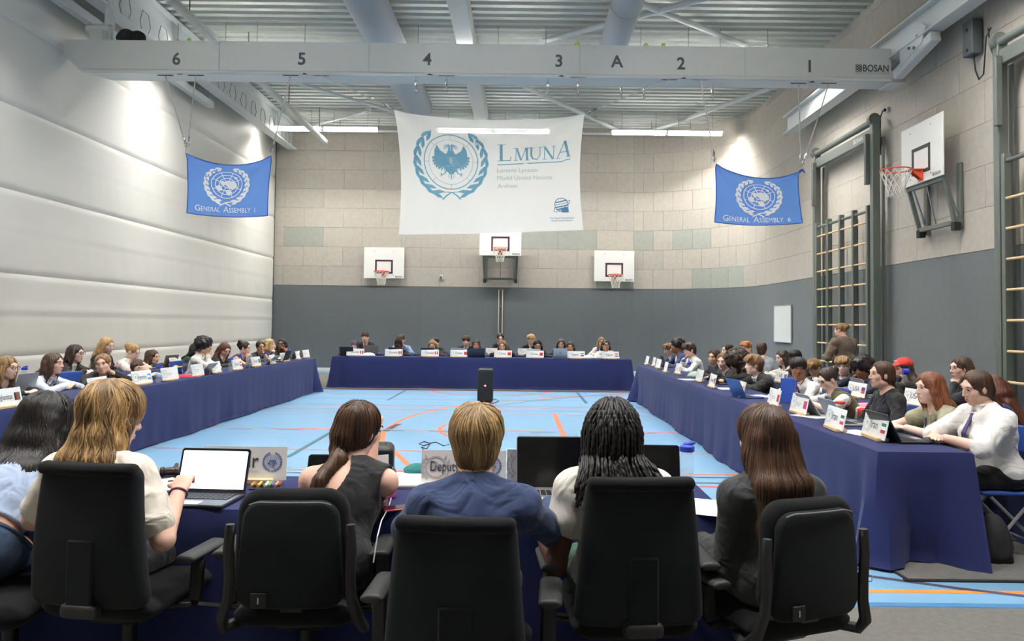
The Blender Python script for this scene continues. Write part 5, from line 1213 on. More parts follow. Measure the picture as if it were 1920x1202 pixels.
# ---- right-hand front row (they face the aisle, to the viewer's left)
R = lambda px, py, X, label, **k: seat_person(px, py, 0, X, k.pop('face', 90), label, **k)
R(1830, 727, 3.22, 'young woman in a white shirt and purple tie typing at the near table end', skin='fair', hair=('lowpony', 'brown', .08), top=('elbow', (238, 236, 232), (238, 236, 232)), tie=(66, 52, 108), head=(6, 16, -4), arms_='type', chair='blue folding chair under the young woman in the white shirt and purple tie', w=1.22, sw=.175, lean=.14, locks=900, leg=(20, 20, 22))
R(1742, 728, 3.22, 'young woman with long copper hair in a ruffled sage blouse at the right front table', skin='pale', hair=('long', 'red', .36), top=('cap', (172, 168, 140)), head=(6, 4, 0), arms_='table', chair='blue folding chair under the copper-haired young woman', wav=.25, vol=.006, lanyard=(40, 46, 86), locks=1200, w=.95)
R(1652, 703, 3.2, 'young woman in a black top with a navy lanyard sitting upright', skin='fair', hair=('lowpony', 'brown', .18), top=('long', (24, 25, 28)), head=(2, 0, 0), lanyard=(52, 66, 104), arms_='lap', chair='blue folding chair under the woman with the navy lanyard', lean=.09, locks=900, w=.98)
R(1552, 712, 3.16, 'young woman in an olive waistcoat over a white shirt bent over her papers', skin='pale', hair=('bun', 'dark', .2), top=('vest', (96, 88, 62)), inner=WH, head=(14, 26, 0), arms_='table', chair='blue folding chair under the woman in the olive waistcoat', locks=700, lanyard=(150, 150, 146))
R(1497, 692, 3.16, 'young delegate in a white shirt with a striped tie, arms crossed, facing the viewer', skin='brown', fem=False, hair=('crop', 'black', .2), top=('long', WH, WH), tie=(112, 40, 72), head=(52, 2, 0), face=110, arms_='fold', chair='blue folding chair under the delegate with arms crossed', vol=.008, w=.85)
R(1413, 685, 3.1, 'boy with brown quiff in a black suit gazing along the right front table', skin='pale', fem=False, hair=('short', 'lbrown', .2), top=('blazer', (34, 33, 33)), inner=WH, tie=(38, 36, 38), head=(-8, 0, 0), face=100, arms_='fold', vol=.010, chair='blue folding chair under the boy with the brown quiff', lanyard=(90, 96, 140))
R(1381, 681, 3.06, 'girl with a big cloud of dark curls leaning her head on her hand', skin='olive', hair=('bigcurl', 'dark', .2), top=('sweater', (26, 25, 26)), head=(20, 22, 8), arms_='cheekL', face=84)
R(1356, 678, 3.0, 'girl with fair hair pulled back, half hidden by the girl with the dark curls', skin='pale', hair=('tight', 'lbrown', .2), top=('long', (44, 42, 44)), head=(40, 8, 0), face=100, arms_='fold')
R(1338, 670, 3.04, 'girl with sleek dark hair in a black blazer beside the fair girl', skin='olive', hair=('lowpony', 'dark', .2), top=('blazer', (34, 32, 36)), inner=(60, 54, 56), head=(30, 4, -6), face=104, arms_='fold')
R(1293, 657, 3.06, 'boy in a white shirt resting his cheek on his fist at the right front table', skin='fair', fem=False, hair=('short', 'brown', .2), top=('long', WH, WH), tie=(40, 42, 60), head=(10, 12, 0), face=98, arms_='chinR', vol=.006)
R(1269, 649, 3.02, 'tall boy with high dark hair in a navy suit in profile', skin='brown', fem=False, hair=('afro', 'black', .2), top=('blazer', (46, 54, 92)), inner=WH, head=(-4, 6, 0), face=96, arms_='fold', vol=-.012)
R(1255, 656, 2.98, 'boy with sandy hair behind the tall boy in navy, farthest on the right front table', skin='fair', fem=False, hair=('short', 'lbrown', .2), top=('blazer', (44, 50, 84)), inner=(226, 228, 232), head=(6, 16, 0), face=96, arms_='fold')
# ---- right-hand rear row
R(1866, 728, 4.55, 'young woman in navy with long chestnut hair turned away behind the rear right table', skin='fair', hair=('wavy', 'auburn', .42), top=('tee', (36, 44, 98)), head=(-60, 24, -10), face=52, eyes=False, arms_='table', locks=700, lean=.2)
R(1801, 691, 4.5, 'girl with straight brown hair behind the woman in the white shirt, hand at her mouth', skin='fair', hair=('half', 'brown', .3), top=('long', (40, 40, 44)), head=(10, 4, 0), arms_='chinL', face=84)
R(1692, 692, 4.46, 'person in a red cap and black mesh top holding a phone to the ear', skin='fair', fem=True, hair=('half', 'dark', .28), top=('long', (34, 32, 34)), head=(34, 4, 0), face=64, arms_='cheekL')
R(1616, 692, 4.36, 'boy with black curls in a dark suit propping his head on his hand', skin='brown', fem=False, hair=('curly', 'black', .2), top=('blazer', (36, 42, 56)), inner=WH, head=(32, 16, 6), face=92, arms_='cheekR', vol=-.008)
R(1580, 687, 4.32, 'boy with blond fringe in a suit and tie looking towards the viewer', skin='pale', fem=False, hair=('short', 'dblond', .2), top=('blazer', (38, 40, 52)), inner=WH, tie=(70, 66, 70), head=(44, 4, 0), face=104, arms_='fold', vol=.006)
R(1527, 690, 4.3, 'boy with sandy hair bent low behind the rear right table', skin='fair', fem=False, hair=('short', 'dblond', .2), top=('blazer', (40, 40, 46)), inner=WH, head=(20, 34, 0), arms_='fold', face=96)
R(1490, 672, 4.3, 'dark-skinned delegate with cropped black hair beside the long-haired girl', skin='dark', fem=False, hair=('crop', 'black', .2), top=('blazer', (34, 32, 36)), inner=(60, 40, 44), head=(26, 6, 0), face=100, arms_='fold')
R(1467, 671, 4.26, 'girl with very long dark hair in a cream blouse at the rear right table', skin='pale', hair=('long', 'dark', .34), top=('long', (224, 218, 204)), head=(10, 10, 0), arms_='table', lanyard=(40, 40, 50))
R(1428, 656, 4.3, 'person in a gold and black patterned bandana and pale shirt, seen from behind', skin='fair', fem=False, hair=('crop', 'brown', .2), top=('long', (196, 206, 214)), head=(-60, 4, 0), face=40, eyes=False, arms_='table')
R(1400, 653, 4.34, 'boy with ginger hair and dark jumper behind the boy with the brown quiff', skin='pale', fem=False, hair=('short', 'ginger', .2), top=('sweater', (74, 62, 66)), head=(30, 4, 0), face=104, arms_='fold', vol=.004)
R(1364, 657, 4.3, 'dark-haired delegate half hidden behind the girl with the dark curls', skin='fair', fem=True, hair=('tight', 'dark', .2), top=('long', (52, 46, 50)), head=(10, 6, 0), arms_='fold')
# ---- left-hand front row (they face the aisle, to the viewer's right)
Lf = lambda px, py, X, label, **k: seat_person(px, py, 0, X, k.pop('face', -90), label, **k)
Lf(14, 690, -5.42, 'girl with fair hair and glasses cut off at the left edge', skin='pale', hair=('long', 'dblond', .3), top=('long', (38, 36, 44)), glasses=True, head=(-4, 4, 0), wav=.15)
Lf(101, 682, -5.42, 'girl with long brown hair in a pale blue striped shirt, hands clasped', skin='fair', hair=('long', 'brown', .32), top=('long', (206, 214, 226), (214, 220, 230)), head=(4, 2, 0), arms_='fold', chair='blue folding chair under the girl in the pale blue shirt')
Lf(193, 683, -5.36, 'girl in a black blazer resting her cheek on her hand and facing the viewer', skin='fair', hair=('bun', 'lbrown', .2), top=('blazer', (30, 32, 34)), inner=(150, 146, 140), head=(-52, 4, 8), face=-112, arms_='cheekL', chair='blue folding chair under the girl in the black blazer')
Lf(264, 690, -5.28, 'girl lying with her head down on her folded arms on the table', skin='fair', hair=('bun', 'brown', .2), top=('long', (196, 212, 230), (196, 212, 230)), head=(-46, 20, 62), face=-112, arms_='fold', closed=True, lean=.4)
Lf(384, 650, -5.36, 'boy with thick black curls in a white shirt, hand at his mouth', skin='olive', fem=False, hair=('curly', 'black', .2), top=('long', (236, 234, 228), (236, 234, 228)), head=(4, 6, 0), arms_='chinR', chair='blue folding chair under the boy with thick black curls')
Lf(421, 656, -5.3, 'girl with long auburn hair falling over her face as she reads', skin='fair', hair=('long', 'auburn', .36), top=('long', (30, 28, 30)), head=(-24, 28, 0), face=-100, arms_='table')
Lf(459, 653, -5.28, 'girl with dark hair clipped up and bare shoulders, hand at her nose', skin='fair', hair=('clip', 'dark', .2), top=('sleeveless', (58, 36, 32)), head=(0, 8, 0), arms_='chinR')
Lf(489, 651, -5.26, 'girl with brown curls tied back in a black blazer, fist at her chin', skin='tan', hair=('tight', 'dark', .2), top=('blazer', (28, 30, 36)), inner=(96, 110, 150), head=(-40, 6, 0), face=-106, arms_='chinL')
Lf(506, 647, -5.26, 'girl with blond hair in a grey jacket, nearly in profile', skin='pale', hair=('long', 'blond', .26), top=('long', (70, 72, 72)), head=(16, 2, 0), arms_='chinR')
Lf(528, 646, -5.24, 'girl with long black hair and round glasses, hands clasped before her', skin='brown', hair=('half', 'black', .3), top=('long', (44, 28, 34)), glasses=True, head=(-56, 2, 0), face=-118, arms_='mouth')
# ---- left-hand rear row
Lf(142, 663, -6.5, 'girl with long dark hair and glasses in a brown jacket, in the rear left row', skin='pale', hair=('wavy', 'dark', .34), top=('blazer', (52, 44, 40)), inner=(226, 226, 224), glasses=True, head=(2, 4, 0), arms_='fold')
Lf(200, 648, -6.5, 'girl with straight blond hair in a black jacket behind the girl in the black blazer', skin='pale', hair=('long', 'blond', .36), top=('long', (30, 30, 34)), head=(-6, 14, 0), arms_='lap')
Lf(249, 660, -6.32, 'girl with a fair bun in a white top and thin lanyard looking down', skin='pale', hair=('bun', 'blond', .2), top=('tee', (236, 232, 224)), head=(-6, 24, 0), arms_='table', lanyard=(90, 62, 48))
Lf(286, 670, -6.4, 'girl with long brown hair in a dark cardigan beside the patterned laptop', skin='fair', hair=('long', 'brown', .34), top=('long', (38, 36, 42)), head=(-2, 4, 0), arms_='table')
Lf(368, 656, -6.3, 'person in dark green half hidden behind the boy with black curls', skin='olive', fem=True, hair=('half', 'black', .2), top=('long', (40, 66, 56)), head=(10, 8, 0), arms_='lap')
# ---- far table (facing the viewer)
B = lambda px, py, Y, label, **k: seat_person(px, py, 1, Y, k.pop('face', 180), label, **k)
B(664, 649, 18.25, 'person with purple hair and a dark red top behind a black laptop', skin='pale', hair=('bob', 'purple', .2), top=('long', (96, 34, 48)), head=(8, 14, 0))
B(747, 645, 18.25, 'person in a black headscarf and white-collared dark blazer', skin='dark', hair=('scarf', 'black', .2, mat('black_scarf', (26, 27, 30), .9, var=.1)), top=('blazer', (38, 38, 42)), inner=WH, head=(4, 26, 0))
B(811, 648, 18.25, 'girl with long golden hair looking down at a dark blue laptop', skin='fair', hair=('wavy', 'dblond', .3), top=('long', (36, 34, 38)), head=(0, 22, 0))
B(893, 647, 18.25, 'delegate with shoulder-length black hair in a grey suit behind a dark laptop', skin='tan', fem=False, hair=('bob', 'dark', .2), top=('blazer', (64, 68, 76)), inner=(214, 222, 232), tie=(84, 88, 104), head=(6, 6, 0))
B(942, 649, 18.25, 'girl with fair hair holding both hands to her mouth at the far table', skin='pale', hair=('long', 'lbrown', .28), top=('long', (40, 34, 38)), head=(-4, 10, 0), arms_='mouth')
B(1008, 647, 18.25, 'girl with long straight black hair in black looking down', skin='tan', hair=('half', 'black', .34), top=('long', (26, 26, 30)), head=(4, 22, 0))
B(1069, 651, 18.25, 'girl with dark hair parted in the middle, chin on the back of her hand', skin='tan', hair=('half', 'dark', .26), top=('long', (28, 28, 32)), head=(0, 8, 4), arms_='chinL')
B(1136, 648, 18.25, 'girl with long black hair and glasses in a white jacket at the far table end', skin='tan', hair=('half', 'black', .3), top=('blazer', (226, 226, 222)), inner=(220, 220, 218), glasses=True, head=(6, -2, 0), arms_='fold')
B(685, 633, 19.75, 'boy in a black suit and tie upright behind the purple-haired person', skin='fair', fem=False, hair=('short', 'brown', .2), top=('blazer', (30, 30, 36)), inner=WH, tie=(50, 50, 76), lean=.1)
B(752, 638, 19.75, 'person in a light blue shirt hidden behind the black headscarf', skin='fair', fem=False, hair=('short', 'brown', .2), top=('long', (132, 160, 204)), w=1.05)
B(817, 643, 19.75, 'dark-clad person hidden behind the golden-haired girl', skin='fair', fem=False, hair=('crop', 'dark', .2), top=('long', (32, 32, 36)))
B(874, 640, 19.75, 'boy with tousled brown hair in a black jacket behind the far laptops', skin='fair', fem=False, hair=('short', 'brown', .2), top=('blazer', (32, 32, 36)), inner=WH, vol=.01)
B(938, 635, 19.75, 'person with dark hair tied back in black behind the fair girl', skin='fair', fem=True, hair=('tight', 'black', .2), top=('blazer', (28, 28, 32)), inner=(200, 200, 200), head=(6, 16, 0))
B(996, 637, 19.75, 'boy with bleached blond hair in a black suit and dark tie', skin='fair', fem=False, hair=('short', 'blond', .2), top=('blazer', (28, 28, 32)), inner=WH, tie=(52, 34, 56), head=(-10, 10, 0), vol=.004)
B(1052, 645, 19.75, 'girl with wavy brown hair in black behind the middle laptop', skin='fair', hair=('wavy', 'brown', .26), top=('long', (30, 30, 34)), head=(0, 14, 0))
B(1128, 642, 19.75, 'girl with blond hair and pale blouse behind the girl in the white jacket', skin='fair', hair=('long', 'dblond', .28), top=('long', (222, 214, 200)), head=(4, 4, 0))
# ---- woman standing at the wall bars
hd = HD(1576, 619, 0, 5.55)
person(hd, 28, 'woman in a brown knitted top standing with her back turned at the wall bars', skin='fair', hair=('bun', 'dblond', .2), top=('elbow', (118, 100, 84)), head=(20, 6, 0), stand=True, lean=.06, lh=(-.14, .26, 1.05), rh=(.16, .26, 1.05), w=1.3, sw=.19, leg=(60, 60, 66), eyes=False)
# ================================================================ THE SIX IN FRONT, SEEN FROM BEHIND
def front(px, py, Y, face, label, lean, lW=None, rW=None, **k):
    hd = at(px, py, 1, Y); rz = math.radians(face); c, s_ = math.cos(rz), math.sin(rz); b = Vector((hd.x+s_*lean, hd.y-c*lean, 0))
    def loc(q):
        if q is None: return None
        d = Vector(q)-b; return (c*d.x+s_*d.y, -s_*d.x+c*d.y, d.z)
    return person(tuple(hd), face, label, lean=lean, lh=loc(lW), rh=loc(rW), h=.008, pole=k.pop('pole', (.55, -.5, -.8)), **k)
dn = Vector((0, 0, 1))
# boy in the navy blazer
r, S = front(893, 831, 2.76, -1, 'boy with tousled blond hair in a navy blazer, seen from behind', .14, (-.42, 3.16, .79), (.12, 3.14, .79), fem=False, hair=('short', 'sandy', .2), top=('blazer', (50, 66, 104)), inner=(200, 206, 214), head=(2, 10, 0), hands=('flat', 'flat'), eyes=False, locks=2600, w=1.0, hs=1.03, vol=.012, sw=.168, seatz=0.417, hips=.55, leg=(34, 40, 62), wav=.2)
u, f, rr_, N = S['u'], S['f'], S['r'], S['N']; F = Field(N-.16, N+.16, .007); F.cone(N-u*.015-f*.012, N+u*.045+f*.0, .083, .072, .012); F.cone(N-u*.05, N+u*.2+f*.03, .058, .062, .006, True); F.ell(N+f*.12+u*.02, (.06, .08, .09), S['B'], .01, True); F.cut(N+u*.052, u); V, Q = F.mesh(); link('collar', np_mesh('collar', V, Q), r, material=fab((50, 66, 104)))
# blonde girl in the white tee
r, S = front(213, 782, 3.06, -14, 'girl with long wavy golden hair in a white tee, fist raised by the laptop', .10, (-1.95, 3.35, .77), (-1.42, 3.10, .835), skin='fair', hair=('wavy', 'gold', .24), top=('tee', (232, 222, 208)), head=(-22, 14, -4), hands=('flat', 'fist'), eyes=True, locks=3000, w=1.06, hs=1.08, vol=.020, sw=.172, wav=.3, seatz=0.507, hips=.58, pole=(.35, -.9, -.55), leg=(30, 30, 34))
b = MB(); e, w_ = S['re'], S['rw']; d = unit(w_-e); a = unit(np.cross(d, A3(0, 0, 1))); c_ = np.cross(d, a); q = w_-d*.01; b.tube([Vector((q+(a*math.cos(t)+c_*math.sin(t))*.034).tolist()) for t in [2*pi*i/18 for i in range(18)]], .004, 6, closed=True); b.build('bracelet', fab((120, 60, 110), .5), r, smooth='all')
# girl in jeans
r, S = front(88, 796, 3.46, -6, 'girl with wavy black hair in a light blue top and jeans leaning forward', .40, (-2.45, 3.72, .78), (-1.98, 3.74, .78), skin='tan', hair=('wavy', 'black', .20), top=('tee', (178, 196, 226)), head=(-8, 22, 0), eyes=False, locks=2600, w=1.10, hs=1.08, vol=.014, sw=.17, wav=.3, seatz=0.468, hips=.58, leg=(62, 84, 112), waist=True, extra=lambda F2, S, lo, hi: F2.cut(S['P']+S['u']*.135, -S['u']))
P0, u, f, rr_ = S['P'], S['u'], S['f'], S['r']; T = BVHTree.FromPolygons(S['legmesh'][0].tolist(), S['legmesh'][1].tolist())
def on_jeans(o, d, e=.003):
    h_ = T.ray_cast(Vector(o.tolist()), Vector(d.tolist()), .6); return None if h_[0] is None else h_[0]-Vector(d.tolist())*e
b = MB(); pts = [on_jeans(P0+u*.085+(rr_*math.cos(t)+f*math.sin(t))*.4, -(rr_*math.cos(t)+f*math.sin(t)), .001) for t in [2*pi*i/40 for i in range(40)]]; pts = [q for q in pts if q]
b.tube(pts, .011, 6, closed=True); b.build('waistband', fab((58, 80, 108)), r, smooth='all')
for s_ in (-1, 1):
    g = [[on_jeans(P0+rr_*(s_*.085+(i/5-.5)*.11)+u*(.03-.12*j/6*(1-.15*(abs(i-2.5) < 1)))-f*.4, f, .0035) for i in range(6)] for j in range(7)]
    if all(q for row in g for q in row): b = MB(); b.add([q for row in g for q in row], [(j*6+i, j*6+i+1, j*6+i+7, j*6+i+6) for j in range(6) for i in range(5)]); b.build('pocket', fab((70, 94, 124)), r, smooth='all')
# ponytailed girl
def bare(F2, S, lo, hi): F2.ell(S['N']-S['r']*.13-S['f']*.07-S['u']*.05, (.175, .2, .165), S['B'], .012, True)
r, S = front(673, 806, 3.32, -10, 'girl with a low brown ponytail in a black top, one shoulder bare', .27, (-.98, 3.52, .775), (-.70, 3.50, .98), skin='fair', hair=('lowpony', 'brown', .24), top=('halter', (26, 26, 28)), head=(-24, 12, 10), hands=('flat', 'curl'), eyes=True, locks=2600, w=1.0, hs=1.04, sw=.165, side=-.07, seatz=0.478, hips=.56, pole=(.15, -.45, -1), extra=bare, leg=(26, 26, 30))
b = MB(); u, f, rr_, N = S['u'], S['f'], S['r'], S['N']; b.tube([Vector(q.tolist()) for q in (N-rr_*.08-f*.118-u*.19, N-rr_*.095-f*.108-u*.10, N-rr_*.105-f*.085-u*.04, N-rr_*.105-f*.04+u*.005, N-rr_*.105+f*.03+u*.0)], .005, 6); b.build('shoulder_strap', fab((26, 26, 28)), r, smooth='all')
b = MB(); q = hp_(S, 0, -.092, -.088); d = unit(A3(0, -.3, -.6)); a = A3(1, 0, 0); c_ = np.cross(d, a); b.tube([Vector((q+(a*math.cos(t)+c_*math.sin(t))*.030).tolist()) for t in [2*pi*i/16 for i in range(16)]], .006, 6, closed=True); b.build('hair_tie', m_black, r, smooth='all')
# girl with dark grey blazer and long brown hair
r, S = front(1430, 822, 3.04, 16, 'girl with long straight brown hair in a charcoal blazer, hands in her lap', .06, (.775, 3.20, .635), (.83, 3.24, .63), skin='pale', hair=('half', 'brown', .30), top=('blazer', (52, 54, 55)), inner=(60, 60, 62), head=(4, 8, 0), hands=('curl', 'curl'), eyes=True, locks=3200, w=.98, hs=1.06, vol=.008, sw=.162, pole=(.15, -.8, -.6), seatz=0.466, hips=.56, leg=(70, 70, 68))
# girl with braids
r, S = front(1148, 810, 2.98, 3, 'girl with long black box braids in a white cap-sleeved top', .08, (.09, 3.08, .69), (.52, 3.38, .78), skin='dark', hair=('crop', 'black', .2), top=('cap', (226, 220, 208)), head=(-6, 10, 0), eyes=True, locks=300, w=.98, hs=1.04, vol=.002, sw=.160, seatz=0.493, hips=.58, pole=(.25, -.4, -1), leg=(58, 96, 80))
_bl = [c for c in r.children if c.name.startswith('blouse')][0].data; bT = BVHTree.FromPolygons([v.co.copy() for v in _bl.vertices], [tuple(p.vertices) for p in _bl.polygons]); rsb = random.Random(11); M = S['M']; H = S['H']; nb_ = 0; mbr = mat('braid_black', (22, 20, 20), .5, var=.25, vscale=90, bump=.12, bscale=160, spec=.5)
C0 = H+M @ A3(0, -.018, .04)
for ring in range(9):
    ph = .2+ring*.185
    n_ = int(7+ring*3.8)
    for k in range(n_):
        az = 2*pi*(k+.5*(ring % 2))/n_+rsb.uniform(-.06, .06)
        dl = A3(math.sin(ph)*math.cos(az), math.sin(ph)*math.sin(az), math.cos(ph))
        if dl[1] > .55 and dl[2] < .75: continue
        if dl[1] > .2 and dl[2] < .2: continue
        p = C0+M @ (dl*A3(.086, .104, .091)); out = unit(M @ (dl*A3(1, 1, 0))+1e-4); v = out*.6+M @ A3(0, -.5, 0)*max(0, dl[2]); P_ = []; zend = .88+rsb.uniform(-.04, .10); wob = rsb.uniform(0, 6); g = 0
        cur = p.copy(); dirn = unit(out*.8+A3(0, -.25, .1*dl[2])); side_ = 1 if dl[0] > 0 else -1
        for i in range(80):
            P_.append(cur.copy()); dirn = unit(dirn*.72+A3(0, 0, -1)*.28+A3(.05*math.sin(wob+i*.5), .05*math.cos(wob*1.3+i*.4), 0)); cur = cur+dirn*.009
            q = M.T @ (cur-C0); e_ = q/A3(.093, .111, .098); l_ = np.linalg.norm(e_)
            if l_ < 1: cur = C0+M @ (q/l_)
            for _ in range(14):
                hit = bT.find_nearest(Vector(cur.tolist()), .12)
                if hit[0] is None or (Vector(cur.tolist())-hit[0]).dot(hit[1]) > .008+.010*(k % 3): break
                cur = cur+A3(.25*hit[1].x, -.9+.3*hit[1].y, .2)*.008
            cur[0] = min(max(cur[0], H[0]-.165), H[0]+.20)
            if cur[2] < H[2]-.10: cur[0] += .0026*(dl[0]*1.3+.3)
            if cur[2] < zend: break
        if len(P_) < 8: continue
        b = MB(); m_ = len(P_); b.tube([Vector(q.tolist()) for q in P_], [(.0046+.0027*abs(math.sin(i*1.05)))*(1-.35*max(0, i/m_-.5)) for i in range(m_)], 6); b.build('braid', mbr, r, smooth='all')
# ================================================================ THINGS ON THE TABLES
m_card = mat('white_card', (240, 240, 236), .6, var=.01); m_ctext = mat('grey_print', (96, 98, 100), .6); m_clogo = mat('pale_grey_logo', (196, 200, 200), .6); m_cl = mat('clear_plastic', (226, 234, 236), .15, alpha=.13, spec=.6); m_cap = mat('blue_cap', (44, 70, 190), .4, var=.03); m_paper = mat('paper', (240, 239, 234), .7, var=.01)
FL = {'Canada': [('v', (214, 40, 44)), ('v', (245, 245, 245)), ('v', (214, 40, 44))], 'China': [('h', (222, 48, 44))], 'Egypt': [('h', (206, 60, 64)), ('h', (245, 245, 245)), ('h', (40, 38, 40))], 'Iran': [('h', (58, 128, 92)), ('h', (245, 245, 245)), ('h', (206, 56, 74))],
      'Germany': [('h', (50, 40, 66)), ('h', (214, 60, 54)), ('h', (236, 150, 50))], 'India': [('h', (238, 130, 84)), ('h', (245, 245, 245)), ('h', (46, 120, 74))], 'UK': [('v', (60, 66, 130)), ('v', (210, 120, 140)), ('v', (60, 66, 130))], 'USA': [('h', (70, 70, 120)), ('h', (200, 80, 90))],
      'Argentina': [('h', (110, 170, 222)), ('h', (245, 245, 245)), ('h', (110, 170, 222))], 'Austria': [('h', (212, 50, 62)), ('h', (245, 245, 245)), ('h', (212, 50, 62))], 'Brazil': [('h', (60, 150, 74))], 'Afghanistan': [('v', (50, 46, 46)), ('v', (176, 44, 46)), ('v', (52, 120, 70))], 'red': [('h', (214, 58, 60))], 'maroon': [('h', (206, 70, 116))], 'green': [('h', (150, 60, 60)), ('h', (60, 100, 76))], 'France': [('v', (60, 66, 120)), ('v', (240, 240, 240)), ('v', (206, 60, 66))]}
def placard(p, rz, text, flag, label, L=.42, H=.165, big=False, tpos=None, tilt=.22, emblem='ring', lines=0, glass=False, group='name placards on the tables'):
    r = empty('placard', (p[0], p[1], TZ+.001), rz, label, 'placard', group)
    b = MB(); b.box((0, .01, .013), (L*.72, .085, .026), ch=.004); b.build('wood_base', m_wood, r)
    n = Vector((0, -math.cos(tilt), math.sin(tilt))); ay = Vector((0, math.sin(tilt), math.cos(tilt))); o = Vector((0, -.005, .016)); b = MB()
    b.prism([(-L/2, 0), (L/2, 0), (L/2, H), (-L/2, H)], o, (1, 0, 0), ay, -n*.004); cdd = b.build('card', m_card, r)
    fn = lambda u, v: o+Vector((u, 0, 0))+ay*v+n*.0015
    def rect(x0, x1, y0, y1, m_, nm_): b = MB(); b.add([fn(x0, y0), fn(x1, y0), fn(x1, y1), fn(x0, y1)], [(0, 1, 2, 3)]); b.build(nm_, m_, cdd)
    b = MB(); c = (-L*.33, H*.5); q = [(c[0]+H*.33*math.cos(a), c[1]+H*.33*math.sin(a)) for a in [2*pi*i/20 for i in range(20)]]
    for i in range(20): a_, b_ = q[i], q[(i+1) % 20]; k = .86; b.add([fn(*a_), fn(*b_), fn(c[0]+(b_[0]-c[0])*k, c[1]+(b_[1]-c[1])*k), fn(c[0]+(a_[0]-c[0])*k, c[1]+(a_[1]-c[1])*k)], [(0, 1, 2, 3)])
    for sd in (-1, 1):
        for i in range(6): a = -.9+i*.34; x, y = c[0]+sd*H*.40*math.cos(a), c[1]+H*.40*math.sin(a); b.add([fn(x-.008, y-.012), fn(x+.008, y-.006), fn(x+sd*.008, y+.014)], [(0, 1, 2)])
    b.add([fn(c[0]-.02, c[1]+.01), fn(c[0], c[1]-.02), fn(c[0]+.02, c[1]+.01), fn(c[0], c[1]+.028)], [(0, 1, 2, 3)]); b.build('logo', m_clogo, cdd)
    if text:
        b = MB(); sz = .085 if len(text) <= 4 else .07; sz = .1 if text == 'Chair' else sz; wd = .2 if text == 'Chair' else .145 if text == 'Deputy' else min(L*.46, text2d(text, sz)[2]); put_text(b, text, sz, fn, -L*.02 if tpos is None else tpos, H*.38, 'c' if tpos is None else 'l', width=wd, bold=.008); b.build('lettering', m_ctext if not big else m_txt, cdd)
    else: rect(-L*.16, L*.12, H*.47, H*.53, m_clogo, 'faint_line'); rect(-L*.16, L*.08, H*.36, H*.41, m_clogo, 'faint_line')
    if lines: b = MB(); put_text(b, 'and Committee', .022, fn, 0, H*.22, 'c'); b.build('small_lettering', m_clogo, cdd)
    if flag in FL:
        S_ = FL[flag]; n_ = len(S_); x0, y0, w_, h_ = L*.27, H*.28, L*.18, H*.44
        for i, (dr, col) in enumerate(S_):
            m_ = mat('flag_%d_%d_%d' % col, col, .6)
            if dr == 'v': rect(x0+w_*i/n_, x0+w_*(i+1)/n_, y0, y0+h_, m_, 'flag_band')
            else: rect(x0, x0+w_, y0+h_*(n_-1-i)/n_, y0+h_*(n_-i)/n_, m_, 'flag_band')
        if flag == 'Canada': rect(x0+w_*.43, x0+w_*.57, y0+h_*.25, y0+h_*.75, mat('flag_214_40_44', (214, 40, 44), .6), 'maple_leaf')
    elif flag == 'UN':
        class _D(Decal):
            def __init__(s): s.mb = MB()
            def fn(s, x, y): return fn(x, y)
        d = _D(); un_emblem(d, (L*.33, -H*.55), H*.20); d.build('emblem', mat('un_print_blue', (104, 130, 190), .6), cdd)
    return r
RZ = -pi/2; tp = lambda x, y: at(x, y, 2, TZ)
for px, py, tx, fl, lab in ((1212, 684, '', '', 'placard nearest the far end of the right front table'), (1225, 687, '', '', 'placard before the boy with sandy hair on the right front table'), (1233, 691, '', '', 'third placard from the far end of the right front table'), (1247, 698, '', '', 'fourth placard from the far end of the right front table'),
        (1270, 702, '', 'France', 'placard with a small red and blue flag beside two bottles'), (1310, 716, '', '', 'placard with plain print behind the Germany placard'), (1334, 727, 'Germany', 'Germany', 'placard with the black, red and gold flag before the black laptop'), (1384, 743, 'India', 'India', 'placard reading India with its orange and green flag'),
        (1449, 762, '', 'red', 'placard with a plain red flag beside the blue ring binder'), (1496, 776, '', 'maroon', 'placard with a crimson flag before the woman in the olive waistcoat'), (1563, 806, 'Iran', 'Iran', 'farther of the two placards reading Iran'), (1637, 823, 'Iran', 'Iran', 'nearest placard reading Iran, beside the black laptop at the table end')):
    placard(tp(px, py), RZ+random.uniform(-.08, .08), tx, fl, lab)
for px, py, tx, fl, lab in ((1463, 718, 'UK', 'UK', 'placard reading UK before the girl in the cream blouse'), (1536, 736, 'UK', 'UK', 'second placard reading UK, half hidden by the woman in the waistcoat'), (1604, 746, 'USA', 'USA', 'placard reading USA above the striped flag cloth'), (1714, 762, 'USA', '', 'placard corner showing behind the copper-haired woman')):
    placard(tp(px, py), RZ+.05, tx, fl, lab)
for i, (px, py, tx, fl, lab) in enumerate(((12, 766, 'Afghanistan', 'Afghanistan', 'placard reading Afghanistan at the left edge'), (186, 738, 'Argentina', 'Argentina', 'placard reading Argentina before the girl in the black blazer'), (268, 722, 'Argentina', 'Argentina', 'placard before the girl lying on her arms'), (320, 714, '', '', 'placard between the blue-capped bottle and the red papers'), (372, 706, '', '', 'placard before the boy with black curls'), (407, 700, '', '', 'placard before the girl with auburn hair'),
        (446, 694, 'Austria', 'Austria', 'placard with a red-white-red flag'), (481, 688, 'Brazil', 'Brazil', 'nearer placard with a green flag'), (512, 683, 'Brazil', 'Brazil', 'farther placard with a green flag'), (535, 678, '', '', 'placard before the girl with round glasses'), (560, 674, '', 'green', 'placard with a red and green flag near the far end of the left table'), (575, 671, '', '', 'last placard at the far end of the left front table'))):
    placard(tp(px, py), pi/2+random.uniform(-.1, .1), tx, fl, lab)
placard(tp(331, 690), pi/2, '', '', 'placard on the rear left table beside the patterned laptop')
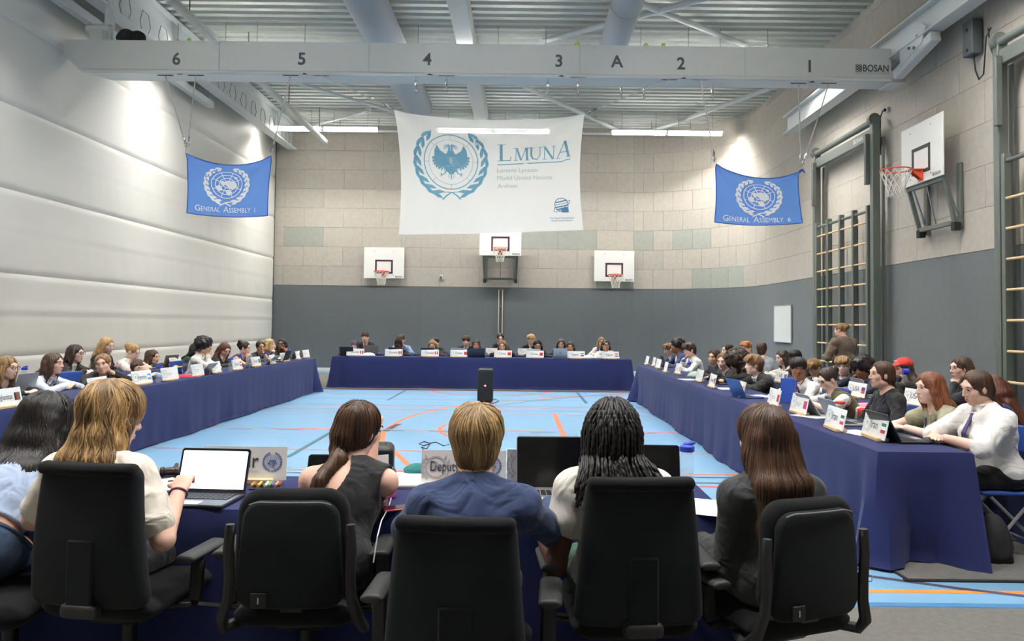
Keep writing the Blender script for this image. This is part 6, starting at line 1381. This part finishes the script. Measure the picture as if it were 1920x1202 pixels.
for x, tx, lab in ((666, 'Canada', 'first Canada placard, before the purple-haired person'), (738, 'Canada', 'second Canada placard, before the black headscarf'), (806, 'Canada', 'third Canada placard, before the golden-haired girl'), (861, 'China', 'first China placard, beside the dark laptop'), (943, 'China', 'second China placard, before the girl with hands at her mouth'), (1003, 'China', 'third China placard, before the girl with straight black hair'), (1080, 'Egypt', 'first Egypt placard, beside the silver laptop'), (1144, 'Egypt', 'second Egypt placard, at the far table end')):
    q = at(x, 665, 1, 17.56); placard((q.x, 17.56), random.uniform(-.03, .03), tx, tx, lab)
for x, lab in ((924, 'blank card on the second far table behind the fair girl'), (984, 'blank card on the second far table before the bleached blond boy'), (560+0, '')):
    if lab: q = at(x, 660, 1, 19.1); placard((q.x, 19.1), 0, '', '', lab, L=.36)
# laptops
m_sil = mat('silver_shell', (178, 180, 182), .35, metal=.6, var=.02); m_dk = mat('dark_shell', (38, 40, 44), .4, var=.04); m_db = mat('deep_blue_shell', (30, 38, 62), .4, var=.04); m_key = mat('key_black', (36, 37, 40), .6, var=.05); m_off = mat('screen_off', (12, 13, 16), .15, var=.02); m_on = mat('screen_lit', (226, 240, 255), .3, emit=1.15); m_ui = mat('screen_line', (170, 200, 240), .3, emit=.9)
def laptop(p, rz, label, m_, open_=1.85, on=False, W=.33, D=.225, hgt=.215, dot=False, z=0):
    r = empty('laptop', (p[0], p[1], TZ+.001+z), rz, label, 'laptop', 'laptops on the tables')
    b = MB(); b.box((0, 0, .009), (W, D, .016), ch=.004); base = b.build('keyboard_half', m_, r)
    b = MB()
    for i in range(5):
        for j in range(12): b.box((-W*.42+W*.84*(j+.5)/12, D*.36-i*.021, .0182), (W*.84/12*.84, .017, .003))
    k_ = b.build('keys', m_key, base); k_['kind'] = 'stuff'
    b = MB(); b.box((0, -D*.33, .0175), (.1, .06, .001)); b.build('touchpad', m_sil if m_ is not m_sil else m_dk, base)
    a = open_-pi/2; ay = Vector((0, math.sin(a), math.cos(a))); n = Vector((0, -math.cos(a), math.sin(a))); o = Vector((0, D/2-.004, .014)); b = MB()
    b.prism([(-W/2, 0), (W/2, 0), (W/2, hgt-.01), (W/2-.01, hgt), (-W/2+.01, hgt), (-W/2, hgt-.01)], o, (1, 0, 0), ay, -n*.007); lid = b.build('screen_lid', m_, r)
    q = lambda u, v, e=.001: o+Vector((u, 0, 0))+ay*v+n*e
    b = MB(); b.add([q(-W/2+.004, .012, .0006), q(W/2-.004, .012, .0006), q(W/2-.004, hgt-.005, .0006), q(-W/2+.004, hgt-.005, .0006)], [(0, 1, 2, 3)]); b.build('bezel', m_off, lid)
    b = MB(); b.add([q(-W/2+.01, .02, .0014), q(W/2-.01, .02, .0014), q(W/2-.01, hgt-.014, .0014), q(-W/2+.01, hgt-.014, .0014)], [(0, 1, 2, 3)]); b.build('display', m_on if on else m_off, lid)
    if on:
        b = MB()
        for x0, x1, y0, y1 in ((-.15, .15, .184, .194), (-.02, .02, .168, .172), (.04, .06, .168, .172), (-.14, .13, .024, .029), (-.03, .0, .06, .09)): b.add([q(x0, y0, .002), q(x1, y0, .002), q(x1, y1, .002), q(x0, y1, .002)], [(0, 1, 2, 3)])
        b.build('window_lines', m_ui, lid)
    if dot: b = MB(); b.prism([(.013*math.cos(t), .013*math.sin(t)) for t in [2*pi*i/12 for i in range(12)]], q(0, hgt*.5, -.0085), (1, 0, 0), ay, -n*.001); b.build('badge', m_dk, lid)
    return r
laptop(tp(371, 942), -.06, 'open laptop with a bright screen before the blonde girl', m_dk, 1.86, True, W=.33, D=.23, hgt=.205)
q = at(1042, 918, 2, TZ); laptop((q.x, 3.42), .03, 'large laptop with a black screen on an orange folder, before the braided girl', m_sil, 1.78, W=.38, D=.25, hgt=.25, z=.014)
b = MB(); b.box((0, 0, .006), (.40, .28, .011), ch=.004); b.build('folder', mat('orange_folder', (226, 82, 52), .5, var=.03), loc=(q.x, 3.41, TZ+.001), rot=(0, 0, .03), label='orange folder under the large black-screened laptop', cat='folder')
q = at(1217, 880, 1, 3.72); laptop((q.x, 3.62), -.02, 'dark laptop behind the braided girl, next to the blue-capped bottle', m_dk, 1.75, W=.31, D=.21, hgt=.2)
q = at(648, 850, 1, 3.8); laptop((q.x, 3.56), .05, 'laptop mostly hidden by the ponytailed girl', m_db, 2.0, W=.31, D=.21, hgt=.15)
for px, py, rz, lab, m_, kw in ((1697, 826, pi/2, 'black laptop under the hands of the young woman in the white shirt', m_dk, dict(W=.34, open_=2.05)), (1592, 795, pi/2, 'silver laptop on the right front table behind the farther Iran placard', m_sil, dict(open_=2.0)), (1548, 778, pi/2, 'grey laptop before the woman in the olive waistcoat', m_sil, dict(open_=2.15)), (1357, 720, pi/2, 'large black laptop before the girl with the dark curls', m_dk, dict(W=.38, hgt=.25)),
        (1403, 745, pi/2+.2, 'blue-backed tablet laptop before the boy with the brown quiff', mat('blue_cover', (48, 84, 150), .5), dict(open_=2.0)), (1257, 689, pi/2, 'black laptop on its edge before the tall boy in navy', m_dk, dict()), (1632, 745, pi/2, 'silver laptop on the rear right table behind the USA placard', m_sil, dict(dot=True)),
        (24, 738, -pi/2, 'grey laptop before the girl with glasses at the left edge', m_sil, dict()), (306, 690, -pi/2-.2, 'laptop with a patterned lid on the rear left table', mat('patterned_lid', (128, 112, 104), .6, var=.5, vscale=40), dict()), (470, 690, -pi/2+.15, 'silver laptop between the red-flag and green-flag placards', m_sil, dict()), (420, 703, -pi/2, 'grey laptop before the auburn-haired girl', m_sil, dict(open_=2.3)), (498, 683, -pi/2, 'closed-looking grey laptop beyond the green-flag placards', m_sil, dict(open_=2.4)), (528, 678, -pi/2, 'dark laptop before the girl with round glasses', m_dk, dict())):
    q = tp(px, py); q.x = max(q.x, 2.60) if 0 < q.x < 3.4 else min(q.x, -4.86) if -5.6 < q.x < 0 else q.x; laptop(q, rz, lab, m_, **kw)
for x, Y, lab, m_, kw in ((652, 17.72, 'black laptop before the purple-haired person', m_dk, {}), (744, 17.75, 'dark red laptop before the black headscarf', mat('dark_red_shell', (70, 30, 40), .4), {}), (803, 17.75, 'dark blue laptop before the golden-haired girl', m_db, {}), (859, 17.78, 'light grey laptop behind the first China placard', m_sil, {}), (893, 17.68, 'wide dark laptop before the delegate in grey', m_db, dict(W=.42)), (1000, 17.75, 'white laptop before the girl with straight black hair', mat('white_shell', (224, 224, 224), .4), {}), (1050, 17.66, 'silver laptop with a dark badge facing the viewer', m_sil, dict(dot=True, hgt=.24)), (697, 19.2, 'silver laptop on the second far table before the boy in the black suit', m_sil, dict(W=.4))):
    q = at(x, 665, 1, Y); laptop((q.x, Y), pi, lab, m_, **kw)
# bottles
def bottle(p, label, cap=m_cap, H=.23, R_=.034, spout=True):
    r = empty('water_bottle', (p[0], p[1], TZ+.001), 0, label, 'bottle', 'water bottles on the tables')
    b = MB(); b.lathe([(R_*.9, 0), (R_, .006), (R_, H*.62), (R_*.95, H*.72), (R_*.8, H*.77), (R_*.8, H*.8)], (0, 0, 0), 16); b.build('body', m_cl, r, smooth=True)
    b = MB(); b.lathe([(R_*.86, H*.002+.003), (R_*.92, .01), (R_*.92, H*.4)], (0, 0, 0), 14); b.build('water', mat('water', (214, 226, 232), .1, alpha=.06), r, smooth=True)
    b = MB(); b.lathe([(R_*.95, H*.79), (R_*1.02, H*.8), (R_*1.02, H*.9), (R_*.7, H*.935)], (0, 0, 0), 16)
    if spout: b.bar((-R_*.5, 0, H*.93), (R_*1.1, 0, H*.985), R_*.8, .016, ch=.005)
    b.build('cap', cap, r, smooth=True); return r
q = at(1288, 880, 1, 3.72); bottle((q.x, 3.72), 'tall clear bottle with a bright blue spout cap on the chairing table', H=.235, R_=.036)
for px, py, lab, kw in ((1281, 698, 'blue-capped bottle farther of two beside the boy in the white shirt', {}), (1292, 705, 'blue-capped bottle nearer of two beside the boy in the white shirt', {}), (1575, 786, 'small clear bottle with a red cap by the woman in the olive waistcoat', dict(cap=mat('red_cap', (220, 64, 50), .4), H=.17, R_=.045, spout=False)), (45, 722, 'blue-capped bottle beside the girl in the pale blue shirt', {}), (297, 717, 'blue-capped bottle before the girl lying on her arms', {}), (432, 697, 'blue-capped bottle before the auburn-haired girl', {}), (449, 688, 'small blue-capped bottle behind the red-white-red placard', {}), (498, 681, 'blue-capped bottle between the two green-flag placards', {}), (541, 676, 'blue-capped bottle near the far end of the left table', {}), (218, 715, 'pink tumbler bottle beside the girl in the black blazer', dict(cap=mat('pink_cap', (190, 140, 150), .5), spout=False))):
    bottle(tp(px, py), lab, **kw)
for x, Y, lab in ((728, 17.7, 'blue-capped bottle left of the second Canada placard'), (1121, 17.7, 'blue-capped bottle left of the second Egypt placard')): q = at(x, 665, 1, Y); bottle((q.x, Y), lab)
q = at(1307, 680, 0, 3.5); bottle((3.8, 11.9), 'blue-capped bottle on the rear table behind the boy in the white shirt')
# papers
def paper(p, rz, label, w_=.21, d_=.297, m_=m_paper, n=1):
    b = MB()
    for i in range(n): b.box((random.uniform(-.01, .01)*(i > 0), random.uniform(-.01, .01)*(i > 0), .001+.0022*i), (w_, d_, .002))
    return b.build('paper_stack' if n > 1 else 'paper', m_, loc=(p[0], p[1], TZ+.0015), rot=(0, 0, rz), label=label, cat='paper', group='papers on the tables')
for px, py, rz, lab in ((1316, 951, -.4, 'loose sheet at the right end of the chairing table'), (322, 908, .2, 'white sheet beside the bright laptop'), (1610, 812, .3, 'sheet between the two Iran placards'), (1425, 743, .2, 'white sheets before the boy with the brown quiff'), (1520, 781, .5, 'open magazine before the woman in the olive waistcoat'), (1290, 712, .3, 'sheet beside the two blue-capped bottles'), (1360, 729, .1, 'sheet beside the placard with the gold flag'), (40, 752, .2, 'sheet beside the Afghanistan placard'), (130, 724, .4, 'sheet under the hands of the girl in pale blue')):
    paper(tp(px, py), rz, lab)
paper(tp(768, 905), .1, 'pile of documents beside the pink can', n=9)
def lump(name, p, rx, ry, rz_, m_, label, cat, seed=0, z=TZ+.002):
    rs = random.Random(seed); b = MB(); N, K = 20, 10
    pr = []
    for j in range(K+1):
        a = pi/2*j/K
        for i in range(N): t = 2*pi*i/N; k = 1+.12*math.sin(3*t+seed)+.06*rs.uniform(-1, 1)*(j < K); pr.append((rx*k*math.cos(t)*math.cos(a), ry*k*math.sin(t)*math.cos(a), rz_*math.sin(a)*(1+.1*math.sin(2*t+seed)*math.cos(a))))
    b.add(pr, [tuple(range(N-1, -1, -1))]+[(j*N+i, j*N+(i+1) % N, (j+1)*N+(i+1) % N, (j+1)*N+i) for j in range(K) for i in range(N)]); return b.build(name, m_, smooth='all', loc=(p[0], p[1], z), label=label, cat=cat)
lump('pencil_case', tp(786, 893), .09, .04, .045, mat('teal_fabric', (40, 118, 118), .8, var=.1), 'teal and cream pencil case on the document pile', 'pencil case', 2, z=TZ+.024)
lump('scarf', tp(344, 707), .2, .11, .035, mat('red_white_cloth', (206, 62, 80), .8, var=.35, vscale=20), 'crumpled red and white cloth on the left front table', 'cloth', 4)
lump('bag', tp(1304, 707), .12, .10, .09, mat('pale_green_bag', (170, 192, 176), .5, var=.15), 'pale green crumpled bag behind the small-flag placard', 'bag', 5)
lump('tissue_pile', at(1104, 664, 1, 17.78), .13, .1, .09, m_paper, 'crumpled white tissues on the far table', 'tissues', 6)
lump('tissue_pile', at(690, 666, 1, 17.75), .16, .1, .08, m_paper, 'heap of white papers right of the first Canada placard', 'papers', 8)
lump('bag', tp(557, 673), .10, .10, .17, mat('black_nylon', (30, 28, 34), .7, var=.2), 'small dark bag at the far end of the left front table', 'bag', 9)
lump('backpack', (3.17, 5.02), .10, .13, .30, mat('black_pack', (34, 33, 34), .8, var=.3, vscale=20, bump=.4, bscale=40), 'slumped black backpack beside the end of the right front table', 'backpack', 3, z=.012)
# striped flag cloth on the rear table
c = tp(1630, 762); r = empty('flag_cloth', (c.x-.1, c.y, TZ), 0, 'red and white striped flag draped over the rear right table', 'flag cloth')
for i in range(7):
    b = MB(); y0 = -.35+.1*i
    b.grid(lambda u, v: Vector((.22-.34*min(1, v*1.6)-.012*max(0, v-.6), y0+.1*u+.05*v, .006+.006*math.sin(9*(y0+u*.1)+6*v)-(0 if v < .625 else (v-.625)*.85))), 4, 14); b.build('stripe', mat('stripe_red', (206, 44, 50), .8, var=.04) if i % 2 == 0 else mat('stripe_white', (236, 228, 222), .8, var=.03), r, smooth='all')
q = tp(1453, 758); r = empty('ring_binder', (q.x+.22, q.y, TZ+.001), pi/2, 'blue ring binder standing open on the right front table', 'binder')
for s_ in (-1, 1): b = MB(); b.bar((0, 0, .13), (s_*.2, .09, .13), .006, .26, ch=.002); b.build('cover', mat('binder_blue', (42, 82, 176), .5, var=.03), r)
b = MB(); b.box((0, .0, .13), (.03, .012, .26), ch=.004); b.build('spine', MATS['binder_blue'], r)
# chairing table
q = at(458, 893, 1, 3.74); placard((q.x, 3.74), 0, 'Chair', 'UN', 'placard reading Chair behind the bright laptop', big=True, lines=1, tilt=.1, tpos=-.13)
q = at(869, 893, 1, 3.7); placard((q.x, 3.7), 0, 'Deputy', 'UN', 'placard reading Deputy, half hidden by the boy in the blazer', big=True, tilt=.1, lines=1, tpos=-.165)
q = at(1010, 893, 1, 3.76); r_ = placard((q.x+.05, 3.78), 0, '', 'UN', 'shaded placard behind the black-screened laptop', tilt=-.1)
q = at(709, 880, 1, 3.62); placard((q.x, 3.62), .5, '', '', 'small grey card leaning beside the ponytailed girl', L=.11, H=.15, tilt=.1)
def can(p, label):
    r = empty('drink_can', (p[0], p[1], TZ+.001), 0, label, 'can'); b = MB(); b.lathe([(.026, 0), (.033, .008), (.033, .125), (.027, .135)], (0, 0, 0), 20); b.build('body', mat('pink_can', (214, 84, 150), .3, metal=.3, var=.1, vscale=30), r, smooth=True)
    b = MB(); b.lathe([(.027, .133), (.028, .139), (.024, .139), (.023, .136)], (0, 0, 0), 20); b.build('lid', m_chrome, r, smooth=True); b = MB(); b.box((.004, 0, .139), (.02, .012, .002)); b.build('pull_tab', m_chrome, r)
can(tp(729, 934), 'slim pink drinks can beside the ponytailed girl')
q = tp(716, 950); r = empty('drinking_glass', (q.x, q.y, TZ+.001), 0, 'small clear tumbler beside the pink can', 'glass'); b = MB(); b.lathe([(.024, 0), (.026, .004), (.032, .07), (.030, .07), (.024, .006)], (0, 0, 0), 18); b.build('tumbler', m_cl, r, smooth=True)
b = MB(); b.lathe([(.022, .006), (.025, .022)], (0, 0, 0), 14); b.build('drink', mat('amber_drink', (176, 90, 60), .2), r)
q = tp(747, 955); r = empty('phone', (q.x, q.y, TZ+.001), -1.1, 'red-cased phone near the edge of the chairing table', 'phone'); b = MB(); b.box((0, 0, .005), (.072, .148, .009), ch=.003); b.build('case', mat('red_case', (214, 50, 72), .4), r); b = MB(); b.box((0, 0, .0102), (.064, .14, .001)); b.build('screen', m_off, r)
b = MB(); b.tube([tp(737, 925)+Vector((0, 0, .006)), tp(728, 955)+Vector((0, 0, .006)), tp(716, 978)+Vector((0, -.01, .006)), tp(712, 986)+Vector((0, -.045, -.03)), tp(706, 990)+Vector((0, -.05, -.12))], .0028, 5); b.build('charging_cable', m_wsteel, smooth=True, label='white charging cable hanging over the table edge', cat='cable')
q = tp(318, 893); r = empty('gavel', (q.x, q.y, TZ+.001), .3, 'dark wooden gavel beside the bright laptop', 'gavel'); mg = mat('dark_wood', (52, 34, 28), .35, var=.15, vscale=20)
b = MB(); b.lathe([(.02, -.045), (.024, -.04), (.024, -.028), (.019, -.024), (.021, 0), (.019, .024), (.024, .028), (.024, .04), (.02, .045)], (0, 0, .025), 18, Matrix.Rotation(pi/2, 3, 'Y')); b.build('gavel_head', mg, r, smooth=True)
b = MB(); b.tube([(0, .02, .024), (0, .1, .018), (0, .2, .014), (0, .24, .014)], [.008, .007, .009, .011], 10); b.build('handle', mg, r, smooth=True)
b = MB(); b.tube([tp(300, 900)+Vector((0, 0, .006)), tp(325, 896)+Vector((0, 0, .006)), tp(335, 902)+Vector((0, 0, .006)), tp(315, 905)+Vector((0, 0, .006))], .004, 5); b.build('cable', m_black, smooth=True, label='short black cable beside the gavel', cat='cable')
q = tp(500, 914); r = empty('marker_pack', (q.x, q.y, TZ+.001), .15, 'pack of coloured markers beside the bright laptop', 'pack'); b = MB(); b.box((0, 0, .005), (.15, .11, .008), ch=.002); b.build('tray', mat('pack_card', (66, 70, 110), .5), r)
for i in range(9):
    col = ((196, 150, 90), (120, 60, 40), (220, 200, 60), (60, 60, 70), (230, 230, 225), (130, 180, 80), (90, 90, 160), (200, 160, 110), (150, 70, 50))[i]; b = MB(); x = -.064+.016*i; b.tube([(x, -.05, .017), (x, .035, .017), (x, .036, .017), (x, .05, .017)], [.0072, .0072, .005, .004], 8); b.build('marker', mat('marker_%d_%d_%d' % col, col, .4), r, smooth=True)
# bandana pattern and phone in hand belong to their wearers below
hd = at(1428, 656, 0, 4.3); F = Field(np.array(hd)-.2, np.array(hd)+.2, .01); F.ell(np.array(hd)+A3(0, 0, .02), (.092, .105, .06), None, .01); F.cut(np.array(hd)-A3(0, 0, .03), (0, 0, -1)); V, Q = F.mesh()
V = V-np.array([hd.x, hd.y, 0]); par = min((o for o in bpy.data.objects if o.name.startswith('person') and o.parent is None), key=lambda o: (o.location.x-hd.x)**2+(o.location.y-hd.y)**2 if 'bandana' in o.get('label', '') else 99)
mbn = mat('gold_black_bandana', (28, 26, 22), .7, var=.9, vscale=26, attr='tone', rgb2=(196, 168, 60)); o_ = link('bandana', np_mesh('bandana', V+np.array([hd.x, hd.y, 0]), Q, (np.sin(V[:, 0]*95)*np.sin(V[:, 2]*110+3*np.sin(V[:, 1]*60)) > .15).astype(float)), par, material=mbn); o_.matrix_parent_inverse = par.matrix_basis.inverted()
for o_ in [o for o in bpy.data.objects if o.get('label', '').startswith('person in a red cap')]:
    hd = np.array(at(1692, 692, 0, 4.46)); mi = o_.matrix_basis.inverted(); yw = math.radians(64+34); fw = A3(-math.sin(yw), math.cos(yw), 0); rt = A3(math.cos(yw), math.sin(yw), 0)
    F = Field(hd-.26, hd+.26, .009); Mx = np.stack([rt, fw, A3(0, 0, 1)], 1); F.ell(hd-fw*.018+A3(0, 0, .048), (.093, .111, .092), Mx, .01); F.cut(hd+A3(0, 0, .045), (0, 0, -1))
    for i in range(9): a = (i-4)*.17; F.cone(hd+rt*.08*math.sin(a)+fw*.088*math.cos(a)+A3(0, 0, .052), hd+rt*.088*math.sin(a)+fw*(.088*math.cos(a)+.065)+A3(0, 0, .036), .008, .007, .008)
    V, Q = F.mesh(); c_ = link('cap', np_mesh('cap', V, Q), o_, material=mat('red_cap_cloth', (214, 56, 50), .8, var=.04, bump=.1, bscale=300)); c_.matrix_parent_inverse = mi
    b = MB(); fn = lambda u, v: Vector((hd-fw*.018+fw*(.113-abs(u)*.25)+rt*u+A3(0, 0, .085+v)).tolist())
    b = MB()
    for k, wd_ in ((0, .07), (1, .06), (2, .065)): b.add([fn(-wd_/2, .016-k*.014), fn(wd_/2, .016-k*.014), fn(wd_/2, .009-k*.014), fn(-wd_/2, .009-k*.014)], [(0, 1, 2, 3)])
    lb_ = b.build('cap_print', m_wsteel, o_); lb_.matrix_parent_inverse = mi
    b = MB(); q = hd-rt*.115+fw*.06-A3(0, 0, .06); b.box(q.tolist(), (.05, .09, .10), ch=.01); 
    bo = MB(); bo.lathe([(.03, 0), (.032, .01), (.032, .12), (.026, .15)], (q[0], q[1]-.02, q[2]-.09), 14); h_ = bo.build('water_bottle', m_cl, smooth=True, label='bottle with a blue cap raised by the person in the red cap', cat='bottle')
    bo = MB(); bo.tube([(q[0]-.04, q[1]-.05, q[2]+.04), (q[0]+.02, q[1]-.06, q[2]+.04)], .036, 14); bo.build('cap', m_cap, h_, smooth=True)
